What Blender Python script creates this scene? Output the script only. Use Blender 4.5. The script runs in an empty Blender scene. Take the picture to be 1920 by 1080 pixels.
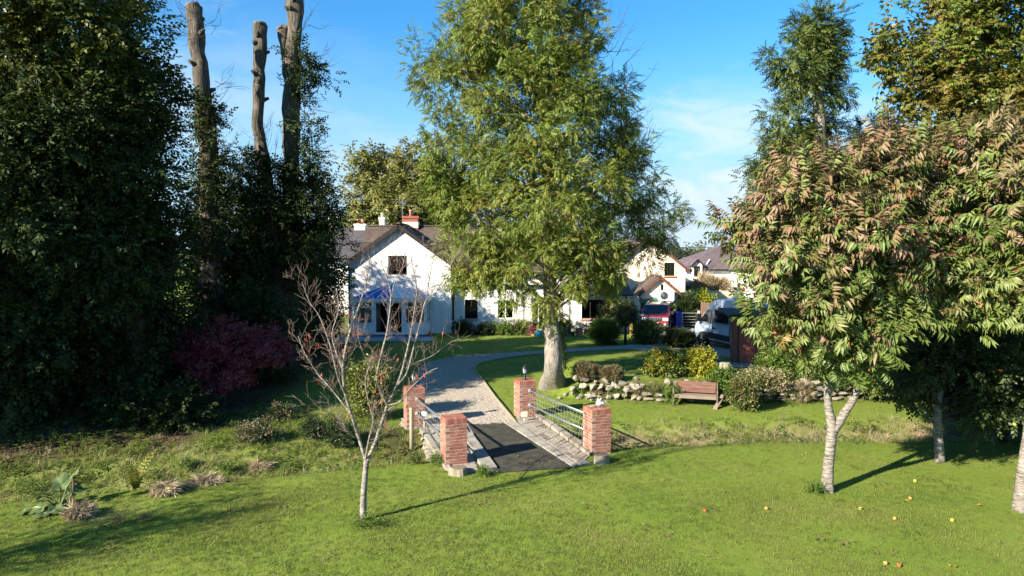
import bpy, math, random
import numpy as np
from mathutils import Vector, Matrix, noise

# ------------------------------------------------------------------ camera, sky, sun
scene = bpy.context.scene
COL = scene.collection
R = math.radians
CAM_H = 5.4
FOCAL = 1280.0
PITCH = math.atan(70.0 / FOCAL)
cam_data = bpy.data.cameras.new("camera")
cam_data.sensor_width = 36.0
cam_data.lens = 24.0
cam_data.clip_start = 0.1
cam_data.clip_end = 6000.0
cam = bpy.data.objects.new("camera", cam_data)
cam.location = (0, 0, CAM_H)
cam.rotation_euler = (math.pi / 2 - PITCH, 0, 0)
COL.objects.link(cam)
scene.camera = cam

SUN_EL = R(27.0)
SUN_AZ = Vector((-0.80, -0.60))          # horizontal direction towards the sun
world = bpy.data.worlds.new("World")
scene.world = world
world.use_nodes = True
wn, wl = world.node_tree.nodes, world.node_tree.links
wn.clear()
w_out = wn.new("ShaderNodeOutputWorld")
w_bg = wn.new("ShaderNodeBackground")
w_sky = wn.new("ShaderNodeTexSky")
w_sky.sky_type = 'NISHITA'
w_sky.sun_disc = False
w_sky.sun_elevation = SUN_EL
w_sky.sun_rotation = math.atan2(SUN_AZ.x, SUN_AZ.y) % (2 * math.pi)
w_sky.altitude = 0
w_sky.air_density = 1.0
w_sky.dust_density = 0.25
w_sky.ozone_density = 2.2
w_bg.inputs["Strength"].default_value = 0.071
# thin cirrus: noise over the direction, flattened so that the wisps lie level
w_tc = wn.new("ShaderNodeTexCoord")
w_map = wn.new("ShaderNodeMapping")
w_map.inputs["Scale"].default_value = (2.2, 2.2, 6.5)
w_map.inputs["Location"].default_value = (0.35, 0.2, 0.10)
w_noise = wn.new("ShaderNodeTexNoise")
w_noise.inputs["Scale"].default_value = 1.5
w_noise.inputs["Detail"].default_value = 4.0
w_noise.inputs["Roughness"].default_value = 0.45
w_noise.inputs["Distortion"].default_value = 0.25
w_ramp = wn.new("ShaderNodeMapRange")
w_ramp.interpolation_type = 'SMOOTHSTEP'
w_ramp.inputs["From Min"].default_value = 0.50
w_ramp.inputs["From Max"].default_value = 0.72
w_ramp.inputs["To Max"].default_value = 0.75
w_sep = wn.new("ShaderNodeSeparateXYZ")
w_low = wn.new("ShaderNodeMapRange")       # more cloud low down
w_low.interpolation_type = 'SMOOTHSTEP'
w_low.inputs["From Min"].default_value = 0.34
w_low.inputs["From Max"].default_value = 0.02
w_low.inputs["To Min"].default_value = 0.10
w_low.inputs["To Max"].default_value = 1.0
w_mul = wn.new("ShaderNodeMath"); w_mul.operation = 'MULTIPLY'
w_tint = wn.new("ShaderNodeMix"); w_tint.data_type = 'RGBA'; w_tint.blend_type = 'MULTIPLY'   # camera white balance of the blue
w_tint.inputs["Factor"].default_value = 1.0
w_tint.inputs["B"].default_value = (0.30, 0.82, 1.12, 1)
w_pale = wn.new("ShaderNodeMapRange")      # milky air towards the horizon
w_pale.interpolation_type = 'SMOOTHSTEP'
w_pale.inputs["From Min"].default_value = 0.32
w_pale.inputs["From Max"].default_value = 0.0
w_hor = wn.new("ShaderNodeMix"); w_hor.data_type = 'RGBA'
w_hor.inputs["B"].default_value = (2.5, 3.6, 4.45, 1)
w_mix = wn.new("ShaderNodeMix"); w_mix.data_type = 'RGBA'
w_mix.inputs["B"].default_value = (4.0, 4.6, 5.2, 1)
wl.new(w_tc.outputs["Generated"], w_map.inputs["Vector"])
wl.new(w_map.outputs["Vector"], w_noise.inputs["Vector"])
wl.new(w_noise.outputs["Fac"], w_ramp.inputs["Value"])
wl.new(w_tc.outputs["Generated"], w_sep.inputs["Vector"])
wl.new(w_sep.outputs["Z"], w_low.inputs["Value"])
wl.new(w_ramp.outputs["Result"], w_mul.inputs[0])
wl.new(w_low.outputs["Result"], w_mul.inputs[1])
wl.new(w_sky.outputs["Color"], w_tint.inputs["A"])
wl.new(w_sep.outputs["Z"], w_pale.inputs["Value"])
wl.new(w_tint.outputs["Result"], w_hor.inputs["A"])
wl.new(w_pale.outputs["Result"], w_hor.inputs["Factor"])
wl.new(w_hor.outputs["Result"], w_mix.inputs["A"])
# the few larger soft clouds where they hang: each a direction, a flat spread and an amount
w_nrm = wn.new("ShaderNodeVectorMath"); w_nrm.operation = 'NORMALIZE'
wl.new(w_tc.outputs["Generated"], w_nrm.inputs[0])
w_prev = w_mul.outputs["Value"]
w_fine = wn.new("ShaderNodeTexNoise")
w_fine.inputs["Scale"].default_value = 5.0; w_fine.inputs["Detail"].default_value = 7.0; w_fine.inputs["Roughness"].default_value = 0.6; w_fine.inputs["Distortion"].default_value = 0.5
wl.new(w_map.outputs["Vector"], w_fine.inputs["Vector"])
for (cx, cz, wx, wz, amount) in ((0.285, 0.168, 0.085, 0.042, 0.75), (0.335, 0.085, 0.14, 0.038, 1.0), (-0.385, 0.325, 0.05, 0.035, 0.22), (-0.42, 0.19, 0.09, 0.07, 0.45), (0.25, 0.05, 0.20, 0.03, 0.6)):
    w_off = wn.new("ShaderNodeVectorMath"); w_off.operation = 'SUBTRACT'; w_off.inputs[1].default_value = (cx, math.sqrt(max(0.0, 1 - cx * cx - cz * cz)), cz)
    w_scl = wn.new("ShaderNodeVectorMath"); w_scl.operation = 'MULTIPLY'; w_scl.inputs[1].default_value = (1 / wx, 1 / wx, 1 / wz)
    w_len = wn.new("ShaderNodeVectorMath"); w_len.operation = 'LENGTH'
    w_wob = wn.new("ShaderNodeMath"); w_wob.operation = 'MULTIPLY_ADD'; w_wob.inputs[1].default_value = -3.6
    w_edge = wn.new("ShaderNodeMapRange"); w_edge.interpolation_type = 'SMOOTHSTEP'
    w_edge.inputs["From Min"].default_value = -0.15; w_edge.inputs["From Max"].default_value = -2.1; w_edge.inputs["To Max"].default_value = amount
    w_max = wn.new("ShaderNodeMath"); w_max.operation = 'MAXIMUM'
    wl.new(w_nrm.outputs[0], w_off.inputs[0]); wl.new(w_off.outputs[0], w_scl.inputs[0]); wl.new(w_scl.outputs[0], w_len.inputs[0])
    wl.new(w_fine.outputs["Fac"], w_wob.inputs[0]); wl.new(w_len.outputs["Value"], w_wob.inputs[2])
    wl.new(w_wob.outputs["Value"], w_edge.inputs["Value"])
    wl.new(w_edge.outputs["Result"], w_max.inputs[0]); wl.new(w_prev, w_max.inputs[1])
    w_prev = w_max.outputs["Value"]
wl.new(w_prev, w_mix.inputs["Factor"])
wl.new(w_mix.outputs["Result"], w_bg.inputs["Color"])
wl.new(w_bg.outputs["Background"], w_out.inputs["Surface"])

sun_data = bpy.data.lights.new("sun", 'SUN')
sun_data.energy = 5.0
sun_data.angle = R(0.5)
sun_data.color = (1.0, 0.90, 0.74)
sun = bpy.data.objects.new("sun", sun_data)
sd = Vector((SUN_AZ.x * math.cos(SUN_EL), SUN_AZ.y * math.cos(SUN_EL), math.sin(SUN_EL)))
sun.rotation_euler = sd.to_track_quat('Z', 'Y').to_euler()
sun.location = (-30, -20, 40)
COL.objects.link(sun)

scene.view_settings.view_transform = 'Standard'
scene.view_settings.look = 'None'
scene.view_settings.gamma = 1.0
scene.view_settings.use_curve_mapping = False
scene.view_settings.exposure = 1.62
scene.cycles.max_bounces = 6
scene.cycles.diffuse_bounces = 2
scene.cycles.glossy_bounces = 2
scene.cycles.transmission_bounces = 3
scene.cycles.transparent_max_bounces = 6
scene.cycles.use_denoising = True

# ------------------------------------------------------------------ helpers
def smooth(a, b, x):
    t = np.clip((np.asarray(x, float) - a) / (b - a), 0, 1)
    return t * t * (3 - 2 * t)

def rng_of(seed):
    return np.random.default_rng(seed)

DITCH_X = [-60, -16, -8, -2.2, 1.3, 4, 8, 14, 60]
DITCH_Y = [9, 14.2, 16.9, 18.8, 19.75, 20.1, 20.3, 20.6, 22]
WALL_X = [-5, 1.6, 3.2, 5.5, 7.5, 10.5, 14, 40]
WALL_Y = [25.0, 25.0, 24.6, 24.1, 24.0, 24.2, 24.6, 26]

def ditch_y(x):
    return np.interp(x, DITCH_X, DITCH_Y)

def wall_y(x):
    return np.interp(x, WALL_X, WALL_Y)

def ground_z(x, y):
    """Height of the ground: a flat lawn, a ditch, a terrace held up by the stone wall, a slow rise to the houses."""
    x = np.asarray(x, float); y = np.asarray(y, float)
    z = 0.3 * smooth(23, 31, y)
    wy = wall_y(x)
    t = 0.62 * smooth(0.9, 3.0, x) * smooth(wy - 0.02, wy + 0.30, y) * (1 - 0.55 * smooth(28, 38, y))
    z = np.maximum(z, t)
    dy = (y - ditch_y(x)) / 0.95
    depth = 0.62 - 0.22 * smooth(3, 7, x)
    z = z - depth * np.exp(-dy * dy) * smooth(60, 30, np.abs(x))
    z = z + 0.55 * smooth(-10, -15, x) * smooth(17, 22, y) * smooth(60, 34, y)
    return z

def ray(px, py):
    u = (px - 960.0) / FOCAL; v = (540.0 - py) / FOCAL
    c, s = math.cos(PITCH), math.sin(PITCH)
    return np.array([u, c + v * s, -s + v * c])

_MARCH = np.concatenate([np.arange(7, 60, 0.02), np.arange(60, 400, 0.5)])
def P(px, py):
    """The point of the ground that the photograph shows at px, py."""
    d = ray(px, py); t = _MARCH / d[1]
    h = CAM_H + t * d[2] - ground_z(t * d[0], t * d[1])
    i = int(np.argmax(h <= 0))
    return Vector((t[i] * d[0], t[i] * d[1], float(ground_z(t[i] * d[0], t[i] * d[1]))))

def W(px, py, depth):
    """The point at a given distance in front of the camera that the photograph shows at px, py."""
    d = ray(px, py); t = depth / d[1]
    return Vector((t * d[0], depth, CAM_H + t * d[2]))

def on_ground(x, y, lift=0.0):
    return Vector((x, y, float(ground_z(x, y)) + lift))

def tag(o, label=None, cat=None, group=None, kind=None):
    for k, v in (("label", label), ("category", cat), ("group", group), ("kind", kind)):
        if v:
            o[k] = v
    return o

def thing(name, label, cat, loc=(0, 0, 0), rz=0.0, group=None):
    o = bpy.data.objects.new(name, None)
    o.empty_display_size = 0.2
    o.location = loc
    o.rotation_euler = (0, 0, rz)
    COL.objects.link(o)
    return tag(o, label, cat, group)

def link(name, mesh, parent=None, loc=(0, 0, 0), rot=(0, 0, 0), scale=(1, 1, 1)):
    o = bpy.data.objects.new(name, mesh)
    o.location = loc; o.rotation_euler = rot; o.scale = scale
    COL.objects.link(o)
    if parent is not None:
        o.parent = parent
    return o

class Shape:
    """Collects faces; build() links them as one mesh object."""
    def __init__(self):
        self.v = []; self.f = []; self.m = []
        self.mi = 0
    def face(self, pts):
        n = len(self.v)
        self.v += [tuple(p) for p in pts]
        self.f.append(tuple(range(n, n + len(pts)))); self.m.append(self.mi)
        return self
    def add(self, vs, fs):
        n = len(self.v)
        self.v += [tuple(p) for p in vs]
        for f in fs:
            self.f.append(tuple(i + n for i in f)); self.m.append(self.mi)
        return self
    def box(self, a, b, rz=0.0, at=None):
        x0, y0, z0 = a; x1, y1, z1 = b
        vs = [(x0, y0, z0), (x1, y0, z0), (x1, y1, z0), (x0, y1, z0), (x0, y0, z1), (x1, y0, z1), (x1, y1, z1), (x0, y1, z1)]
        if rz or at is not None:
            M = Matrix.Rotation(rz, 3, 'Z'); o = Vector(at or (0, 0, 0))
            vs = [M @ Vector(p) + o for p in vs]
        return self.add(vs, [(0, 3, 2, 1), (4, 5, 6, 7), (0, 1, 5, 4), (1, 2, 6, 5), (2, 3, 7, 6), (3, 0, 4, 7)])
    def hexa(self, low, high):
        """Eight-cornered block: four lower corners and four upper corners, both counter-clockwise seen from above."""
        return self.add(list(low) + list(high), [(0, 3, 2, 1), (4, 5, 6, 7), (0, 1, 5, 4), (1, 2, 6, 5), (2, 3, 7, 6), (3, 0, 4, 7)])
    def beam(self, a, b, w, h, up=(0, 0, 1)):
        a = Vector(a); b = Vector(b); d = (b - a).normalized()
        s = d.cross(Vector(up)).normalized() * (w / 2); u = s.cross(d).normalized() * (h / 2)
        return self.add([a - s - u, a + s - u, b + s - u, b - s - u, a - s + u, a + s + u, b + s + u, b - s + u],
                        [(0, 1, 2, 3), (4, 7, 6, 5), (0, 4, 5, 1), (1, 5, 6, 2), (2, 6, 7, 3), (3, 7, 4, 0)])
    def tube(self, path, radii, n=8, cap=True):
        path = [Vector(p) for p in path]
        if not hasattr(radii, '__len__'):
            radii = [radii] * len(path)
        base = len(self.v); prev = None
        for i, p in enumerate(path):
            t = (path[min(i + 1, len(path) - 1)] - path[max(i - 1, 0)])
            t = t.normalized() if t.length > 1e-9 else Vector((0, 0, 1))
            if prev is None:
                s = t.cross(Vector((0.3, 1, 0.1)) if abs(t.y) < 0.9 else Vector((1, 0, 0))).normalized()
            else:
                s = (prev - t * prev.dot(t)).normalized()
            prev = s; q = t.cross(s)
            for k in range(n):
                a = 2 * math.pi * k / n
                self.v.append(tuple(p + (s * math.cos(a) + q * math.sin(a)) * radii[i]))
        for i in range(len(path) - 1):
            for k in range(n):
                k2 = (k + 1) % n
                self.f.append((base + i * n + k, base + i * n + k2, base + (i + 1) * n + k2, base + (i + 1) * n + k)); self.m.append(self.mi)
        if cap:
            self.f.append(tuple(base + k for k in reversed(range(n)))); self.m.append(self.mi)
            e = base + (len(path) - 1) * n
            self.f.append(tuple(e + k for k in range(n))); self.m.append(self.mi)
        return self
    def lathe(self, prof, n=16, at=(0, 0, 0)):
        """prof: (radius, height) from the bottom up."""
        base = len(self.v)
        for r, z in prof:
            for k in range(n):
                a = 2 * math.pi * k / n
                self.v.append((at[0] + r * math.cos(a), at[1] + r * math.sin(a), at[2] + z))
        for i in range(len(prof) - 1):
            for k in range(n):
                k2 = (k + 1) % n
                self.f.append((base + i * n + k, base + i * n + k2, base + (i + 1) * n + k2, base + (i + 1) * n + k)); self.m.append(self.mi)
        self.f.append(tuple(base + k for k in reversed(range(n)))); self.m.append(self.mi)
        e = base + (len(prof) - 1) * n
        self.f.append(tuple(e + k for k in range(n))); self.m.append(self.mi)
        return self
    def mesh(self, name, mats, soft=False, bevel=0.0):
        me = bpy.data.meshes.new(name)
        me.from_pydata(self.v, [], self.f)
        for mt in (mats if isinstance(mats, (list, tuple)) else [mats]):
            me.materials.append(mt)
        me.polygons.foreach_set("material_index", self.m)
        if soft:
            me.polygons.foreach_set("use_smooth", [True] * len(self.f))
        me.update()
        return me
    def build(self, name, mats, parent=None, loc=(0, 0, 0), rot=(0, 0, 0), soft=False, bevel=0.0, subdiv=0, kind=None, label=None):
        o = link(name, self.mesh(name, mats, soft), parent, loc, rot)
        if bevel:
            b = o.modifiers.new("bevel", 'BEVEL'); b.width = bevel; b.segments = 2; b.limit_method = 'ANGLE'
        if subdiv:
            s = o.modifiers.new("smooth", 'SUBSURF'); s.levels = subdiv; s.render_levels = subdiv
        return tag(o, label, None, None, kind)

def array_mesh(name, verts, faces, mats, face_mat=None, soft=False):
    """Fast mesh from numpy arrays; all faces have the same number of corners."""
    me = bpy.data.meshes.new(name)
    nv, nf, k = len(verts), len(faces), faces.shape[1]
    me.vertices.add(nv); me.vertices.foreach_set("co", np.ascontiguousarray(verts, dtype=np.float32).ravel())
    me.loops.add(nf * k); me.loops.foreach_set("vertex_index", np.ascontiguousarray(faces, dtype=np.int32).ravel())
    me.polygons.add(nf)
    me.polygons.foreach_set("loop_start", np.arange(0, nf * k, k, dtype=np.int32))
    for mt in (mats if isinstance(mats, (list, tuple)) else [mats]):
        me.materials.append(mt)
    if face_mat is not None:
        me.polygons.foreach_set("material_index", np.asarray(face_mat, dtype=np.int32))
    if soft:
        me.polygons.foreach_set("use_smooth", np.ones(nf, dtype=bool))
    me.update(calc_edges=True)
    return me

def catmull(pts, per=6):
    pts = [Vector(p) for p in pts]
    ext = [pts[0] * 2 - pts[1]] + pts + [pts[-1] * 2 - pts[-2]]
    out = []
    for i in range(1, len(ext) - 2):
        p0, p1, p2, p3 = ext[i - 1:i + 3]
        for k in range(per):
            t = k / per
            out.append(0.5 * ((2 * p1) + (p2 - p0) * t + (2 * p0 - 5 * p1 + 4 * p2 - p3) * t * t + (3 * p1 - p0 - 3 * p2 + p3) * t ** 3))
    out.append(pts[-1])
    return out

def lerp_list(vals, n):
    return np.interp(np.linspace(0, len(vals) - 1, n), range(len(vals)), vals)

# ------------------------------------------------------------------ materials
def new_mat(name):
    m = bpy.data.materials.new(name); m.use_nodes = True
    nt = m.node_tree; nt.nodes.clear()
    out = nt.nodes.new("ShaderNodeOutputMaterial")
    return m, nt, out

def node(nt, kind, **inp):
    n = nt.nodes.new(kind)
    for k, v in inp.items():
        k = k.replace("_", " ")
        if k in n.inputs:
            n.inputs[k].default_value = v
    return n

def ramp(nt, stops):
    r = nt.nodes.new("ShaderNodeValToRGB")
    while len(r.color_ramp.elements) < len(stops):
        r.color_ramp.elements.new(0.5)
    for e, (p, c) in zip(r.color_ramp.elements, stops):
        e.position = p; e.color = (c[0], c[1], c[2], 1)
    return r

def material(name, cols, scale=4.0, detail=6.0, rough=0.8, spec=0.3, metal=0.0, bump=0.0, bump_scale=30.0, stretch=(1, 1, 1), per_object=0.0, per_piece=0.0, coat=0.0, lo=0.3, hi=0.7):
    """A surface whose colour wanders between cols by noise, with optional fine relief and piece-to-piece variation."""
    m, nt, out = new_mat(name)
    L = nt.links
    bs = node(nt, "ShaderNodeBsdfPrincipled", Roughness=rough, Metallic=metal)
    bs.inputs["Specular IOR Level"].default_value = spec
    bs.inputs["Coat Weight"].default_value = coat
    tc = nt.nodes.new("ShaderNodeTexCoord")
    mp = node(nt, "ShaderNodeMapping"); mp.inputs["Scale"].default_value = stretch
    L.new(tc.outputs["Object"], mp.inputs["Vector"])
    nz = node(nt, "ShaderNodeTexNoise", Scale=scale, Detail=detail, Roughness=0.6)
    L.new(mp.outputs["Vector"], nz.inputs["Vector"])
    fac = nz.outputs["Fac"]
    if per_object or per_piece:
        src = nt.nodes.new("ShaderNodeObjectInfo").outputs["Random"] if per_object else nt.nodes.new("ShaderNodeNewGeometry").outputs["Random Per Island"]
        k = per_object or per_piece
        mx = nt.nodes.new("ShaderNodeMix"); mx.inputs["Factor"].default_value = k
        mr = node(nt, "ShaderNodeMapRange"); mr.inputs["From Min"].default_value = lo; mr.inputs["From Max"].default_value = hi
        L.new(fac, mr.inputs["Value"]); L.new(mr.outputs["Result"], mx.inputs["A"]); L.new(src, mx.inputs["B"])
        fac = mx.outputs["Result"]; stops_lo, stops_hi = 0.0, 1.0
    else:
        stops_lo, stops_hi = lo, hi
    n = len(cols)
    if n == 1:
        bs.inputs["Base Color"].default_value = (*cols[0], 1)
    else:
        rp = ramp(nt, [(stops_lo + (stops_hi - stops_lo) * i / (n - 1), c) for i, c in enumerate(cols)])
        L.new(fac, rp.inputs["Fac"]); L.new(rp.outputs["Color"], bs.inputs["Base Color"])
    if bump:
        n2 = node(nt, "ShaderNodeTexNoise", Scale=bump_scale, Detail=5.0, Roughness=0.65)
        L.new(mp.outputs["Vector"], n2.inputs["Vector"])
        bp = node(nt, "ShaderNodeBump", Strength=1.0, Distance=bump)
        L.new(n2.outputs["Fac"], bp.inputs["Height"]); L.new(bp.outputs["Normal"], bs.inputs["Normal"])
    L.new(bs.outputs["BSDF"], out.inputs["Surface"])
    return m

def leaf_material(name, cols, patch=0.5, patch_scale=0.7, translucent=0.3, rough=0.5, spec=0.35, odd=None, odd_amount=0.06, place=False):
    """Leaves: colour varies leaf by leaf and in patches through the crown; light shines through a little."""
    m, nt, out = new_mat(name); L = nt.links
    geo = nt.nodes.new("ShaderNodeNewGeometry")
    tc = nt.nodes.new("ShaderNodeTexCoord")
    nz = node(nt, "ShaderNodeTexNoise", Scale=patch_scale, Detail=5.0 if place else 3.0)
    L.new(geo.outputs["Position"] if place else tc.outputs["Object"], nz.inputs["Vector"])      # scattered tufts vary with where they grow
    mr = node(nt, "ShaderNodeMapRange"); mr.inputs["From Min"].default_value = 0.32; mr.inputs["From Max"].default_value = 0.68
    L.new(nz.outputs["Fac"], mr.inputs["Value"])
    mx = nt.nodes.new("ShaderNodeMix"); mx.inputs["Factor"].default_value = patch
    L.new(geo.outputs["Random Per Island"], mx.inputs["A"]); L.new(mr.outputs["Result"], mx.inputs["B"])
    rp = ramp(nt, [(i / (len(cols) - 1), c) for i, c in enumerate(cols)])
    L.new(mx.outputs["Result"], rp.inputs["Fac"])
    col = rp.outputs["Color"]
    if odd:
        wh = nt.nodes.new("ShaderNodeTexWhiteNoise"); wh.noise_dimensions = '1D'
        L.new(geo.outputs["Random Per Island"], wh.inputs["W"])
        n3 = node(nt, "ShaderNodeTexNoise", Scale=1.1, Detail=2.0); L.new(tc.outputs["Object"], n3.inputs["Vector"])
        ad = nt.nodes.new("ShaderNodeMath"); ad.operation = 'MULTIPLY_ADD'; ad.inputs[1].default_value = 0.5
        sb = nt.nodes.new("ShaderNodeMath"); sb.operation = 'SUBTRACT'; sb.inputs[1].default_value = 0.5
        L.new(n3.outputs["Fac"], sb.inputs[0]); L.new(sb.outputs["Value"], ad.inputs[0]); L.new(wh.outputs["Value"], ad.inputs[2])
        gt = nt.nodes.new("ShaderNodeMath"); gt.operation = 'GREATER_THAN'; gt.inputs[1].default_value = 1 - odd_amount
        L.new(ad.outputs["Value"], gt.inputs[0])
        m2 = nt.nodes.new("ShaderNodeMix"); m2.data_type = 'RGBA'; m2.inputs["B"].default_value = (*odd, 1)
        L.new(gt.outputs["Value"], m2.inputs["Factor"]); L.new(col, m2.inputs["A"])
        col = m2.outputs["Result"]
    bs = node(nt, "ShaderNodeBsdfPrincipled", Roughness=rough); bs.inputs["Specular IOR Level"].default_value = spec
    tr = nt.nodes.new("ShaderNodeBsdfTranslucent")
    L.new(col, bs.inputs["Base Color"]); L.new(col, tr.inputs["Color"])
    ms = nt.nodes.new("ShaderNodeMixShader"); ms.inputs["Fac"].default_value = translucent
    L.new(bs.outputs["BSDF"], ms.inputs[1]); L.new(tr.outputs["BSDF"], ms.inputs[2])
    L.new(ms.outputs["Shader"], out.inputs["Surface"])
    return m

def glass_material(name, tint=(0.55, 0.6, 0.62), clear=0.75):
    m, nt, out = new_mat(name); L = nt.links
    gl = node(nt, "ShaderNodeBsdfGlossy", Roughness=0.03); gl.inputs["Color"].default_value = (0.9, 0.95, 1, 1)
    tp = nt.nodes.new("ShaderNodeBsdfTransparent"); tp.inputs["Color"].default_value = (*[c * clear for c in tint], 1)
    fr = node(nt, "ShaderNodeFresnel", IOR=1.6)
    ms = nt.nodes.new("ShaderNodeMixShader")
    L.new(fr.outputs["Fac"], ms.inputs["Fac"]); L.new(tp.outputs["BSDF"], ms.inputs[1]); L.new(gl.outputs["BSDF"], ms.inputs[2])
    L.new(ms.outputs["Shader"], out.inputs["Surface"])
    return m

def ground_material():
    """Lawn, rough grass and bare leaf-strewn soil, mixed by what grows where (attributes painted on the ground sheet)."""
    m, nt, out = new_mat("ground_cover"); L = nt.links
    tc = nt.nodes.new("ShaderNodeTexCoord")
    def noise_of(scale, detail=6, rough=0.6, stretch=None):
        n = node(nt, "ShaderNodeTexNoise", Scale=scale, Detail=detail, Roughness=rough)
        if stretch:
            mp = nt.nodes.new("ShaderNodeMapping"); mp.inputs["Scale"].default_value = stretch[0]; mp.inputs["Rotation"].default_value = (0, 0, stretch[1])
            L.new(tc.outputs["Object"], mp.inputs["Vector"]); L.new(mp.outputs["Vector"], n.inputs["Vector"])
        else:
            L.new(tc.outputs["Object"], n.inputs["Vector"])
        return n.outputs["Fac"]
    def mix(a, b, f):
        x = nt.nodes.new("ShaderNodeMix"); x.data_type = 'RGBA'
        L.new(a, x.inputs["A"]); L.new(b, x.inputs["B"]); L.new(f, x.inputs["Factor"])
        return x.outputs["Result"]
    def ramped(f, stops):
        r = ramp(nt, stops); L.new(f, r.inputs["Fac"]); return r.outputs["Color"]
    def attr(n):
        a = nt.nodes.new("ShaderNodeAttribute"); a.attribute_name = n; return a.outputs["Fac"]
    def rng(f, a, b, c=0.0, d=1.0):
        r = node(nt, "ShaderNodeMapRange"); r.interpolation_type = 'SMOOTHSTEP'
        for k, v in (("From Min", a), ("From Max", b), ("To Min", c), ("To Max", d)):
            r.inputs[k].default_value = v
        L.new(f, r.inputs["Value"]); return r.outputs["Result"]
    fine = ramped(noise_of(26, 5, 0.7), [(0.25, (0.080, 0.120, 0.016)), (0.5, (0.138, 0.190, 0.026)), (0.75, (0.195, 0.245, 0.044))])
    coarse = ramped(noise_of(0.55, 4), [(0.3, (0.105, 0.165, 0.022)), (0.5, (0.145, 0.200, 0.029)), (0.7, (0.205, 0.225, 0.054))])
    mid = nt.nodes.new("ShaderNodeMix"); mid.data_type = 'RGBA'; mid.inputs["Factor"].default_value = 0.5
    L.new(fine, mid.inputs["A"]); L.new(coarse, mid.inputs["B"])
    lawn = mid.outputs["Result"]
    moss = ramped(noise_of(90, 3), [(0.3, (0.13, 0.15, 0.035)), (0.7, (0.20, 0.19, 0.07))])
    lawn = mix(lawn, moss, rng(noise_of(1.7, 5, 0.65, ((0.6, 1.5, 1), 0.5)), 0.58, 0.78, 0, 0.55))
    rough_c = ramped(noise_of(7, 8, 0.75), [(0.28, (0.060, 0.090, 0.016)), (0.45, (0.120, 0.160, 0.030)), (0.6, (0.185, 0.185, 0.062)), (0.74, (0.27, 0.22, 0.125))])
    soil = ramped(noise_of(5, 9, 0.78), [(0.3, (0.022, 0.015, 0.009)), (0.5, (0.055, 0.040, 0.024)), (0.62, (0.06, 0.065, 0.02)), (0.75, (0.15, 0.105, 0.065))])
    dry = ramped(noise_of(14, 8, 0.75), [(0.28, (0.10, 0.075, 0.04)), (0.5, (0.23, 0.18, 0.10)), (0.72, (0.34, 0.28, 0.18))])
    col = mix(lawn, rough_c, attr("rough"))
    col = mix(col, dry, attr("dry"))
    col = mix(col, soil, attr("soil"))
    bs = node(nt, "ShaderNodeBsdfPrincipled", Roughness=0.95); bs.inputs["Specular IOR Level"].default_value = 0.1
    L.new(col, bs.inputs["Base Color"])
    bp = node(nt, "ShaderNodeBump", Strength=0.8, Distance=0.04)
    L.new(noise_of(22, 6, 0.7), bp.inputs["Height"]); L.new(bp.outputs["Normal"], bs.inputs["Normal"])
    L.new(bs.outputs["BSDF"], out.inputs["Surface"])
    return m

M = {}
M["ground"] = ground_material()
M["brick"] = material("red_brick", [(0.13, 0.050, 0.042), (0.235, 0.088, 0.062), (0.33, 0.155, 0.112), (0.24, 0.080, 0.054), (0.28, 0.12, 0.085)], 9, rough=0.85, spec=0.2, bump=0.004, bump_scale=60, per_object=0.7)
M["mortar"] = material("mortar", [(0.24, 0.185, 0.15), (0.38, 0.31, 0.26)], 20, rough=0.95, bump=0.003, bump_scale=90)
M["flag"] = material("flagstone", [(0.09, 0.072, 0.052), (0.20, 0.172, 0.135), (0.30, 0.27, 0.22), (0.16, 0.115, 0.078)], 4, 9, rough=0.9, bump=0.008, bump_scale=22, per_object=0.45)
M["slab"] = material("concrete_slab", [(0.15, 0.132, 0.105), (0.27, 0.25, 0.21), (0.35, 0.33, 0.28)], 3, 9, rough=0.9, bump=0.006, bump_scale=30)
M["mat"] = material("rubber_mat", [(0.030, 0.029, 0.024), (0.050, 0.048, 0.040), (0.078, 0.078, 0.050)], 3, 9, rough=0.92, spec=0.12, bump=0.006, bump_scale=70)
M["stone"] = material("rubble_stone", [(0.12, 0.105, 0.075), (0.25, 0.225, 0.18), (0.40, 0.37, 0.315)], 3.0, 8, rough=0.9, bump=0.02, bump_scale=10, per_object=0.5)
M["gravel"] = material("gravel", [(0.13, 0.108, 0.082), (0.28, 0.245, 0.20), (0.43, 0.385, 0.325)], 24, 9, rough=0.95, bump=0.03, bump_scale=26)
M["pebble"] = material("pebble", [(0.11, 0.085, 0.06), (0.30, 0.26, 0.21), (0.54, 0.49, 0.42)], 5, rough=0.9, per_piece=0.8)
M["render_white"] = material("white_render", [(0.58, 0.57, 0.54), (0.74, 0.74, 0.72), (0.80, 0.80, 0.78)], 0.9, 9, stretch=(1.6, 1.6, 0.45), rough=0.9, bump=0.004, bump_scale=14)
M["render_cream"] = material("cream_render", [(0.60, 0.51, 0.40), (0.69, 0.60, 0.49)], 0.9, 8, rough=0.92, bump=0.006, bump_scale=22)
M["slate"] = material("slate", [(0.042, 0.040, 0.044), (0.070, 0.065, 0.068), (0.10, 0.087, 0.085)], 0.8, 6, rough=0.65, per_piece=0.5)
M["slate_purple"] = material("purple_slate", [(0.085, 0.062, 0.066), (0.135, 0.10, 0.105), (0.18, 0.135, 0.135)], 0.7, 6, rough=0.65, per_piece=0.5)
M["slate_brown"] = material("brown_slate", [(0.050, 0.037, 0.032), (0.085, 0.063, 0.054), (0.125, 0.094, 0.080)], 0.7, 6, rough=0.8, per_piece=0.5)
M["dark_timber"] = material("dark_stained_timber", [(0.014, 0.010, 0.009), (0.026, 0.018, 0.015)], 5, rough=0.6, stretch=(1, 1, 1))
M["brown_timber"] = material("brown_bargeboard", [(0.10, 0.045, 0.030), (0.14, 0.065, 0.045)], 5, rough=0.6)
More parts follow.
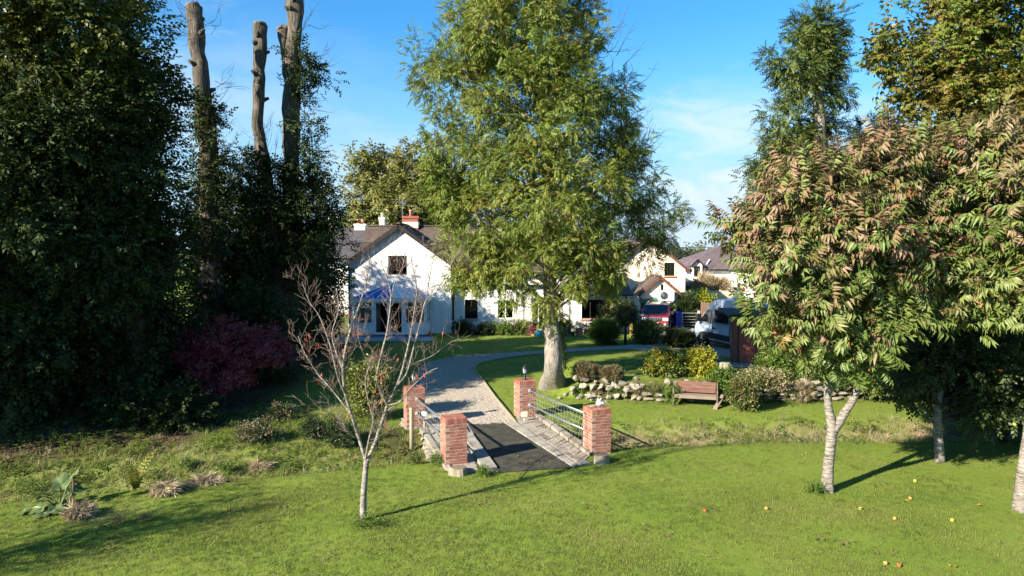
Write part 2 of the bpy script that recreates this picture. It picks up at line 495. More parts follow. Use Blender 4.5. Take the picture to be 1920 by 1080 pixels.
M["white_frame"] = material("white_upvc", [(0.74, 0.75, 0.76), (0.79, 0.80, 0.81)], 2, rough=0.35, spec=0.5)
M["glass"] = glass_material("window_glass")
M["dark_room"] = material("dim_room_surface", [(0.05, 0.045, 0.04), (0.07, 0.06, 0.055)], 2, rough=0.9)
M["curtain"] = material("pale_curtain", [(0.55, 0.58, 0.56), (0.70, 0.72, 0.70)], 8, rough=0.9, stretch=(6, 6, 0.3))
M["blue_reflection"] = material("blue_reflection_panel", [(0.006, 0.10, 0.44), (0.010, 0.13, 0.54)], 1.5, rough=0.25, spec=0.5)  # this and the pale one: reflections of sky and sun put into the colour
M["pale_reflection"] = material("pale_reflection_panel", [(0.52, 0.62, 0.66), (0.62, 0.71, 0.74)], 1.5, rough=0.3, spec=0.5)
M["tin"] = material("galvanised_steel", [(0.26, 0.28, 0.31), (0.40, 0.43, 0.46)], 6, rough=0.45, metal=0.8)
M["wire"] = material("galvanised_wire", [(0.28, 0.30, 0.28), (0.38, 0.40, 0.37)], 6, rough=0.6, metal=0.2)
M["black_metal"] = material("black_metal", [(0.012, 0.013, 0.014), (0.022, 0.022, 0.024)], 6, rough=0.4, spec=0.5)
M["lamp_glass"] = material("frosted_lamp_glass", [(0.42, 0.46, 0.50), (0.52, 0.56, 0.60)], 6, rough=0.15, spec=0.6)
M["post_wood"] = material("weathered_post", [(0.22, 0.19, 0.12), (0.33, 0.29, 0.20)], 6, rough=0.9, stretch=(3, 3, 0.5), bump=0.004, bump_scale=30)
M["bench_red"] = material("faded_red_plank", [(0.095, 0.042, 0.030), (0.135, 0.068, 0.050), (0.20, 0.130, 0.096)], 5, 8, rough=0.85, stretch=(0.5, 4, 4), per_object=0.25, bump=0.002, bump_scale=30)
M["bench_grey"] = material("silvered_plank", [(0.15, 0.115, 0.085), (0.23, 0.185, 0.14)], 5, 8, rough=0.9, stretch=(0.5, 4, 4), bump=0.002, bump_scale=30)
M["iron"] = material("rusty_iron", [(0.11, 0.085, 0.065), (0.18, 0.14, 0.11)], 8, rough=0.8)
M["shed_red"] = material("red_brown_boards", [(0.18, 0.040, 0.027), (0.26, 0.068, 0.046), (0.33, 0.115, 0.085)], 4, 8, rough=0.75, stretch=(3, 3, 0.6), per_object=0.35, bump=0.002, bump_scale=30)
M["fence_brown"] = material("brown_fence_board", [(0.10, 0.055, 0.038), (0.16, 0.09, 0.062)], 4, 8, rough=0.85, stretch=(0.5, 3, 3), per_object=0.3)
M["cream_plastic"] = material("cream_plastic", [(0.66, 0.62, 0.42), (0.70, 0.66, 0.48)], 4, rough=0.5)
M["terracotta"] = material("terracotta", [(0.42, 0.19, 0.12), (0.55, 0.29, 0.20)], 6, rough=0.9, per_object=0.4)
M["green_plastic"] = material("green_glaze", [(0.03, 0.11, 0.075), (0.045, 0.15, 0.10)], 4, rough=0.4)
M["blue_plastic"] = material("blue_bin_plastic", [(0.012, 0.05, 0.36), (0.018, 0.065, 0.42)], 3, rough=0.45, spec=0.4)
M["paving"] = material("pale_paving", [(0.30, 0.31, 0.33), (0.40, 0.41, 0.43)], 3, 8, rough=0.85, per_object=0.4)
M["bark_grey"] = material("grey_bark", [(0.030, 0.024, 0.018), (0.088, 0.074, 0.058), (0.185, 0.160, 0.130)], 5, 9, rough=0.95, stretch=(2.6, 2.6, 0.4), bump=0.09, bump_scale=7)
M["bark_pale"] = material("pale_ash_bark", [(0.085, 0.072, 0.056), (0.25, 0.225, 0.19), (0.37, 0.34, 0.295)], 6, 9, rough=0.95, stretch=(2.8, 2.8, 0.55), bump=0.07, bump_scale=9)
M["bark_dark"] = material("dark_bark", [(0.022, 0.017, 0.012), (0.045, 0.036, 0.027), (0.075, 0.060, 0.046)], 4, 8, rough=0.95, stretch=(2.5, 2.5, 0.5), bump=0.03, bump_scale=9)
M["cherry_bark"] = material("banded_cherry_bark", [(0.060, 0.047, 0.038), (0.155, 0.135, 0.112), (0.29, 0.262, 0.228)], 4.5, 8, rough=0.8, stretch=(1.6, 1.6, 9), bump=0.006, bump_scale=6, lo=0.34, hi=0.62)
M["birch_bark"] = material("pale_young_bark", [(0.085, 0.068, 0.056), (0.19, 0.165, 0.14), (0.30, 0.275, 0.245)], 5, 8, rough=0.85, stretch=(2, 2, 5), lo=0.34, hi=0.62)
M["twig_red"] = material("reddish_twig", [(0.125, 0.078, 0.064), (0.25, 0.19, 0.16)], 5, rough=0.8)
M["cut_wood"] = material("cut_timber_end", [(0.13, 0.10, 0.07), (0.22, 0.175, 0.125)], 9, rough=0.9)
M["log_wood"] = material("weathered_log", [(0.17, 0.14, 0.10), (0.30, 0.26, 0.20)], 6, 8, rough=0.95, stretch=(3, 3, 0.6), bump=0.01, bump_scale=16)
M["soil"] = material("potting_soil", [(0.03, 0.02, 0.013), (0.05, 0.035, 0.022)], 20, rough=1)
# vehicles
M["car_red"] = material("dark_red_paint", [(0.16, 0.012, 0.018), (0.17, 0.013, 0.019)], 1, rough=0.35, spec=0.5, coat=0.8)
M["van_silver"] = material("silver_blue_paint", [(0.33, 0.42, 0.52), (0.34, 0.43, 0.53)], 1, rough=0.35, spec=0.5, metal=0.1, coat=0.6)
M["black_plastic"] = material("black_plastic", [(0.016, 0.017, 0.018), (0.024, 0.025, 0.026)], 6, rough=0.6)
M["car_glass"] = material("dark_car_glass", [(0.008, 0.010, 0.014), (0.010, 0.013, 0.018)], 1, rough=0.05, spec=0.9)
M["chrome"] = material("chrome", [(0.62, 0.64, 0.66), (0.66, 0.68, 0.70)], 1, rough=0.2, metal=0.9)
M["headlamp"] = material("headlamp_lens", [(0.50, 0.54, 0.58), (0.60, 0.64, 0.68)], 8, rough=0.1, spec=0.8)
M["tyre"] = material("tyre_rubber", [(0.014, 0.014, 0.014), (0.022, 0.022, 0.022)], 8, rough=0.9)
M["alloy"] = material("alloy_rim", [(0.34, 0.35, 0.36), (0.42, 0.43, 0.44)], 4, rough=0.35, metal=0.7)
M["teal"] = material("teal_trim", [(0.05, 0.25, 0.27), (0.06, 0.28, 0.30)], 3, rough=0.4)
# fruit
M["apple_red"] = material("red_apple", [(0.30, 0.035, 0.020), (0.45, 0.16, 0.04)], 14, rough=0.4)
M["apple_yellow"] = material("yellow_apple", [(0.48, 0.42, 0.05), (0.56, 0.52, 0.10)], 14, rough=0.4)
M["apple_orange"] = material("russet_apple", [(0.45, 0.20, 0.05), (0.55, 0.32, 0.09)], 14, rough=0.4)
# leaves
M["leaf_ash"] = leaf_material("ash_leaf", [(0.070, 0.118, 0.018), (0.128, 0.185, 0.028), (0.190, 0.228, 0.038), (0.28, 0.258, 0.052)], 0.5, 0.55, 0.38, odd=(0.17, 0.062, 0.022), odd_amount=0.05)
M["leaf_ash_green"] = leaf_material("green_ash_leaf", [(0.035, 0.070, 0.013), (0.065, 0.105, 0.018), (0.105, 0.130, 0.026), (0.16, 0.15, 0.04)], 0.45, 0.6, 0.28)
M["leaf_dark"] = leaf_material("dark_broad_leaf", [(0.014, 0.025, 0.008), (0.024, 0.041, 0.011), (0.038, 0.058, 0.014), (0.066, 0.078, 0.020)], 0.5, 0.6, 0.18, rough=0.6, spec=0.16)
M["leaf_ivy"] = leaf_material("ivy_leaf", [(0.016, 0.030, 0.010), (0.028, 0.048, 0.014), (0.050, 0.072, 0.022)], 0.4, 1.5, 0.12, rough=0.45)
M["leaf_cherry"] = leaf_material("cherry_leaf", [(0.065, 0.115, 0.020), (0.105, 0.155, 0.030), (0.160, 0.190, 0.052), (0.20, 0.175, 0.075)], 0.55, 0.5, 0.25, rough=0.45, odd=(0.36, 0.12, 0.04), odd_amount=0.004)
M["leaf_cherry_top"] = leaf_material("turning_cherry_leaf", [(0.125, 0.140, 0.042), (0.170, 0.145, 0.058), (0.220, 0.136, 0.078), (0.255, 0.116, 0.090)], 0.5, 0.6, 0.25, rough=0.45)
M["leaf_sycamore"] = leaf_material("turning_sycamore_leaf", [(0.055, 0.075, 0.012), (0.095, 0.105, 0.016), (0.155, 0.130, 0.024), (0.22, 0.145, 0.034)], 0.55, 0.5, 0.28)
M["leaf_apple"] = leaf_material("apple_leaf", [(0.022, 0.040, 0.012), (0.040, 0.062, 0.016), (0.068, 0.088, 0.024)], 0.4, 0.8, 0.15)
M["leaf_willow"] = leaf_material("yellowing_far_leaf", [(0.105, 0.120, 0.026), (0.150, 0.155, 0.034), (0.200, 0.180, 0.044)], 0.55, 0.35, 0.25)
M["leaf_far"] = leaf_material("distant_leaf", [(0.075, 0.100, 0.050), (0.11, 0.125, 0.065)], 0.5, 0.2, 0.2)
M["leaf_maple"] = leaf_material("purple_maple_leaf", [(0.14, 0.018, 0.026), (0.23, 0.040, 0.050), (0.34, 0.100, 0.100)], 0.45, 0.9, 0.25)
M["leaf_red"] = leaf_material("scarlet_leaf", [(0.30, 0.035, 0.02), (0.42, 0.09, 0.035)], 0.2, 2, 0.3)
M["leaf_yellow"] = leaf_material("golden_shrub_leaf", [(0.15, 0.17, 0.018), (0.26, 0.25, 0.022), (0.36, 0.30, 0.03)], 0.4, 2, 0.28)
M["leaf_lime"] = leaf_material("lime_shrub_leaf", [(0.17, 0.21, 0.016), (0.30, 0.31, 0.022)], 0.4, 2, 0.28)
M["leaf_shrub"] = leaf_material("shrub_leaf", [(0.035, 0.062, 0.012), (0.075, 0.11, 0.02), (0.13, 0.15, 0.03)], 0.45, 2, 0.22)
M["leaf_fresh"] = leaf_material("fresh_shrub_leaf", [(0.055, 0.10, 0.015), (0.095, 0.155, 0.022), (0.13, 0.19, 0.035)], 0.45, 2, 0.28)
M["leaf_heather"] = leaf_material("faded_heather", [(0.11, 0.085, 0.042), (0.17, 0.135, 0.07), (0.15, 0.16, 0.05)], 0.4, 2, 0.15)
M["leaf_conifer"] = leaf_material("dark_conifer", [(0.018, 0.032, 0.010), (0.030, 0.050, 0.014), (0.055, 0.060, 0.022)], 0.4, 2, 0.08)
M["leaf_variegated"] = leaf_material("variegated_leaf", [(0.050, 0.080, 0.014), (0.11, 0.14, 0.024), (0.26, 0.25, 0.08)], 0.3, 2, 0.22)
M["leaf_dry"] = leaf_material("dry_stem", [(0.22, 0.165, 0.09), (0.33, 0.26, 0.155), (0.42, 0.345, 0.225)], 0.4, 3, 0.15)
M["leaf_gunnera"] = leaf_material("large_rhubarb_leaf", [(0.075, 0.12, 0.035), (0.14, 0.18, 0.07)], 0.4, 3, 0.2)
M["leaf_fern"] = leaf_material("yellow_fern_frond", [(0.15, 0.16, 0.022), (0.22, 0.21, 0.035)], 0.4, 3, 0.25)
M["grass_blade"] = leaf_material("lawn_blade", [(0.090, 0.140, 0.024), (0.130, 0.178, 0.032), (0.175, 0.202, 0.044), (0.235, 0.230, 0.078)], 0.70, 0.45, 0.25, spec=0.2, place=True)
M["grass_long"] = leaf_material("long_grass_blade", [(0.100, 0.160, 0.022), (0.155, 0.210, 0.032), (0.225, 0.235, 0.070), (0.30, 0.26, 0.13)], 0.6, 0.9, 0.3, spec=0.2, place=True)
M["grass_dry"] = leaf_material("straw_blade", [(0.18, 0.14, 0.075), (0.29, 0.235, 0.145), (0.38, 0.325, 0.22)], 0.4, 1.2, 0.2, spec=0.2, place=True)
M["leaf_fallen"] = leaf_material("fallen_leaf", [(0.32, 0.16, 0.03), (0.48, 0.32, 0.06)], 0.1, 2, 0.2)

# ------------------------------------------------------------------ ground
def value_noise(x, y, seed=0.0, octaves=3):
    """Cheap smooth noise for numpy arrays, about -1..1."""
    out = np.zeros_like(x); amp = 1.0; tot = 0.0
    r = rng_of(int(seed * 100) + 7)
    for o in range(octaves):
        for k in range(3):
            a = r.uniform(0, 2 * np.pi); f = (1.0 + 0.35 * k) * 2 ** o
            out += amp * np.sin((x * np.cos(a) + y * np.sin(a)) * f + r.uniform(0, 6.28) + 1.3 * np.sin((x * np.sin(a) - y * np.cos(a)) * f * 0.6 + r.uniform(0, 6.28)))
        tot += amp * 1.9; amp *= 0.55
    return out / tot

def cover_masks(x, y):
    """Where rough growth, straw and bare soil lie, as functions of the place."""
    n1 = value_noise(x * 0.9, y * 0.9, 1.0); n2 = value_noise(x * 2.1, y * 2.1, 2.0)
    dd = y - ditch_y(x)
    near = smooth(-1.5, -0.75, dd + 0.35 * n1)
    right = smooth(1.0, 2.5, x)
    reach = 0.9 + 3.3 * smooth(-3.8, -4.7, x)
    far_left = smooth(1.3, 0.0, dd - reach + 0.5 * n1 * smooth(-3.6, -4.4, x) - 0.25 * np.clip(-x - 5, 0, 6))
    far_right = smooth(1.7, 0.9, dd + 0.3 * n1)
    rough = near * (far_right * right + far_left * (1 - right)) * smooth(26, 24, y)
    dry = np.exp(-((dd - 0.1 + 0.3 * n1) / 0.55) ** 2) * smooth(-0.25, 0.3, n2 + 0.25) * (0.25 + 0.95 * right) * smooth(60, 30, np.abs(x))
    line = -0.6 * x + 0.8 * y
    soil = smooth(20.4, 21.6, line + 0.7 * n1) * smooth(-7.4, -9.6, x + 0.3 * n2) * smooth(60, 36, y) * smooth(0.3, 1.2, dd)
    # bare earth at the far left of the bridge and under the terrace wall
    soil = np.maximum(soil, 0.9 * np.exp(-(((x + 3.4) / 0.9) ** 2 + ((y - 19.8) / 1.1) ** 2)) * smooth(-0.6, 0.3, n2 + 0.4))
    wall = y - wall_y(x)
    soil = np.maximum(soil, 0.75 * smooth(2.2, 3.0, x) * np.exp(-((wall - 0.2) / 0.5) ** 2))
    # a thin worn patch under the cherry
    worn = 0.55 * np.exp(-(((x - 6.6) / 0.55) ** 2 + ((y - 14.1) / 0.4) ** 2)) * smooth(-0.4, 0.5, n2)
    worn = np.maximum(worn, 0.6 * np.exp(-(((x + 9.0) / 1.8) ** 2 + ((y - 13.6) / 0.5) ** 2)) * smooth(-0.1, 0.6, n2))
    dry = np.maximum(dry, worn)
    return rough, np.clip(dry, 0, 1), np.clip(soil, 0, 1)

def build_ground():
    xs = np.concatenate([[-3000, -1200, -500, -200, -110, -75], np.arange(-56, -20, 2.0), np.arange(-20, 18, 0.22), np.arange(18, 56, 2.0), [75, 110, 200, 500, 1200, 3000]])
    ys = np.concatenate([[-400, -120, -50, -20, -6, 0, 3, 5.5], np.arange(7.5, 30, 0.2), np.arange(30, 62, 0.8), [66, 72, 80, 95, 120, 160, 240, 400, 800, 1600, 4000]])
    X, Y = np.meshgrid(xs, ys)
    Z = ground_z(X, Y)
    rough, dry, soil = cover_masks(X, Y)
    near = smooth(60, 40, np.abs(X)) * smooth(70, 45, Y)
    Z = Z + near * (0.012 * value_noise(X * 1.3, Y * 1.3, 4.0) + rough * 0.07 * value_noise(X * 2.4, Y * 2.4, 5.0) + soil * 0.05 * value_noise(X * 2, Y * 2, 6.0))
    nx, ny = len(xs), len(ys)
    verts = np.stack([X.ravel(), Y.ravel(), Z.ravel()], 1)
    i = np.arange((ny - 1) * nx).reshape(ny - 1, nx)[:, :-1].ravel()
    faces = np.stack([i, i + 1, i + nx + 1, i + nx], 1)
    me = array_mesh("ground", verts, faces, M["ground"], soft=True)
    for n, a in (("rough", rough), ("dry", dry), ("soil", soil)):
        at = me.attributes.new(n, 'FLOAT', 'POINT'); at.data.foreach_set("value", a.ravel().astype(np.float32))
    o = link("ground", me)
    tag(o, "mown green lawn with rough banks along a ditch", None, None, "structure")
build_ground()

# gravel drive: pairs of left and right edge points, read off where they lie on the ground
DRIVE_L = [P(*p) for p in [(752, 802), (763, 765), (776, 725), (786, 696), (806, 680), (858, 669), (940, 663), (1030, 658), (1120, 652), (1195, 645), (1236, 628), (1236, 616)]]
DRIVE_R = [P(*p) for p in [(968, 797), (936, 758), (906, 717), (889, 694), (899, 682), (945, 672), (1006, 665), (1075, 660), (1160, 656), (1250, 658), (1335, 640), (1312, 616)]]

def strip_points(left, right, per, across):
    a = catmull(left, per); b = catmull(right, per)
    rows = []
    for p, q in zip(a, b):
        rows.append([p.lerp(q, k / across) for k in range(across + 1)])
    return rows

def build_drive():
    rows = strip_points(DRIVE_L, DRIVE_R, 8, 10)
    v = np.array([[(p.x, p.y, float(ground_z(p.x, p.y)) + 0.03) for p in r] for r in rows])
    v[..., 2] = np.maximum(v[..., 2], 0.02)
    ny, nx = v.shape[:2]
    i = np.arange((ny - 1) * nx).reshape(ny - 1, nx)[:, :-1].ravel()
    faces = np.stack([i, i + 1, i + nx + 1, i + nx], 1)
    tag(link("gravel_drive", array_mesh("gravel_drive", v.reshape(-1, 3), faces, M["gravel"], soft=True)), "pale gravel drive curving from the bridge", None, None, "structure")
    return v.reshape(-1, 3), faces
drive_v, drive_f = build_drive()

def apron():
    pts = [P(1285, 640), P(1318, 626), P(1345, 640), P(1420, 690), P(1372, 690), P(1345, 676), P(1300, 662)]
    s = Shape()
    c = sum(pts, Vector()) / len(pts)
    n = len(pts)
    for k in range(n):
        s.face([on_ground(c.x, c.y, 0.036), on_ground(pts[k].x, pts[k].y, 0.036), on_ground(pts[(k + 1) % n].x, pts[(k + 1) % n].y, 0.036)])
    s.build("parking_apron", M["gravel"], kind="structure")
apron()

# ------------------------------------------------------------------ scattered stuff (geometry nodes)
def scatter(name, tuft_v, tuft_f, area_v, area_f, density, mat, smin, smax, label, mat_index=None, seed=1, lean=0.0):
    """One object: its area mesh carries a density attribute, its own tuft is instanced over it."""
    na = len(area_v); k = 4
    tv = np.asarray(tuft_v, float); tf = np.asarray(tuft_f, int)
    v = np.concatenate([np.asarray(area_v, float), tv]); f = np.concatenate([area_f, tf + na])
    me = array_mesh(name, v, f, mat)
    d = np.concatenate([density, np.zeros(len(tv))]).astype(np.float32)
    me.attributes.new("density", 'FLOAT', 'POINT').data.foreach_set("value", d)
    is_t = np.concatenate([np.zeros(len(area_f), bool), np.ones(len(tf), bool)])
    me.attributes.new("tuft", 'BOOLEAN', 'FACE').data.foreach_set("value", is_t)
    o = link(name, me); tag(o, label, None, None, "stuff")
    g = bpy.data.node_groups.new(name, 'GeometryNodeTree')
    g.interface.new_socket("Geometry", in_out='INPUT', socket_type='NodeSocketGeometry')
    g.interface.new_socket("Geometry", in_out='OUTPUT', socket_type='NodeSocketGeometry')
    N, L = g.nodes, g.links
    gi = N.new("NodeGroupInput"); go = N.new("NodeGroupOutput")
    sep = N.new("GeometryNodeSeparateGeometry"); sep.domain = 'FACE'
    at = N.new("GeometryNodeInputNamedAttribute"); at.data_type = 'BOOLEAN'; at.inputs["Name"].default_value = "tuft"
    de = N.new("GeometryNodeInputNamedAttribute"); de.data_type = 'FLOAT'; de.inputs["Name"].default_value = "density"
    di = N.new("GeometryNodeDistributePointsOnFaces"); di.inputs["Seed"].default_value = seed
    ins = N.new("GeometryNodeInstanceOnPoints")
    rr = N.new("FunctionNodeRandomValue"); rr.data_type = 'FLOAT_VECTOR'
    rr.inputs["Min"].default_value = (-lean, -lean, 0); rr.inputs["Max"].default_value = (lean, lean, 6.283)
    rs = N.new("FunctionNodeRandomValue"); rs.data_type = 'FLOAT'
    rs.inputs[2].default_value = smin; rs.inputs[3].default_value = smax
    L.new(gi.outputs[0], sep.inputs["Geometry"]); L.new(at.outputs[0], sep.inputs["Selection"])
    L.new(sep.outputs["Inverted"], di.inputs["Mesh"]); L.new(de.outputs[0], di.inputs["Density"])
    L.new(di.outputs["Points"], ins.inputs["Points"]); L.new(sep.outputs["Selection"], ins.inputs["Instance"])
    L.new(rr.outputs[0], ins.inputs["Rotation"]); L.new(rs.outputs[1], ins.inputs["Scale"])
    L.new(ins.outputs["Instances"], go.inputs[0])
    m = o.modifiers.new("scatter", 'NODES'); m.node_group = g
    return o

def tuft(n, radius, h0, h1, width, bend, seed):
    """A tuft of n blades: each a bent strip of two quads ending in a narrow tip."""
    r = rng_of(seed); V = []; F = []
    for _ in range(n):
        a = r.uniform(0, 6.28); d = radius * math.sqrt(r.uniform(0, 1)); x, y = d * math.cos(a), d * math.sin(a)
        h = r.uniform(h0, h1); q = r.uniform(0, 6.28); bx, by = math.cos(q), math.sin(q); b = bend * h * r.uniform(0.3, 1.2)
        sx, sy = -by * width / 2, bx * width / 2
        p = [(x, y, 0), (x + bx * b * 0.35, y + by * b * 0.35, h * 0.6), (x + bx * b, y + by * b, h * r.uniform(0.75, 1.0))]
        w = [1, 0.8, 0.15]; i = len(V)
        for (px, py, pz), k in zip(p, w):
            V += [(px - sx * k, py - sy * k, pz), (px + sx * k, py + sy * k, pz)]
        F += [(i, i + 1, i + 3, i + 2), (i + 2, i + 3, i + 5, i + 4)]
    return V, F

def area_grid(x0, x1, y0, y1, step):
    xs = np.arange(x0, x1, step); ys = np.arange(y0, y1, step)
    X, Y = np.meshgrid(xs, ys); nx, ny = len(xs), len(ys)
    i = np.arange((ny - 1) * nx).reshape(ny - 1, nx)[:, :-1].ravel()
    f = np.stack([i, i + 1, i + nx + 1, i + nx], 1)
    return X.ravel(), Y.ravel(), f

def hard_mask(x, y):
    """1 on the drive, bridge and terrace foot, where no grass grows."""
    m = np.zeros_like(x)
    def inside(poly):
        c = np.zeros(len(x), bool); n = len(poly); j = n - 1
        for i in range(n):
            xi, yi = poly[i]; xj, yj = poly[j]
            if yi != yj:
                c ^= ((yi > y) != (yj > y)) & (x < (xj - xi) * (y - yi) / (yj - yi) + xi)
            j = i
        return c
    d = [(p.x, p.y) for p in catmull(DRIVE_L, 4)] + [(p.x, p.y) for p in reversed(catmull(DRIVE_R, 4))]
    b = [(P(*p).x, P(*p).y) for p in [(790, 800), (838, 893), (930, 893), (1100, 876), (1110, 850), (1000, 780)]]
    m[inside(d) | inside(b)] = 1
    return m

def keep_in_view(x, y):
    return (np.abs(x) < 0.80 * y + 1.5)

# mown lawn
gx, gy, gf = area_grid(-30, 24, 8.5, 42, 0.44)
rough_m, dry_m, soil_m = cover_masks(gx, gy)
hard = hard_mask(gx, gy)
view = keep_in_view(gx, gy)
gz = ground_z(gx, gy) + 0.012 * value_noise(gx * 1.3, gy * 1.3, 4.0) + rough_m * 0.07 * value_noise(gx * 2.4, gy * 2.4, 5.0)
g_area = np.stack([gx, gy, gz], 1)
lawn_density = (1 - rough_m * 0.7) * (1 - soil_m) * (1 - 0.7 * dry_m) * (1 - hard) * view * (70 + 260 * smooth(22, 11, gy)) * smooth(42, 36, gy)
lawn_density *= 0.55 + 0.6 * value_noise(gx * 1.1, gy * 1.1, 9.0)
v, f = tuft(15, 0.07, 0.018, 0.042, 0.0055, 0.8, 3)
scatter("lawn_grass", v, f, g_area, gf, np.clip(lawn_density, 0, None), M["grass_blade"], 0.7, 1.3, "short mown grass of the lawn", seed=2)
# long grass on the banks
n1 = value_noise(gx * 1.6, gy * 1.6, 12.0); n2 = value_noise(gx * 3.1, gy * 3.1, 15.0)
long_density = rough_m * (1 - soil_m * 0.85) * (1 - hard) * view * (46 - 26 * smooth(2, 4, gx)) * smooth(-0.9, 0.4, n1) * (1 - 0.5 * dry_m)
v, f = tuft(18, 0.11, 0.06, 0.20, 0.011, 1.1, 5)
scatter("long_grass", v, f, g_area, gf, np.clip(long_density, 0, None), M["grass_long"], 0.5, 1.25, "long unmown grass on the ditch banks", seed=3, lean=0.25)
dry_density = (dry_m * rough_m * 55 * smooth(-0.4, 0.4, n2) + rough_m * 8 * smooth(0.1, 0.7, -n1)) * (1 - hard) * view
v, f = tuft(20, 0.13, 0.05, 0.20, 0.009, 1.6, 6)
scatter("dry_grass", v, f, g_area, gf, np.clip(dry_density, 0, None), M["grass_dry"], 0.5, 1.2, "straw-coloured dead grass along the ditch", seed=4, lean=0.4)
# low weeds between the long grass, and leaf litter under the trees
def weed(n, radius, length, width, seed, flat=0.35):
    r = rng_of(seed); V = []; F = []
    for _ in range(n):
        a = r.uniform(0, 6.28); d = radius * r.uniform(0, 1) ** 0.5; c = np.array([d * math.cos(a), d * math.sin(a), r.uniform(0.01, 0.05 + flat * 0.3)])
        q = a + r.uniform(-1, 1); ax = np.array([math.cos(q), math.sin(q), r.uniform(-0.3, flat)]); si = np.array([-math.sin(q), math.cos(q), r.uniform(-0.3, 0.3)])
        l = length * r.uniform(0.6, 1.2); w = width * r.uniform(0.6, 1.2); i = len(V)
        V += [c, c + ax * l * 0.45 + si * w / 2 + (0, 0, 0.01), c + ax * l, c + ax * l * 0.45 - si * w / 2 + (0, 0, 0.01)]
        F.append((i, i + 1, i + 2, i + 3))
    return V, F
v, f = weed(14, 0.13, 0.10, 0.055, 8)
weed_density = (rough_m * 16 * smooth(-0.2, 0.5, n2) + soil_m * 4.0 * smooth(-0.2, 0.5, n1)) * (1 - hard) * view
scatter("weeds", v, f, g_area, gf, np.clip(weed_density, 0, None), M["leaf_fresh"], 0.6, 1.4, "low leafy weeds on the rough banks", seed=5)
v, f = weed(16, 0.09, 0.036, 0.026, 18, 0.15)
clover_density = (1 - rough_m) * (1 - soil_m) * (1 - hard) * view * 3.2 * smooth(-0.1, 0.8, n1) * smooth(24, 16, gy)
scatter("lawn_weeds", v, f, g_area, gf, np.clip(clover_density, 0, None), M["leaf_shrub"], 0.6, 1.3, "small clover and daisy leaves in the lawn", seed=15)
v, f = weed(12, 0.25, 0.07, 0.05, 9, 0.02)
litter_density = (0.16 * smooth(30, 20, gy) + soil_m * 12 + hard * 1.4 + rough_m * 0.6 * smooth(-3, -8, gx)) * view
scatter("leaf_litter", v, f, g_area, gf, np.clip(litter_density, 0, None), leaf_material("litter_leaf", [(0.07, 0.045, 0.025), (0.16, 0.11, 0.06), (0.24, 0.17, 0.10)], 0.2, 2, 0.1), 0.6, 1.3, "dead leaves lying under the trees", seed=6)
# loose stones on the drive
dens = np.where(drive_v[:, 1] < 30, 330.0, 60.0)
r_ = rng_of(3)
pv, pf = [], []
for k in range(5):
    c = np.array([r_.uniform(-0.06, 0.06), r_.uniform(-0.06, 0.06), 0.006]); s_ = r_.uniform(0.009, 0.021, 3) * (1.2, 1.0, 0.7); a_ = r_.uniform(0, 3)
    i = len(pv)
    for (x, y, z) in [(-1, -1, -.6), (1, -1, -.6), (1, 1, -.6), (-1, 1, -.6), (-.6, -.55, .8), (.55, -.7, .9), (.7, .6, .7), (-.5, .65, .85)]:
        x, y, z = x * s_[0], y * s_[1], z * s_[2]
        pv.append(c + (x * math.cos(a_) - y * math.sin(a_), x * math.sin(a_) + y * math.cos(a_), z))
    pf += [tuple(i + q for q in t) for t in [(4, 5, 6, 7), (0, 1, 5, 4), (1, 2, 6, 5), (2, 3, 7, 6), (3, 0, 4, 7)]]
scatter("loose_gravel", pv, pf, drive_v, drive_f, dens, M["pebble"], 0.6, 1.5, "loose pale stones of the gravel drive", seed=7)

# ------------------------------------------------------------------ foliage
def leaf_strip(base, ax, nrm, length, width, droop=0.0, fold=0.25, parts=1):
    """A leaf: one rhombus, or two quads folded along the midrib and drooping to the tip."""
    ax = np.asarray(ax, float); ax /= np.linalg.norm(ax); nrm = np.asarray(nrm, float)
    si = np.cross(nrm, ax); si /= np.linalg.norm(si); nn = np.cross(ax, si)
    base = np.asarray(base, float)
    mid = base + ax * length * 0.45 - nn * droop * length * 0.25
    tip = base + ax * length - nn * droop * length
    up = nn * width * fold
    if parts == 2:                          # two halves folded along a drooping midrib
        return [base, mid + si * width / 2 + up, tip, mid - si * width / 2 + up, mid - nn * 0.004], [(0, 1, 2, 4), (0, 4, 2, 3)]
    if parts == 1:
        return [base, mid + si * width / 2 + up, tip, mid - si * width / 2 + up], [(0, 1, 2, 3)]
    m2 = base + ax * length * 0.75 - nn * droop * length * 0.58
    return [base, mid + si * width / 2 + up, m2 + si * width * 0.33 + up, tip, m2 - si * width * 0.33 + up, mid - si * width / 2 + up, mid, m2], \
           [(0, 1, 2, 7), (7, 2, 3, 4), (0, 7, 4, 5)]

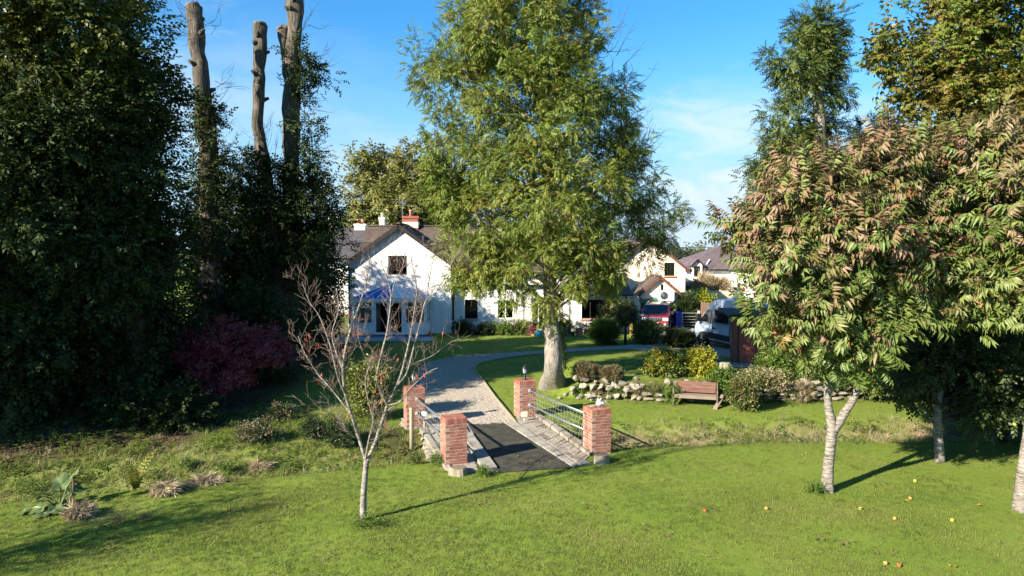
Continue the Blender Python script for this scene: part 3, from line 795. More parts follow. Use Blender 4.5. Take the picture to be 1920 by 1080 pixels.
def sprig_template(kind):
    r = rng_of(11); V = []; F = []
    def put(b, a, n, l, w, d=0.0, fold=0.25, parts=1):
        v, f = leaf_strip(b, a, n, l, w, d, fold, parts)
        i = len(V); V.extend(v); F.extend([tuple(q + i for q in t) for t in f])
    if kind == "ash":                       # pinnate leaf of nine leaflets, drooping
        for i in range(4):
            x = 0.06 + 0.055 * i; z = -0.9 * x * x
            for s in (-1, 1):
                put((x, 0, z), (0.55, s * 0.85, -0.25), (0.15 * r.normal(), 0.15 * r.normal(), 1), 0.105, 0.044, 0.3)
        put((0.28, 0, -0.07), (1, 0, -0.5), (0, 0, 1), 0.11, 0.044, 0.3)
    elif kind == "broad":                   # twig with seven broad leaves
        for i in range(7):
            x = 0.03 + 0.045 * i; s = 1 if i % 2 else -1
            put((x, 0, 0.01 * r.normal()), (0.6, s * (0.9 - 0.1 * i), 0.25 * r.normal()), (0.3 * r.normal(), 0.3 * r.normal(), 1), 0.105, 0.062, 0.2, 0.2)
    elif kind == "sycamore":                # lobed leaves
        for i in range(4):
            x = 0.05 + 0.07 * i; s = 1 if i % 2 else -1
            for da in (-0.65, 0, 0.65):
                a = s * (1.0 - 0.15 * i) + da
                put((x, s * 0.03, 0), (math.cos(a), math.sin(a), -0.25), (0.2 * r.normal(), 0.2 * r.normal(), 1), 0.115, 0.052, 0.25)
    elif kind == "cherry":                  # a whorl of long leaves hanging from the twig end
        for i in range(10):
            s = 1 if i % 2 else -1; x = 0.01 + 0.030 * i
            put((x, 0, 0.35 * x * (0.3 - x)), (0.55 + 0.12 * r.normal(), s * (0.75 - 0.04 * i), -0.30 + 0.12 * r.normal()), (0.1 * r.normal(), -0.25 * s, 1), r.uniform(0.125, 0.17), 0.046, 0.62, 0.25, 2)
        put((0.31, 0, 0), (1, 0, -0.35), (0, 0, 1), 0.13, 0.042, 0.6, 0.25, 2)
    elif kind == "maple":
        for i in range(5):
            x = 0.03 + 0.045 * i; s = 1 if i % 2 else -1
            for da in (-0.9, -0.3, 0.3, 0.9):
                a = s * 0.9 + da
                put((x, s * 0.02, 0), (math.cos(a), math.sin(a), -0.3), (0.2 * r.normal(), 0.2 * r.normal(), 1), 0.07, 0.018, 0.3)
    elif kind == "small":
        for i in range(9):
            x = 0.02 + 0.028 * i; a = 2.4 * i
            put((x, 0, 0), (0.6, math.cos(a), math.sin(a)), (0.4 * r.normal(), 0.4 * r.normal(), 1), 0.058, 0.032, 0.1)
    elif kind == "fine":                    # thin needle-like growth
        for i in range(12):
            x = 0.012 * i; a = 2.4 * i
            put((x, 0, 0), (1.2, 0.7 * math.cos(a), 0.7 * math.sin(a)), (0.4 * r.normal(), 0.4 * r.normal(), 1), 0.075, 0.012, 0.1)
    elif kind == "dry":
        for i in range(7):
            x = 0.02 * i; a = 2.4 * i
            put((x, 0, 0), (1.4, 0.6 * math.cos(a), 0.6 * math.sin(a)), (0.4 * r.normal(), 0.4 * r.normal(), 1), 0.17, 0.014, 0.3)
    elif kind == "far":                     # for trees far off: fewer, larger leaves
        for i in range(4):
            x = 0.05 + 0.10 * i; s = 1 if i % 2 else -1
            put((x, 0, 0), (0.7, s * 0.8, 0.3 * r.normal()), (0.3 * r.normal(), 0.3 * r.normal(), 1), 0.22, 0.11, 0.2)
    return np.array(V), F
TEMPLATES = {k: sprig_template(k) for k in ("ash", "broad", "sycamore", "cherry", "maple", "small", "fine", "dry", "far")}

def sprigs_to_mesh(name, pos, ax, nrm, size, kind, mats, mat_of=None):
    tv, tf = TEMPLATES[kind]
    tf = np.array(tf)
    ax = ax / np.linalg.norm(ax, axis=1, keepdims=True)
    y = np.cross(nrm, ax); y /= np.maximum(np.linalg.norm(y, axis=1, keepdims=True), 1e-6)
    z = np.cross(ax, y)
    Rm = np.stack([ax, y, z], 2) * size[:, None, None]
    v = np.einsum('nij,kj->nki', Rm, tv) + pos[:, None, :]
    n, k = len(pos), len(tv)
    f = (tf[None] + (np.arange(n) * k)[:, None, None]).reshape(-1, tf.shape[1])
    fm = None
    if mat_of is not None:
        fm = np.repeat(mat_of, len(tf))
    return array_mesh(name, v.reshape(-1, 3), f, mats, fm)

def make_clumps(lobes, n, r, out_bias=2.2):
    w = np.array([(l[3] * l[4] * l[5]) ** 0.75 for l in lobes]); w /= w.sum()
    C = []; O = []
    for i in r.choice(len(lobes), n, p=w):
        l = lobes[i]
        d = r.normal(size=3); d /= np.linalg.norm(d)
        q = d * r.uniform(0, 1) ** (1 / out_bias)
        C.append(np.array(l[:3]) + q * np.array(l[3:6])); O.append(d / np.array(l[3:6]))
    O = np.array(O); O /= np.linalg.norm(O, axis=1, keepdims=True)
    return np.array(C), O

def clump_sprigs(C, O, per, cr, r, droop=0.3, flat=0.75, up=0.3):
    """Sprigs gathered round the clump centres: positions, axes and leaf normals."""
    n = len(C)
    per_i = np.maximum(2, (per * r.uniform(0.55, 1.45, n)).astype(int))
    idx = np.repeat(np.arange(n), per_i); m = len(idx)
    rad = (cr * r.uniform(0.6, 1.3, n))[idx]
    d = r.normal(size=(m, 3)); d /= np.linalg.norm(d, axis=1, keepdims=True)
    q = d * (r.uniform(0, 1, m) ** 0.45)[:, None] * rad[:, None]
    q[:, 2] *= flat
    pos = C[idx] + q
    ax = 0.8 * d + 0.55 * O[idx] + 0.35 * r.normal(size=(m, 3)); ax[:, 2] += up - droop * 2
    nr = 0.5 * r.normal(size=(m, 3)) + 0.45 * O[idx]; nr[:, 2] += 1.0
    return pos, ax, nr, idx

def lobe(px, py, depth, rpx, rpy, rdepth=None):
    """A mass of foliage by where it shows, how far away it stands, and its half sizes."""
    c = W(px, py, depth); k = depth / FOCAL
    return (c.x, c.y, c.z, rpx * k, rdepth if rdepth else rpx * k * 0.85, rpy * k)

def limbs(shape, trunk, C, r, n, base_r, k=6, start=0.25):
    """Curved limbs from the trunk line out to n of the clump centres."""
    trunk = [Vector(p) for p in trunk]
    pick = r.choice(len(C), min(n, len(C)), replace=False)
    zs = [p.z for p in trunk]
    for i in pick:
        c = Vector(C[i])
        hd = min((Vector((c.x - p.x, c.y - p.y)).length) for p in trunk)
        zt = c.z - 0.55 * hd - 0.4
        zt = max(zs[0] + start * (zs[-1] - zs[0]), min(zt, zs[-1] - 0.05))
        j = max(q for q in range(len(trunk)) if zs[q] <= zt + 1e-6)
        if j < len(trunk) - 1:
            t = (zt - zs[j]) / max(zs[j + 1] - zs[j], 1e-6); s = trunk[j].lerp(trunk[j + 1], t)
        else:
            s = trunk[-1]
        m1 = s.lerp(c, 0.4) + Vector(r.normal(size=3) * 0.08 * (c - s).length) + Vector((0, 0, 0.10 * (c - s).length))
        L = (c - s).length
        r0 = max(0.012, min(base_r, 0.018 * L + 0.008))
        shape.tube(catmull([s, m1, c], 4), list(lerp_list([r0, r0 * 0.6, 0.006], 9)), k, cap=False)

def tree(name, label, base, trunk, trunk_r, lobes, clumps, per, cr, kind, size, leaf, bark, seed, droop=0.3, n_limbs=60, limb_r=0.12, trunk_sides=12, category="tree",
         group=None, flat=0.75, mats=None, mat_rule=None, out_bias=2.2, up=0.3, flare=0.0, limb_start=0.3, crown_name="crown", extra_trunks=(), shape_noise=0.0, limb_mat=None):
    base = Vector(base)
    r = rng_of(seed)
    t = thing(name, label, category, base, group=group)
    if trunk:
        path = catmull(trunk, 5); rr = list(lerp_list(trunk_r, len(path)))
        s = Shape(); loc = [p - base for p in path]
        if flare:
            rr = [q * (1 + flare * math.exp(-max(0, p.z) / 0.45)) for q, p in zip(rr, loc)]
        s.tube(loc, rr, trunk_sides)
        for (pp, rad) in extra_trunks:
            pth = catmull(pp, 5); s.tube([p - base for p in pth], list(lerp_list(rad, len(pth))), trunk_sides - 2)
        o = s.build("trunk", M[bark], t, soft=True)
        if flare:
            for vtx in o.data.vertices:
                a = math.atan2(vtx.co.y, vtx.co.x); e = math.exp(-max(0, vtx.co.z) / 0.35)
                k_ = 1 + e * 0.20 * math.sin(5 * a + 1.0) + 0.03 * noise.noise(vtx.co * 3)
                vtx.co.x *= k_; vtx.co.y *= k_
        if shape_noise:
            for vtx in o.data.vertices:
                vtx.co += Vector(noise.noise_vector(vtx.co * 1.7)) * shape_noise
    if lobes:
        C, O = make_clumps(lobes, clumps, r, out_bias)
        keep = C[:, 2] > float(base.z) + 0.15
        C, O = C[keep], O[keep]
        if trunk and n_limbs:
            s = Shape(); limbs(s, [p - base for p in catmull(trunk, 4)], C - np.array(base), r, n_limbs, limb_r, start=limb_start)
            s.build("branches", M[limb_mat or bark], t, soft=True)
        pos, ax, nr, idx = clump_sprigs(C, O, per, cr, r, droop, flat, up)
        ok = pos[:, 2] > base.z + 0.02
        pos, ax, nr, idx = pos[ok], ax[ok], nr[ok], idx[ok]
        sz = size * r.uniform(0.75, 1.25, len(pos))
        leafs = [M[leaf]] if mats is None else [M[q] for q in mats]
        mo = None if mat_rule is None else mat_rule(pos, r, idx)
        me = sprigs_to_mesh(crown_name, pos - np.array(base), ax, nr, sz, kind, leafs, mo)
        c = link(crown_name, me, t); c["kind"] = "stuff"
        return t, pos, ax, nr, sz
    return t

def shrub(name, label, base, w, d, h, clumps, per, cr, kind, size, leaf, seed, category="shrub", group=None, droop=0.0, up=0.5, mats=None, mat_rule=None, stem=True, lobes=None, stem_mat="bark_dark", flat=0.8, tangle=False):
    """A bush standing on the ground: leaf clumps over a spread of stems."""
    base = Vector(base); r = rng_of(seed); per = per * 0.46; size = size * 1.25
    t = thing(name, label, category, base, group=group)
    pad = 0.55 * cr + 0.11 * size * (1.0 if kind in ("small", "broad") else 0.6)      # leaf sprays reach beyond the clump centres
    sq = lambda q: max(0.35 * q, q - pad)
    lb = lobes or [(0, 0, h * 0.5 - 0.3 * min(pad, h * .5), sq(w / 2), sq(d / 2), max(0.4 * h * 0.5, h * 0.5 - 0.7 * pad))]
    C, O = make_clumps(lb, clumps, r, 3.0)
    C[:, 2] = np.clip(C[:, 2], 0.06, None)
    pos, ax, nr, idx = clump_sprigs(C, O, per, cr, r, droop, flat, up)
    pos[:, 2] = np.abs(pos[:, 2]) + 0.01
    if tangle:                              # stems lying every way, as in a heap
        ax = r.normal(size=ax.shape) * np.array([1.0, 1.0, 0.22]) - 0.0 * ax
    sz = size * r.uniform(0.7, 1.3, len(pos))
    mo = None if mat_rule is None else mat_rule(pos, r, idx)
    me = sprigs_to_mesh("foliage", pos, ax, nr, sz, kind, [M[leaf]] if mats is None else [M[q] for q in mats], mo)
    c = link("foliage", me, t); c["kind"] = "stuff"
    if stem:
        s = Shape()
        for i in r.choice(len(C), min(14, len(C)), replace=False):
            e = Vector(C[i]); b = Vector((e.x * 0.2, e.y * 0.2, 0))
            s.tube([b, b.lerp(e, 0.5) + Vector((0, 0, 0.08)), e], [0.018, 0.012, 0.005], 5, cap=False)
        s.build("stems", M[stem_mat], t, soft=True)
    return t

# ------------------------------------------------------------------ houses
def wall(s, p0, u, width, z0, top, openings=(), inward=(0, 1, 0), depth=0.16, extra=()):
    """A wall from p0 along u, its top given by top(distance along), with real openings and their reveals."""
    p0 = Vector(p0); u = Vector(u).normalized(); n = Vector(inward)
    xs = sorted(set([0.0, width] + [x for o in openings for x in o[:2]] + list(extra)))
    def pt(x, z, d=0.0):
        return p0 + u * x + n * d + Vector((0, 0, z - p0.z))
    for a, b in zip(xs[:-1], xs[1:]):
        if b - a < 1e-5:
            continue
        m = (a + b) / 2
        hs = sorted([(o[2], o[3]) for o in openings if o[0] - 1e-6 <= m <= o[1] + 1e-6])
        lo = z0
        for (h0, h1) in hs:
            s.face([pt(a, lo), pt(b, lo), pt(b, h0), pt(a, h0)]); lo = h1
        s.face([pt(a, lo), pt(b, lo), pt(b, top(b)), pt(a, top(a))])
    for (a, b, h0, h1) in openings:
        c = [(a, h0), (b, h0), (b, h1), (a, h1)]
        for k in range(4):
            q, w = c[k], c[(k + 1) % 4]
            s.face([pt(*q), pt(*q, depth), pt(*w, depth), pt(*w)])

def slates(s, a, b, c, d, n, w, r, lift=0.02):
    """Courses of slates over the slope a-b (eave) to d-c (ridge); every slate a piece with a lower edge that stands proud."""
    a, b, c, d = map(Vector, (a, b, c, d))
    nr = (b - a).cross(d - a).normalized()
    if nr.z < 0:
        nr = -nr
    for i in range(n):
        t0, t1 = i / n, (i + 1.12) / n
        t1 = min(t1, 1.0)
        l0, r0, l1, r1 = a.lerp(d, t0), b.lerp(c, t0), a.lerp(d, t1), b.lerp(c, t1)
        m = max(1, int(round((r0 - l0).length / w)))
        off = 0.5 if i % 2 else 0.0
        cuts = [0.0] + [(k + off) / m for k in range(1 if not off else 0, m + 1) if 0.02 < (k + off) / m < 0.98] + [1.0]
        for q0, q1 in zip(cuts[:-1], cuts[1:]):
            g = 0.006 / max((r0 - l0).length, 0.1)
            e = nr * (lift * r.uniform(0.7, 1.5))
            p = [l0.lerp(r0, q0 + g) + e, l0.lerp(r0, q1 - g) + e, l1.lerp(r1, q1 - g) + nr * 0.004, l1.lerp(r1, q0 + g) + nr * 0.004]
            s.add(p + [p[0] - e * 1.3, p[1] - e * 1.3], [(0, 1, 2, 3), (4, 5, 1, 0)])

def window(parent, base, x0, x1, z0, z1, y, frame, bars=(0.5,), transom=None, curtain=None, depth=0.11, sill=None, width=0.055):
    """A window set in an opening of a wall that faces the camera: frame, pane and, where seen, sill and curtain."""
    f = Shape(); b = Vector(base)
    X0, X1, Z0, Z1 = x0 - b.x, x1 - b.x, z0 - b.z, z1 - b.z; Y = y + depth - b.y
    g = width
    f.box((X0, Y - 0.04, Z0), (X0 + g, Y + 0.02, Z1)); f.box((X1 - g, Y - 0.04, Z0), (X1, Y + 0.02, Z1))
    f.box((X0 + g, Y - 0.04, Z0), (X1 - g, Y + 0.02, Z0 + g)); f.box((X0 + g, Y - 0.04, Z1 - g), (X1 - g, Y + 0.02, Z1))
    for q in bars:
        x = X0 + (X1 - X0) * q
        f.box((x - g * 0.45, Y - 0.035, Z0 + g), (x + g * 0.45, Y + 0.015, Z1 - g))
    if transom:
        z = Z0 + (Z1 - Z0) * transom
        e = [0.0] + list(bars) + [1.0]
        for q0, q1 in zip(e[:-1], e[1:]):
            f.box((X0 + (X1 - X0) * q0 + g * (1.0 if q0 == 0 else 0.45), Y - 0.03, z - g * 0.45), (X0 + (X1 - X0) * q1 - g * (1.0 if q1 == 1 else 0.45), Y + 0.01, z + g * 0.45))
    w = f.build("window", M[frame], parent)
    Shape().face([(X0 + g, Y, Z0 + g), (X1 - g, Y, Z0 + g), (X1 - g, Y, Z1 - g), (X0 + g, Y, Z1 - g)]).build("pane", M["glass"], w)
    if sill:
        Shape().box((X0 - 0.08, y - b.y - 0.09, Z0 - 0.10), (X1 + 0.08, y - b.y + 0.10, Z0 - 0.003)).build("sill", M[sill], w)
    if curtain:
        c = Shape(); a0, a1 = curtain; n = 14
        for k in range(n):
            q0 = X0 + (X1 - X0) * (a0 + (a1 - a0) * k / n); q1 = X0 + (X1 - X0) * (a0 + (a1 - a0) * (k + 1) / n)
            o0 = 0.10 + 0.025 * (k % 2); o1 = 0.10 + 0.025 * ((k + 1) % 2)
            c.face([(q0, Y + o0, Z0), (q1, Y + o1, Z0), (q1, Y + o1, Z1), (q0, Y + o0, Z1)])
        c.build("curtain", M["curtain"], w)
    return w

def room(s, x0, x1, y0, y1, z0, z1):
    """The dim inside of a house, seen through its windows."""
    s.face([(x0, y1, z0), (x1, y1, z0), (x1, y1, z1), (x0, y1, z1)])
    s.face([(x0, y0, z0), (x1, y0, z0), (x1, y1, z0), (x0, y1, z0)])

def chimney(parent, x, y, z0, z1, w, d, mats, pots, pot_mat="terracotta", pot_h=0.35):
    c = Shape(); c.box((x - w / 2, y - d / 2, z0), (x + w / 2, y + d / 2, z1 - 0.16)); c.mi = 1
    c.box((x - w / 2 - 0.05, y - d / 2 - 0.05, z1 - 0.157), (x + w / 2 + 0.05, y + d / 2 + 0.05, z1))
    o = c.build("chimney", [M[m] for m in mats], parent)
    for k in range(pots):
        px = x + (k - (pots - 1) / 2) * w * 0.42
        Shape().lathe([(0.13, 0), (0.11, pot_h * 0.75), (0.14, pot_h * 0.8), (0.14, pot_h)], 12, (px, y, z1 + 0.002)).build("chimney_pot", M[pot_mat], o, soft=True)
    return o

# ---- white cottage with the gable towards the camera
def cottage():
    B = Vector((-7.0, 41.9, 0.3)); r = rng_of(5)
    t = thing("white_cottage", "white rendered cottage with a steep front gable and long low wing behind the tall ash", "house", B)
    L, Rr, y0, ez, az = -10.08, -3.76, 41.9, 4.66, 6.93
    ax = (L + Rr) / 2
    gx0, gx1 = -7.60, -6.45          # upper window
    def top(u):
        x = L + u; return ez + (az - ez) * (1 - abs(x - ax) / (Rr - ax))
    s = Shape(); o = -B
    wz0, wz1 = 3.92, 5.10
    wall(s, (L, y0, 0.3), (1, 0, 0), Rr - L, 0.3, top, [(gx0 - L, gx1 - L, wz0, wz1), (-8.1 - L, -6.4 - L, 0.32, 2.3)], extra=(ax - L,))
    wall(s, (L, y0, 0.3), (0, 1, 0), 7.4, 0.3, lambda u: ez, inward=(1, 0, 0))
    wall(s, (Rr, y0, 0.3), (0, 1, 0), 0.6, 0.3, lambda u: ez, inward=(-1, 0, 0))
    # long wing
    x1, yw, ew = 3.0, 42.5, 4.25
    xl, el, eb = 7.3, 2.72, 3.75                 # low extension at the right end
    win = [(-2.95, -2.15, 1.15, 2.35), (1.25, 2.05, 0.55, 2.4), (4.35, 6.0, 1.15, 2.35), (-0.9, 0.1, 1.15, 2.3)]
    wall(s, (Rr, yw, 0.3), (1, 0, 0), x1 - Rr, 0.3, lambda u: ew, [(a - Rr, b - Rr, c, d) for k, (a, b, c, d) in enumerate(win) if k != 2])
    wall(s, (x1 + .001, yw, 0.3), (1, 0, 0), xl - x1, 0.3, lambda u: el, [(win[2][0] - x1, win[2][1] - x1, win[2][2], win[2][3])])
    wall(s, (xl, yw, 0.3), (0, 1, 0), 3.6, 0.3, lambda u: el + (eb - el) * u / 3.6, inward=(-1, 0, 0)); wall(s, (xl, yw + 3.6, .3), (-1, 0, 0), xl - x1, .3, lambda u: eb, inward=(0, -1, 0))
    yr, zr, yb = 45.5, 6.93, 49.3
    def side(u):
        y = yw + u; return ew + (zr - 0.05 - ew) * (1 - abs(y - yr) / (yr - yw)) if y < 2 * yr - yw else ew
    wall(s, (x1, yw, 0.3), (0, 1, 0), 6.0, 0.3, side, inward=(-1, 0, 0), extra=(3.0,))
    wall(s, (x1, yw + 6.0, 0.3), (-1, 0, 0), x1 - L, 0.3, lambda u: ew, inward=(0, -1, 0))
    s.v = [tuple(Vector(p) + o) for p in s.v]
    s.build("wall", M["render_white"], t)
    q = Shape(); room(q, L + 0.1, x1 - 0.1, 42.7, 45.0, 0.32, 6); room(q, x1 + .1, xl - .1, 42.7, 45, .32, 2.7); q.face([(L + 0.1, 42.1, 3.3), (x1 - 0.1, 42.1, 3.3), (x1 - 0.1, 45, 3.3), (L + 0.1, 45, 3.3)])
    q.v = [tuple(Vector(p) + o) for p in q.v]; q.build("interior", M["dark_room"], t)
    window(t, B, gx0, gx1, wz0, wz1, y0, "dark_timber", (0.47, 0.62), curtain=(0.07, 0.17), width=0.07)
    window(t, B, *win[0], yw, "dark_timber", (0.5,), sill="terracotta")
    window(t, B, *win[1], yw, "white_frame", (0.5,), width=0.07)
    window(t, B, *win[2], yw, "dark_timber", (0.33, 0.67), sill="terracotta")
    window(t, B, *win[3], yw, "white_frame", (0.5,))
    # roofs
    s = Shape(); s2 = Shape()
    ov, fr = 0.30, 0.28
    dz = (az - ez) / (ax - L)
    apex = az + 0.10
    for sg, xe in ((-1, L - ov), (1, Rr + ov)):
        ze = apex - dz * abs(xe - ax)
        p = [Vector((xe, y0 - fr, ze)), Vector((xe, 45.4, ze)), Vector((ax, 45.4, apex)), Vector((ax, y0 - fr, apex))]
        if sg < 0:
            p = [p[1], p[0], p[3], p[2]]
        slates(s, *p, 15, 0.27, r)
        s2.face([p[0] - Vector((0, 0, .03)), p[1] - Vector((0, 0, .03)), p[2] - Vector((0, 0, .03)), p[3] - Vector((0, 0, .03))])
    def wing_z(y):
        return zr + 0.08 - (zr - ew) / (yr - yw) * abs(y - yr)
    e = yw - 0.3
    slates(s, (Rr + 0.2, e, wing_z(e)), (x1 + 0.2, e, wing_z(e)), (x1 + 0.2, yr, wing_z(yr)), (Rr - 0.2, yr, wing_z(yr)), 16, 0.28, r)
    slates(s, (x1 + .01, e, el - .02), (xl + 0.2, e, el - .02), (xl + 0.2, yw + 3.75, eb + .12), (x1 + .01, yw + 3.75, eb + .12), 13, 0.28, r)
    s2.face([(x1 + .01, e, el - .05), (xl + 0.2, e, el - .05), (xl + 0.2, yw + 3.75, eb + .09), (x1 + .01, yw + 3.75, eb + .09)])
    slates(s, (-9.65, 44.3, wing_z(44.3)), (Rr - 0.2, 44.3, wing_z(44.3)), (Rr - 0.2, yr, wing_z(yr)), (-9.65, yr, wing_z(yr)), 7, 0.28, r)
    s2.face([(-9.65, yr, wing_z(yr) - .03), (x1 + .2, yr, wing_z(yr) - .03), (x1 + .2, 48.8, wing_z(48.8)), (-9.65, 48.8, wing_z(48.8))])
    s2.face([(Rr - 1.5, e, wing_z(e) - .03), (x1 + .2, e, wing_z(e) - .03), (x1 + .2, yr, wing_z(yr) - .03), (Rr - 1.5, yr, wing_z(yr) - .03)])
    for sh in (s, s2):
        sh.v = [tuple(Vector(p) + o) for p in sh.v]
    rf = s2.build("roof", M["dark_timber"], t)
    s.build("slates", M["slate_brown"], rf, kind="stuff")
    rid = Shape()
    for k in range(28):
        xx = -9.6 + k * 0.445
        rid.beam((xx + 0.005, yr, wing_z(yr) + 0.05), (xx + 0.44, yr, wing_z(yr) + 0.05), 0.22, 0.09)
    for k in range(9):
        rid.beam((ax, y0 - fr + k * 0.42, apex + 0.05), (ax, y0 - fr + k * 0.42 + 0.415, apex + 0.05), 0.20, 0.09)
    rid.v = [tuple(Vector(p) + o) for p in rid.v]
    rid.build("ridge_tiles", M["slate_brown"], rf, kind="stuff")
    for sg, xe in ((-1, L - ov), (1, Rr + ov)):
        ze = apex - dz * abs(xe - ax)
        Shape().beam(Vector((ax, y0 - fr - 0.02, apex - 0.13)) - B, Vector((xe, y0 - fr - 0.02, ze - 0.13)) - B, 0.04, 0.24).build("bargeboard", M["dark_timber"], t)
    g = Shape(); g.beam(Vector((Rr + 0.3, e - 0.06, wing_z(e) - 0.06)) - B, Vector((x1 + 0.2, e - 0.06, wing_z(e) - 0.06)) - B, 0.12, 0.10); g.build("gutter", M["black_plastic"], t); g = Shape(); g.beam(Vector((x1 + .3, e - .06, el - .06)) - B, Vector((xl + .2, e - .06, el - .06)) - B, .12, .10); g.build("gutter", M["black_plastic"], t)
    for (x, y, za) in ((Rr + 0.10, 42.42, 4.2), (7.12, 42.40, 2.6), (-9.98, 41.83, 4.4)):
        d = Shape(); d.tube([Vector((x, y, 0.35)) - B, Vector((x, y, za)) - B], 0.045, 8)
        for z in (1.2, 2.4, 3.8):
            if z > za:
                continue
            d.box(Vector((x - 0.065, y - 0.03, z)) - B, Vector((x + 0.065, y + 0.06, z + 0.05)) - B)
        d.build("downpipe", M["black_plastic"], t)
    ch = chimney(t, -6.70 - B.x, yr - B.y, wing_z(yr) - 0.25 - B.z, 7.68 - B.z, 1.0, 0.7, ["brick", "brick"], 1, "terracotta", 0.42)
    Shape().box(Vector((-7.215, yr - 0.365, wing_z(yr) - 0.1)) - B, Vector((-6.185, yr + 0.365, wing_z(yr) + 0.28)) - B).build("flaunching", M["render_cream"], ch)
    ae = Shape(); bx, bz = Vector((-7.28, yr, 7.0)) - B, 8.55 - B.z
    ae.tube([bx, Vector((bx.x, bx.y, bz + 0.25))], 0.022, 6); ae.beam((bx.x - 0.05, bx.y - 0.5, bz), (bx.x + 0.05, bx.y + 0.55, bz), 0.03, 0.03)
    for k in range(7):
        y = bx.y - 0.45 + k * 0.15; ae.beam((bx.x - 0.22, y, bz), (bx.x + 0.22, y, bz), 0.015, 0.015)
    for k in range(4):
        ae.beam((bx.x - 0.26, bx.y + 0.5, bz - 0.15 + k * 0.1), (bx.x + 0.26, bx.y + 0.5, bz - 0.15 + k * 0.1), 0.02, 0.02)
    ae.build("aerial", M["chrome"], t)
    return t
cottage()

def conservatory():
    x0, x1, y0, y1, z0 = -9.31, -5.0, 40.0, 41.88, 0.30
    B = Vector(((x0 + x1) / 2, y0, z0)); o = -B
    t = thing("conservatory", "white framed conservatory on the cottage gable, blue and pale reflections painted on hipped roof glazing", "conservatory", B)
    def local(s):
        s.v = [tuple(Vector(p) + o) for p in s.v]; return s
    zs, zt, ze = 1.09, 2.42, 2.60
    s = Shape(); s.box((x0, y0, z0), (x1, y0 + 0.10, z0 + 0.16)); s.box((x0, y0 + 0.102, z0), (x0 + 0.1, y1, z0 + 0.16)); s.box((x1 - 0.1, y0 + 0.102, z0), (x1, y1, z0 + 0.16))
    local(s).build("plinth", M["brick"], t)
    def panel(a, b):
        q = Shape(); q.box((a, y0 + 0.01, z0 + 0.162), (b, y0 + 0.07, zs))
        n = 3
        for k in range(n):
            w = (b - a) / n; q.box((a + k * w + 0.05, y0 - 0.004, z0 + 0.22), (a + (k + 1) * w - 0.05, y0 + 0.009, zs - 0.07))
        local(q).build("panel", M["white_frame"], t)
    panel(x0 + 0.1, -8.1); panel(-6.40, x1 - 0.1)
    for sx in (x0, x1 - 0.09):
        q = Shape(); q.box((sx, y0 + 0.103, z0 + 0.162), (sx + 0.07, y1, zs)); local(q).build("side_panel", M["white_frame"], t)
        for yy in (y0 + 0.103, y0 + 0.95, y1 - 0.08):
            local(Shape().box((sx, yy, zs + 0.002), (sx + 0.07, yy + 0.07, zt))).build("mullion", M["white_frame"], t)
        q = Shape(); q.face([(sx + 0.03, y0 + 0.11, zs), (sx + 0.03, y1, zs), (sx + 0.03, y1, zt), (sx + 0.03, y0 + 0.11, zt)]); local(q).build("pane", M["glass"], t)
    for a, b in ((x0, -8.1), (-6.40, x1)):
        window(t, B, a, b, zs, zt, y0 - 0.09, "white_frame", (0.10, 0.90), transom=0.74, width=0.085)
    for a, b, h in ((-8.10, -7.25, -7.33), (-7.25, -6.40, -7.17)):
        q = Shape(); g = 0.10
        q.box((a, y0 - 0.01, z0 + 0.162), (a + g, y0 + 0.06, zt)); q.box((b - g, y0 - 0.01, z0 + 0.162), (b, y0 + 0.06, zt))
        q.box((a + g, y0 - 0.01, z0 + 0.162), (b - g, y0 + 0.06, z0 + 0.30)); q.box((a + g, y0 - 0.01, zt - 0.10), (b - g, y0 + 0.06, zt))
        d = local(q).build("door", M["white_frame"], t)
        q = Shape().face([(a + g, y0 + 0.03, z0 + 0.3), (b - g, y0 + 0.03, z0 + 0.3), (b - g, y0 + 0.03, zt - 0.1), (a + g, y0 + 0.03, zt - 0.1)]); local(q).build("pane", M["glass"], d)
        q = Shape().box((h - 0.02, y0 - 0.06, 1.25), (h + 0.02, y0 - 0.011, 1.42)); local(q).build("handle", M["chrome"], d)
    q = Shape(); q.box((x0 - 0.10, y0 - 0.12, zt + 0.002), (x1 + 0.10, y0 + 0.08, ze)); q.box((x0 - 0.10, y0 + 0.082, zt + 0.002), (x0 + 0.08, y1, ze)); q.box((x1 - 0.08, y0 + 0.082, zt + 0.002), (x1 + 0.10, y1, ze))
    local(q).build("eaves_beam", M["white_frame"], t)
    # hipped glazed roof: apex set back against the gable
    A = Vector((-7.08, 40.95, 3.50)); A2 = Vector((-7.08, y1, 3.50))
    fl, fr_ = Vector((x0 - 0.08, y0 - 0.1, ze + 0.01)), Vector((x1 + 0.08, y0 - 0.1, ze + 0.01))
    n = 6; bars = Shape()
    for k in range(n):
        a, b = fl.lerp(fr_, k / n), fl.lerp(fr_, (k + 1) / n)
        q = Shape(); q.face([a, b, A]); local(q).build("roof_panel", M["blue_reflection" if k < 3 else "pale_reflection"], t)
    for k in range(n + 1):
        a = fl.lerp(fr_, k / n); u = Vector((0, 0, 0.022)); bars.beam(a + u, a.lerp(A, 0.97) + u, 0.05, 0.04)
    bl, br = Vector((fl.x, y1, ze + 0.01)), Vector((fr_.x, y1, ze + 0.01))
    for a, b, mt in ((bl, fl, "blue_reflection"), (fr_, br, "blue_reflection")):
        for k in range(3):
            p, p2 = a.lerp(b, k / 3), a.lerp(b, (k + 1) / 3)
            top0 = (A2 if a is bl else A).lerp(A if a is bl else A2, k / 3); top1 = (A2 if a is bl else A).lerp(A if a is bl else A2, (k + 1) / 3)
            q = Shape(); q.face([p, p2, top1, top0]); local(q).build("roof_panel", M[mt], t)
            bars.beam(p + Vector((0, 0, .022)), top0 + Vector((0, 0, .022)), 0.045, 0.04)
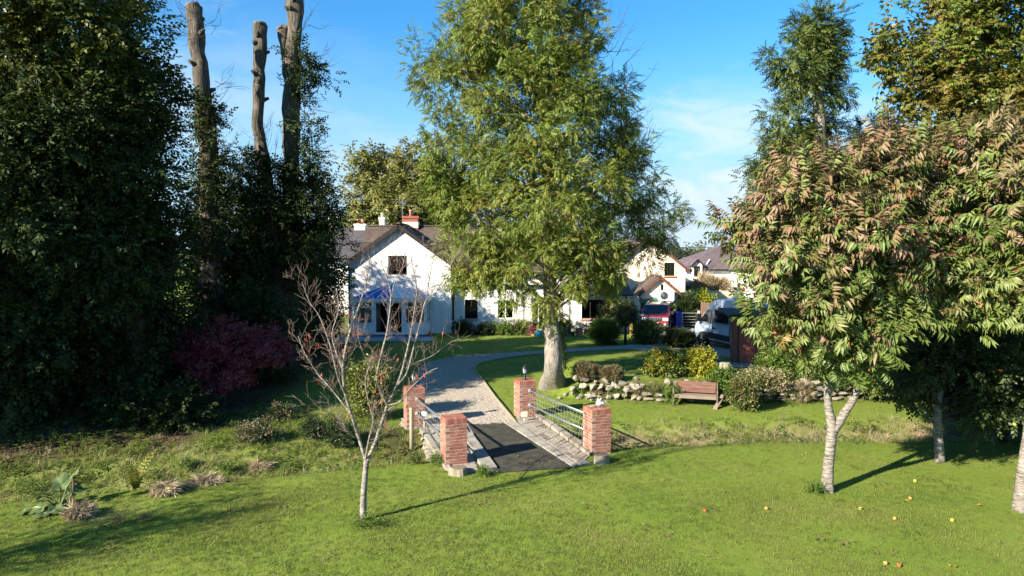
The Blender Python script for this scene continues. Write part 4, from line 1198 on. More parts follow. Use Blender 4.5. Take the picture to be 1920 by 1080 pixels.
    bars.beam(A + Vector((0, 0, .03)), A2 + Vector((0, 0, .03)), 0.09, 0.07)
    local(bars).build("rafters", M["white_frame"], t)
    q = Shape().lathe([(0.06, 0), (0.07, 0.03), (0.025, 0.06), (0.04, 0.12), (0.008, 0.22)], 10, (A.x, A.y, A.z + 0.06)); local(q).build("finial", M["white_frame"], t, soft=True)
    # furniture glimpsed inside
    q = Shape(); q.face([(x0 + .1, y0 + .11, z0 + .1), (x1 - .1, y0 + .11, z0 + .1), (x1 - .1, y1, z0 + .1), (x0 + .1, y1, z0 + .1)]); local(q).build("floor", M["dark_room"], t)
conservatory()

# patio of separate slabs in front of it
def patio():
    s = Shape(); s.box((-13.2, 38.2, 0.18), (-4.6, 40.0, 0.312))
    o = s.build("patio", M["mortar"]); tag(o, "pale paved patio in front of the conservatory", None, None, "structure")
    me = Shape().box((0.008, 0.008, 0), (0.707, 0.59, 0.03)).mesh("paving_slab", M["paving"])
    for i in range(12):
        for j in range(3):
            link("paving_slab", me, o, (-13.1 + i * 0.713, 38.2 + j * 0.6, 0.3145), (0, 0, 0))
patio()

# ---- grey-roofed house at the back left
def back_house():
    B = Vector((-13.2, 55, 0.3)); o = -B; r = rng_of(6)
    t = thing("slate_roofed_house", "white house with a plain grey slate roof and tall chimneys beyond the cottage", "house", B)
    x0, x1, y0, yr, ez, rz = -16.2, -9.2, 54.0, 57.5, 4.95, 7.25
    s = Shape(); wall(s, (x0, y0, 0.3), (1, 0, 0), x1 - x0, 0.3, lambda u: ez)
    prof = lambda u: ez + (rz - ez) * (1 - abs(u - (yr - y0)) / (yr - y0))
    wall(s, (x0, y0, 0.3), (0, 1, 0), 7.0, 0.3, prof, inward=(1, 0, 0), extra=(3.5,)); wall(s, (x1, y0, 0.3), (0, 1, 0), 7.0, 0.3, prof, inward=(-1, 0, 0), extra=(3.5,))
    wall(s, (x1, y0 + 7, 0.3), (-1, 0, 0), x1 - x0, 0.3, lambda u: ez, inward=(0, -1, 0))
    s.v = [tuple(Vector(p) + o) for p in s.v]; s.build("wall", M["render_white"], t)
    s = Shape(); s2 = Shape(); g = (rz - ez) / (yr - y0)
    e = y0 - 0.35; zf = lambda y: rz + 0.08 - g * abs(y - yr)
    slates(s, (x0 - .2, e, zf(e)), (x1 + .2, e, zf(e)), (x1 + .2, yr, zf(yr)), (x0 - .2, yr, zf(yr)), 16, 0.3, r)
    s2.face([(x0 - .2, e, zf(e) - .03), (x1 + .2, e, zf(e) - .03), (x1 + .2, yr, zf(yr) - .03), (x0 - .2, yr, zf(yr) - .03)])
    s2.face([(x0 - .2, yr, zf(yr) - .03), (x1 + .2, yr, zf(yr) - .03), (x1 + .2, y0 + 7.35, zf(y0 + 7.35) - .03), (x0 - .2, y0 + 7.35, zf(y0 + 7.35) - .03)])
    s2.beam((x0 - .2, e - 0.03, zf(e) - 0.05), (x1 + .2, e - 0.03, zf(e) - 0.05), 0.10, 0.12)
    for q in (s, s2):
        q.v = [tuple(Vector(p) + o) for p in q.v]
    rf = s2.build("roof", M["dark_timber"], t); s.build("slates", M["slate"], rf, kind="stuff")
    for px, top, w, n, mt in ((717, 408, 0.42, 1, "apple_yellow"), (676, 420, 0.9, 2, "terracotta"), (624, 402, 1.05, 2, "terracotta"), (600, 415, 1.0, 2, "terracotta")):
        d = yr + (0 if px != 600 else 2.0); p = W(px, top, d)
        chimney(t, p.x - B.x, d - B.y, 6.3 - B.z, p.z - B.z, w, 0.7, ["render_white", "render_white"], n, "terracotta" if mt == "terracotta" else "cream_plastic", 0.38)
back_house()

# ---- cream house with a porch on the right
def cream_house():
    x0, x1, y0, ez, az = 7.2, 12.7, 50.0, 4.10, 6.36
    B = Vector(((x0 + x1) / 2, y0, 0.3)); o = -B; r = rng_of(8); ax = (x0 + x1) / 2
    t = thing("cream_house", "cream rendered gable house with a brown-edged roof and a small gabled porch", "house", B)
    def local(s):
        s.v = [tuple(Vector(p) + o) for p in s.v]; return s
    top = lambda u: ez + (az - ez) * (1 - abs(x0 + u - ax) / (ax - x0))
    wn_ = (11.17, 11.92, 3.56, 4.52)
    s = Shape(); wall(s, (x0, y0, 0.3), (1, 0, 0), x1 - x0, 0.3, top, [(wn_[0] - x0, wn_[1] - x0, wn_[2], wn_[3])], extra=(ax - x0,))
    wall(s, (x0, y0, 0.3), (0, 1, 0), 8, 0.3, lambda u: ez, inward=(1, 0, 0)); wall(s, (x1, y0, 0.3), (0, 1, 0), 8, 0.3, lambda u: ez, inward=(-1, 0, 0))
    wall(s, (x1, y0 + 8, 0.3), (-1, 0, 0), x1 - x0, 0.3, top, inward=(0, -1, 0), extra=(ax - x0,))
    # porch block
    pax, px0, px1, py, pez, paz = 10.2, 8.95, 11.45, 47.0, 2.55, 3.60
    ptop = lambda u: pez + (paz - pez) * (1 - abs(px0 + u - pax) / (pax - px0))
    slit = (pax + 0.06, pax + 0.26, 2.62, 3.08)
    wall(s, (px0, py, 0.3), (1, 0, 0), px1 - px0, 0.3, ptop, [(slit[0] - px0, slit[1] - px0, slit[2], slit[3])], extra=(pax - px0,))
    wall(s, (px0, py, 0.3), (0, 1, 0), 3, 0.3, lambda u: pez, inward=(1, 0, 0)); wall(s, (px1, py, 0.3), (0, 1, 0), 3, 0.3, lambda u: pez, inward=(-1, 0, 0))
    # low white outshut left of the porch
    local(s).build("wall", M["render_cream"], t)
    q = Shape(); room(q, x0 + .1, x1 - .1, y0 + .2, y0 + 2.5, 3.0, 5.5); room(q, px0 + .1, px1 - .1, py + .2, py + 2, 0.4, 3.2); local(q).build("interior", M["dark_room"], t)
    window(t, B, *wn_, y0, "dark_timber", (0.33, 0.60), curtain=(0.55, 1.0), sill="terracotta", width=0.06)
    window(t, B, *slit, py, "dark_timber", (), width=0.03)
    s = Shape(); s2 = Shape(); dz = (az - ez) / (ax - x0)
    def pitch(ax_, xe, ya, yb, zap, slope, n, w):
        ze = zap - slope * abs(xe - ax_)
        p = [(xe, ya, ze), (xe, yb, ze), (ax_, yb, zap), (ax_, ya, zap)]
        if xe < ax_:
            p = [p[1], p[0], p[3], p[2]]
        slates(s, *p, n, w, r)
        s2.face([Vector(v) - Vector((0, 0, .03)) for v in p])
        local(Shape().beam((ax_, ya - 0.02, zap - 0.10), (xe, ya - 0.02, ze - 0.10), 0.04, 0.19)).build("bargeboard", M["brown_timber"], t)
    for xe in (x0 - .25, x1 + .2):
        pitch(ax, xe, y0 - .22, y0 + 8.2, az + .1, dz, 13, .3)
    pdz = (paz - pez) / (pax - px0)
    for xe in (px0 - .3, px1 + .3):
        pitch(pax, xe, py - .2, y0 - 0.01, paz + .09, pdz, 7, .28)
    rf = local(s2).build("roof", M["brown_timber"], t); local(s).build("slates", M["slate_brown"], rf, kind="stuff")
    q = Shape(); q.tube([(px0 - .25, py - .22, 2.30), (px0 - .05, py - .1, 2.1), (px0 + .05, py - .06, 1.95), (px0 + .05, py - .06, 0.35)], 0.045, 8); local(q).build("downpipe", M["brown_timber"], t)
    # wall vents
    q = Shape()
    for k in (0.42, 0.55):
        q.box((pax + k, py - 0.02, 2.62), (pax + k + 0.06, py + 0.01, 2.95))
    local(q).build("vents", M["white_frame"], t)
    # heat pump on the porch wall
    hb = Vector((10.55, 46.93, 1.98))
    h = thing("heat_pump", "white heat pump unit with a round fan grille mounted on the cream porch wall", "heat pump", hb)
    q = Shape(); q.box((-0.55, -0.36, 0), (0.55, 0, 0.70)); q.build("casing", M["white_frame"], h, bevel=0.02)
    q = Shape()
    for k in range(1, 5):
        rad = 0.065 * k; q.tube([(-0.16 + rad * math.cos(a), -0.375, 0.35 + rad * math.sin(a)) for a in np.linspace(0, 6.283, 20)], 0.011, 4)
    for a in np.linspace(0, 2 * math.pi, 8, endpoint=False):
        q.beam((-0.16, -0.375, 0.35), (-0.16 + 0.27 * math.cos(a), -0.375, 0.35 + 0.27 * math.sin(a)), 0.014, 0.014, up=(0, 1, 0))
    g = q.build("fan_grille", M["tin"], h)
    n = 22; Shape().face([(-0.16 + 0.26 * math.cos(2 * math.pi * k / n), -0.363, 0.35 + 0.26 * math.sin(2 * math.pi * k / n)) for k in range(n)]).build("fan_recess", M["black_plastic"], h)
    
    for bx in (-0.45, 0.38):
        Shape().box((bx, -0.34, -0.08), (bx + .07, 0.06, -0.003)).build("bracket", M["white_frame"], h)
    # little timber store with a green felt roof
    cb = Vector((9.36, 46.95, 0.3))
    c = thing("timber_cupboard", "small brown timber store with green felt roof and round white disc beside the porch", "store", cb)
    me = Shape().box((0.004, 0, 0), (0.121, 0.03, 1.45)).mesh("board", M["fence_brown"])
    for k in range(8):
        link("board", me, c, (-0.5 + k * 0.125, -0.35, 0))
    q = Shape(); q.box((-0.5, -0.318, 0), (0.5, 0.03, 1.5)); q.build("carcass", M["fence_brown"], c)
    q = Shape(); q.hexa([(-0.6, -0.48, 1.50), (0.6, -0.48, 1.68), (0.6, 0.04, 1.86), (-0.6, 0.04, 1.68)], [(-0.6, -0.48, 1.55), (0.6, -0.48, 1.73), (0.6, 0.04, 1.91), (-0.6, 0.04, 1.73)]); q.build("roof", M["green_plastic"], c)
    q = Shape(); q.tube([(-0.36, -0.352, 0.95), (-0.36, -0.385, 0.95)], 0.16, 20); q.build("disc", M["white_frame"], c)
cream_house()

# ---- white house with a dormer at the far right
def dormer_house():
    B = Vector((19, 60, 0.3)); o = -B; r = rng_of(9)
    t = thing("dormer_house", "white house with a purple-grey hipped roof and a small gabled dormer window behind the cherry", "house", B)
    def local(s):
        s.v = [tuple(Vector(p) + o) for p in s.v]; return s
    x0, xw, y0, ez, yr, rz = 15.25, 19.2, 60.0, 3.85, 64.6, 5.85
    d0, d1 = 15.75, 16.62
    wz = (15.9, 16.47, 3.12, 4.05)
    s = Shape()
    dap = (d0 + d1) / 2
    def top(u):
        x = x0 + u
        return ez if not (d0 - 1e-4 <= x <= d1 + 1e-4) else 4.12 + (4.58 - 4.12) * (1 - abs(x - dap) / (dap - d0))
    # wall in three stretches so that the dormer front rises through the eaves
    wall(s, (x0, y0, .3), (1, 0, 0), d0 - x0, .3, lambda u: ez, [])
    yd = y0 - .36
    wall(s, (d0, y0, .3), (1, 0, 0), d1 - d0, .3, lambda u: 2.95)
    wall(s, (d0, yd, 2.95), (1, 0, 0), d1 - d0, 2.95, lambda u: 4.12 + .46 * (1 - abs(d0 + u - dap) / (dap - d0)), [(wz[0] - d0, wz[1] - d0, wz[2], wz[3])], extra=(dap - d0,))
    s.face([(d0, yd, 2.95), (d1, yd, 2.95), (d1, y0, 2.95), (d0, y0, 2.95)])
    door = (15.75, 16.5, 0.5, 2.3)
    wall(s, (d1, y0, .3), (1, 0, 0), xw - d1, .3, lambda u: ez, [])
    wall(s, (x0, y0, .3), (0, 1, 0), 9, .3, lambda u: ez, inward=(1, 0, 0))
    wall(s, (xw, y0, .3), (0, -1, 0), 5.5, .3, lambda u: ez, inward=(1, 0, 0))
    gt = lambda u: ez + (rz - ez) * (1 - abs(u - 3.6) / 3.6)
    wall(s, (xw, y0 - 5.5, .3), (1, 0, 0), 7.2, .3, gt, extra=(3.6,)); wall(s, (xw + 7.2, y0 - 5.5, .3), (0, 1, 0), 14.5, .3, lambda u: ez, inward=(-1, 0, 0))
    wall(s, (xw + 7.2, y0 + 9, .3), (-1, 0, 0), xw + 7.2 - x0, .3, lambda u: ez, inward=(0, -1, 0))
    # cheeks of the dormer
    for xx in (d0, d1):
        s.face([(xx, yd, 2.95), (xx, yd, 4.12), (xx, y0 + .9, 4.12), (xx, y0 + .02, 2.95)])
    local(s).build("wall", M["render_white"], t)
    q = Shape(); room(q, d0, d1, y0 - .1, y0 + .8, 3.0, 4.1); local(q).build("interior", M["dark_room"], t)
    window(t, B, *wz, yd, "dark_timber", (), transom=0.68, curtain=(0.05, 0.62), width=0.06)
    s = Shape(); s2 = Shape()
    def plane(a, b, c, d, n):
        slates(s, a, b, c, d, n, .32, r); s2.face([Vector(v) - Vector((0, 0, .04)) for v in (a, b, c, d)])
    e = .3; k = (rz - ez) / (yr - y0); zl = ez - k * e + .06; zt = rz + .06
    hx = x0 + 4.4
    plane((x0 - e, y0 - e, zl), (xw + .2, y0 - e, zl), (xw + 3.6, yr, zt), (hx, yr, zt), 15)
    plane((x0 - e, y0 + 9 + e, zl), (x0 - e, y0 - e, zl), (hx, yr, zt), (hx, yr + .01, zt), 12)
    s2.face([(hx, yr, zt - .04), (xw + 7.2, yr, zt - .04), (xw + 7.2, y0 + 9.3, zl - .04), (x0 - e, y0 + 9.3, zl - .04)])
    k2 = (rz - ez) / 3.6; zl2 = ez - k2 * e + .06
    plane((xw - e, y0 - .3, zl2), (xw - e, y0 - 5.8, zl2), (xw + 3.6, y0 - 5.8, zt), (xw + 3.6, yr, zt), 14)
    s2.face([(xw + 3.6, y0 - 5.8, zt - .04), (xw + 7.5, y0 - 5.8, zl2 - .04), (xw + 7.5, y0 + 9.3, zl2 - .04), (xw + 3.6, yr, zt - .04)])
    # dormer roof
    for xe in (d0 - .16, d1 + .16):
        p = [(xe, y0 - .52, 4.06), (xe, y0 + 1.6, 4.06), (dap, y0 + 1.9, 4.68), (dap, y0 - .52, 4.68)]
        if xe < dap:
            p = [p[1], p[0], p[3], p[2]]
        plane(*p, 4)
    rf = local(s2).build("roof", M["dark_timber"], t); local(s).build("slates", M["slate_purple"], rf, kind="stuff")
    q = Shape()
    q.beam((x0 - e, y0 - e - .04, zl - .07), (d0 - .02, y0 - e - .04, zl - .07), .10, .13); q.beam((d1 + .02, y0 - e - .04, zl - .07), (xw - .3, y0 - e - .04, zl - .07), .10, .13)
    for xe in (d0 - .16, d1 + .16):
        q.beam((dap, y0 - .54, 4.63), (xe, y0 - .54, 4.01), .04, .13)
    local(q).build("fascia", M["dark_timber"], t)
    q = Shape(); q.beam((xw + .15, y0 - .15, zl + .12), (xw + 3.4, yr - .2, zt + .03), .30, .05); local(q).build("valley_flashing", M["flag"], t)
    q = Shape(); q.beam((17.25, y0 + .45, 4.22), (17.7, y0 + 1.2, 4.62), .1, .05); local(q).build("flue_flashing", M["white_frame"], t)
dormer_house()

# ------------------------------------------------------------------ the bridge
def flat_point(px, py, z=0.0):
    d = ray(px, py); t = (z - CAM_H) / d[2]
    return Vector((t * d[0], t * d[1], z))

def stone_mesh(seed, flat=1.0, rough=0.5):
    import bmesh
    bm = bmesh.new(); bmesh.ops.create_icosphere(bm, subdivisions=2, radius=1.0)
    o = Vector((seed * 7.3, seed * 3.1, seed * 1.7)); r = random.Random(seed)
    planes = [(Vector((r.gauss(0, 1), r.gauss(0, 1), r.gauss(0, 1))).normalized(), r.uniform(0.45, 0.8)) for _ in range(11)]
    for v in bm.verts:
        for n, d in planes:                 # knock facets off it
            e = v.co.dot(n) - d
            if e > 0:
                v.co -= n * e * 0.97
        v.co += Vector(noise.noise_vector(v.co * 1.6 + o)) * rough * 0.5
        v.co.z *= flat
    me = bpy.data.meshes.new("stone"); bm.to_mesh(me); bm.free()
    me.materials.append(M["stone"])
    return me
STONES = [stone_mesh(k + 1) for k in range(7)]
FLAT_STONES = [stone_mesh(k + 21, 1.0, 0.18) for k in range(4)]

BR_A = flat_point(942, 793); BR_B = flat_point(1074, 879); BR_C = flat_point(936, 888); BR_D = flat_point(876, 796)
def bridge():
    B = Vector((-0.2, 19.0, 0)); r = rng_of(21)
    t = thing("bridge", "low bridge over the ditch paved with stone flags round a black rubber mat", "bridge", B)
    out = [flat_point(795, 803), flat_point(858, 888), flat_point(1108, 871), flat_point(1000, 781)]
    s = Shape(); q = [p - B for p in out]
    s.hexa([Vector((p.x, p.y, -0.30)) for p in q], [Vector((p.x, p.y, 0.018)) for p in q]); s.build("deck", M["slab"], t)
    # the mat follows the deck: three sheets laid end to end
    cuts = [0.0, 0.36, 0.74, 1.0]
    for a, b in zip(cuts[:-1], cuts[1:]):
        p = [BR_C.lerp(BR_D, a + .003), BR_B.lerp(BR_A, a + .003), BR_B.lerp(BR_A, b - .003), BR_C.lerp(BR_D, b - .003)]
        s = Shape(); s.hexa([v - B + Vector((0, 0, .019)) for v in p], [v - B + Vector((0, 0, .034)) for v in p]); s.build("rubber_mat", M["mat"], t)
    # kerb strip right of the mat
    ko, ki = (flat_point(1084, 875), flat_point(966, 791)), (flat_point(1076, 879), flat_point(944, 793))
    n = 5
    for k in range(n):
        a, b = k / n + .004, (k + 1) / n - .004
        p = [ki[0].lerp(ki[1], a), ko[0].lerp(ko[1], a), ko[0].lerp(ko[1], b), ki[0].lerp(ki[1], b)]
        s = Shape(); s.hexa([v - B + Vector((0, 0, .014)) for v in p], [v - B + Vector((0, 0, .040 + .012 * (k % 2))) for v in p]); s.build("kerb_slab", M["slab"], t, bevel=0.008)
    # flags between the kerb and the right-hand rail
    fo = (flat_point(1104, 858), flat_point(1000, 782)); fi = (flat_point(1088, 873), flat_point(969, 790.5))
    cuts = np.cumsum([0] + list(r.uniform(0.5, 1.6, 10))); cuts /= cuts[-1]
    for a, b in zip(cuts[:-1], cuts[1:]):
        m = r.uniform(0.28, 0.72)
        for u0, u1 in ((0.02, m - .012), (m + .012, 0.98)):
            f = lambda u, w: fi[0].lerp(fi[1], w).lerp(fo[0].lerp(fo[1], w), u)
            j = lambda: r.uniform(-.016, .016)
            p = [f(u0 + j(), a + .004), f(u1 + j(), a + .004), f(u1 + j(), b - .004), f(u0 + j(), b - .004)]
            h = r.uniform(.022, .036); s = Shape()
            s.hexa([v - B + Vector((0, 0, .014)) for v in p], [v - B + Vector((0, 0, h + j() * .3)) for v in p]); s.build("flagstone", M["flag"], t, bevel=0.008)
    # low coping along the right edge
    co = (flat_point(1118, 851), flat_point(1010, 779)); ci = (flat_point(1106, 857), flat_point(1002, 781.5))
    for k in range(6):
        a, b = k / 6 + .006, (k + 1) / 6 - .006
        p = [ci[0].lerp(ci[1], a), co[0].lerp(co[1], a), co[0].lerp(co[1], b), ci[0].lerp(ci[1], b)]
        s = Shape(); s.hexa([v - B + Vector((0, 0, -.25)) for v in p], [v - B + Vector((0, 0, .085 + r.uniform(0, .02))) for v in p]); s.build("coping_stone", M["flag"], t, bevel=0.012)
    # left side: a pale sleeper-like slab by the mat, flags outside it and a stone face down to the ditch
    for (p4, h, nm, mt) in (([(905, 886), (932, 882), (884, 815), (868, 818)], .10, "edge_slab", "slab"), ([(866, 816), (879, 813), (872, 800), (860, 801)], .07, "edge_slab", "slab"),
                            ([(852, 878), (900, 885), (862, 822), (826, 826)], .05, "flagstone", "flag"), ([(824, 824), (858, 820), (848, 802), (806, 804)], .05, "flagstone", "flag")):
        p = [flat_point(*x) for x in p4]; s = Shape()
        s.hexa([v - B + Vector((0, 0, .0145)) for v in p], [v - B + Vector((0, 0, h)) for v in p]); s.build(nm, M[mt], t, bevel=0.01)
    lo = (flat_point(836, 884), flat_point(786, 806)); li = (flat_point(848, 884), flat_point(799, 806))
    for k in range(5):
        a, b = k / 5 + .006, (k + 1) / 5 - .006
        p = [lo[0].lerp(lo[1], a), li[0].lerp(li[1], a), li[0].lerp(li[1], b), lo[0].lerp(lo[1], b)]
        s = Shape(); s.hexa([v - B + Vector((0, 0, -.04)) for v in p], [v - B + Vector((0, 0, .06 + r.uniform(0, .02))) for v in p]); s.build("coping_stone", M["flag"], t, bevel=0.012)
    for side, (a, b) in ((0, (lo[0], lo[1])), (1, (co[0], co[1]))):
        d = (b - a).normalized(); nrm = Vector((-d.y, d.x, 0)) * (1 if side == 0 else -1)
        for row in range(3):
            for k in range(10):
                c = a.lerp(b, (k + .5 + .3 * (row % 2)) / 10) - nrm * 0.05
                link("face_stone", STONES[int(r.integers(7))], t, c - B + Vector((0, 0, -.13 - .17 * row)), (0, 0, math.atan2(d.y, d.x) + r.uniform(-.2, .2)), (0.21 * r.uniform(.8, 1.1), .15, 0.095 * r.uniform(.85, 1.1)))
bridge()

def brick_mesh(l, w, h, seed):
    r = rng_of(seed); s = Shape(); c = 0.006
    j = lambda: r.uniform(-.0025, .0025)
    low = [(c, c, 0), (l - c, c, 0), (l - c, w - c, 0), (c, w - c, 0)]
    m0 = [(j(), j(), c), (l + j(), j(), c), (l + j(), w + j(), c), (j(), w + j(), c)]
    m1 = [(x, y, h - c) for x, y, _ in m0]; top = [(x, y, h) for x, y, _ in low]
    v = low + m0 + m1 + top; f = [(3, 2, 1, 0), (12, 13, 14, 15)]
    for b in (0, 4, 8):
        for k in range(4):
            f.append((b + k, b + (k + 1) % 4, b + 4 + (k + 1) % 4, b + 4 + k))
    s.add(v, f)
    return s.mesh("brick", M["brick"])
PIL_W, PIL_ROT = 0.565, R(19)
STRETCH = [brick_mesh(0.2175, 0.1025, 0.067, k) for k in range(4)]
SOLDIER = [brick_mesh(0.067, 0.1025, 0.135, k + 10) for k in range(3)]

def pillar(px, py, label, courses=13, footing=False):
    B = flat_point(px, py); r = rng_of(int(px))
    t = thing("brick_pillar", label, "brick pillar", B, PIL_ROT, "brick pillars at the corners of the bridge")
    w = PIL_W / 2; th = 0.1025; z0 = 0.03
    s = Shape(); s.box((-w + .0045, -w + .0045, -0.35), (w - .0045, w - .0045, z0 + courses * .08 + .125)); s.build("mortar_core", M["mortar"], t)
    span = PIL_W - th
    def ring(meshes, z, length, n, flip):
        step = span / n
        for side in range(4):
            a = side * math.pi / 2; ca, sa = math.cos(a), math.sin(a)
            for k in range(n):
                x = -w + k * step + (th if flip else 0) + 0.0; y = -w
                if not flip:
                    x += 0.0
                o = link("brick", meshes[int(r.integers(len(meshes)))], t, (ca * x - sa * y, sa * x + ca * y, z), (0, 0, a + r.uniform(-.008, .008)))
    for c in range(courses):
        ring(STRETCH, z0 + c * .08, .2215, 2, c % 2)
    ring(SOLDIER, z0 + courses * .08, .071, 6, 0)
    if footing:
        s = Shape(); s.box((-w - .05, -w - .05, -.42), (w + .05, w + .05, z0 - .002)); s.build("footing", M["slab"], t, bevel=.02)
    top = z0 + courses * .08 + .135
    # flat bricks bedded on top
    for k in range(2):
        for j in range(3):
            link("brick", STRETCH[(k + j) % 4], t, (-.215 + k * .23 - .005, -.17 + j * .113, top - .073 + .004))
    return t, B, B.z + top
PFL = pillar(851, 868, "brick pillar at the near end of the bridge with a bare capped top and log at its foot")
PFR = pillar(1119, 846, "brick pillar at the near end of the bridge with a white ornament on top")
PRL = pillar(777, 798, "brick pillar at the far end of the bridge beside the round wooden post", footing=True)
PRR = pillar(984, 780, "brick pillar at the far end of the bridge with a cream box at its foot")

def lantern(pil, label):
    B = Vector((pil[1].x, pil[1].y, pil[2]))
    t = thing("pillar_lamp", label, "lamp", B, PIL_ROT, "lanterns on the bridge pillars")
    Shape().lathe([(0.085, 0), (0.085, .02), (0.05, .04), (.032, .09), (.042, .11), (.026, .13), (.03, .19), (.055, .205)], 16).build("stem", M["black_metal"], t, soft=True)
    g = Shape(); n = 6
    lo = [(0.050 * math.cos(a), .050 * math.sin(a), .212) for a in np.linspace(0, 2 * math.pi, n, endpoint=False)]; hi = [(0.078 * math.cos(a), .078 * math.sin(a), .355) for a in np.linspace(0, 2 * math.pi, n, endpoint=False)]
    for k in range(n):
        g.face([lo[k], lo[(k + 1) % n], hi[(k + 1) % n], hi[k]])
    g.build("glass", M["lamp_glass"], t)
    b = Shape()
    for k in range(n):
        b.tube([lo[k], hi[k]], 0.007, 5)
    b.build("cage", M["black_metal"], t)
    Shape().lathe([(0.095, .352), (.098, .365), (.085, .395), (.055, .43), (.020, .45), (.016, .465), (.022, .475), (.004, .50)], 18).build("cap", M["black_metal"], t, soft=True)
lantern(PRR, "black lantern on the pillar in front of the ash trunk")
lantern(PRL, "black lantern on the pillar behind the twigs of the young tree")

def railing(a, b, heights, label, ends):
    a = Vector(a); b = Vector(b); B = (a + b) / 2; B.z = 0
    t = thing("railing", label, "railing", B, group="steel rails with wire netting along the bridge")
    d = (b - a).normalized()
    A, E = a + d * ends[0], b - d * ends[1]
    for h in heights:
        Shape().tube([A - B + Vector((0, 0, h)), A.lerp(E, .5) - B + Vector((0, 0, h - .012)), E - B + Vector((0, 0, h))], 0.028, 10).build("rail", M["tin"], t, soft=True)
    s = Shape(); r = rng_of(5); L = (E - A).length; n = int(L / 0.17)
    lo, hi = 0.10, heights[0] - .03
    for k in range(n + 1):
        u = k / n; p = A.lerp(E, u); ph = r.uniform(0, 6)
        s.tube([p - B + d * (0.035 * math.sin(z * 13 + ph) + .05 * (z - lo)) + Vector((0, 0, z)) for z in np.linspace(lo, hi, 8)], 0.0032, 4, cap=False)
    for z in np.linspace(lo, hi, 6):
        s.tube([A.lerp(E, u) - B + Vector((0, 0, z + .015 * math.sin(u * 21 + z * 9) - .02 * math.sin(u * math.pi))) for u in np.linspace(0, 1, 22)], 0.003, 4, cap=False)
    s.build("wire_netting", M["wire"], t)
    s = Shape()
    for p, h in ((A, heights[0]), (A, heights[1]), (E, heights[0]), (E, heights[1])):
        s.box(Vector((-.04, -.04, h - .045)) + p - B, Vector((.04, .04, h + .045)) + p - B)
    s.build("bracket", M["wire"], t)
off = Vector((0.944, 0.33, 0)) * 0.02
railing(PRR[1] + off, PFR[1] + off, (0.90, 0.43), "steel rails and netting between the ornament pillar and the lantern pillar by the ash", (0.30, 0.30))
railing(PRL[1], PFL[1], (0.90, 0.45), "steel pipe rails and wire netting beside the round wooden post", (0.30, 0.30))

def small_bridge_things():
    # cream junction box on a short post
    p = flat_point(983, 791) ; t = thing("junction_box", "cream plastic box on a thin white stake in front of the brick pillar", "box", p, PIL_ROT)
    Shape().tube([(0, 0, -.02), (0, 0, .16)], .012, 8).build("stake", M["white_frame"], t)
    Shape().box((-.10, -.045, .16), (.10, .045, .32)).build("housing", M["cream_plastic"], t, bevel=.01)
    p = Vector((PRL[1].x + .34, PRL[1].y - .30, 0)); t = thing("white_bracket_box", "small white box fixed by the netting at the far end of the bridge", "box", p, PIL_ROT)
    Shape().box((-.06, -.05, .36), (.08, .05, .50)).build("housing", M["white_frame"], t, bevel=.01)
    Shape().tube([(0, 0, 0), (0, 0, .36)], .012, 6).build("stake", M["white_frame"], t)
    # round post
    p = flat_point(772, 838, -.25); t = thing("wooden_post", "round weathered wooden post standing in the bank left of the bridge", "post", p)
    Shape().lathe([(.062, -.3), (.060, .5), (.058, 1.12), (.05, 1.14)], 14).build("post", M["post_wood"], t, soft=True)
    # logs at the pillar feet
    for (px, py, rad, h, lab) in ((860, 889, .22, .17, "low weathered log round at the foot of the bare topped brick pillar"), (1127, 868, .21, .22, "weathered log round at the foot of the ornament pillar")):
        p = flat_point(px, py); t = thing("log_round", lab, "log", p, .4)
        s = Shape().lathe([(rad * 1.05, -.04), (rad * 1.02, .05), (rad * .97, h - .02), (rad * .9, h)], 18)
        o = s.build("log", [M["log_wood"]], t, soft=False)
        for v in o.data.vertices:
            a = math.atan2(v.co.y, v.co.x); k = 1 + .09 * math.sin(3 * a + px) + .05 * math.sin(7 * a); v.co.x *= k; v.co.y *= k * .85
        Shape().lathe([(rad * .84, h + .001), (rad * .82, h + .006)], 18).build("cut_face", M["cut_wood"], t)
    # white ornament (a small seated hare-like shape) on a dark stone
    p = Vector((PFR[1].x, PFR[1].y, PFR[2])); t = thing("ornament", "small white stone ornament on dark rubble on top of the brick pillar", "ornament", p)
    for k, (x, y, z, a, b, c) in enumerate([(-.05, .02, .02, .17, .13, .035), (.16, .03, .018, .10, .09, .03)]):
        o = link("rubble", STONES[k], t, (x, y, z), (0, 0, k), (a, b, c))
        o.material_slots[0].link = 'OBJECT'; o.material_slots[0].material = M["log_wood"]
    s = Shape().lathe([(.055, 0), (.085, .03), (.075, .08), (.05, .11), (.055, .135), (.03, .165)], 14); s.tube([(.03, -.02, .15), (.05, -.04, .20)], [.018, .008], 6); s.tube([(-.02, -.02, .15), (-.04, -.05, .20)], [.018, .008], 6)
    s.tube([(0.05, 0, .05), (.14, .02, .055)], [.05, .03], 8)
    s.build("figure", M["render_white"], t, (0.05, 0, .05), soft=True)
small_bridge_things()

# drive edging boards
def edging():
    t = thing("drive_edging", "pale timber edging board along the curved gravel drive by the lawn", "edging", DRIVE_R[1])
    pts = catmull(DRIVE_R[:5], 8); B = DRIVE_R[1]; seg = 5
    for k in range(0, len(pts) - seg, seg):
        a, b = pts[k], pts[k + seg]; d = (b - a).normalized(); g = d * .012
        a = on_ground(a.x, a.y, .045) + g; b = on_ground(b.x, b.y, .045) - g
        Shape().beam(a - B, b - B, .05, .11).build("edging_board", M["post_wood"], t)
edging()

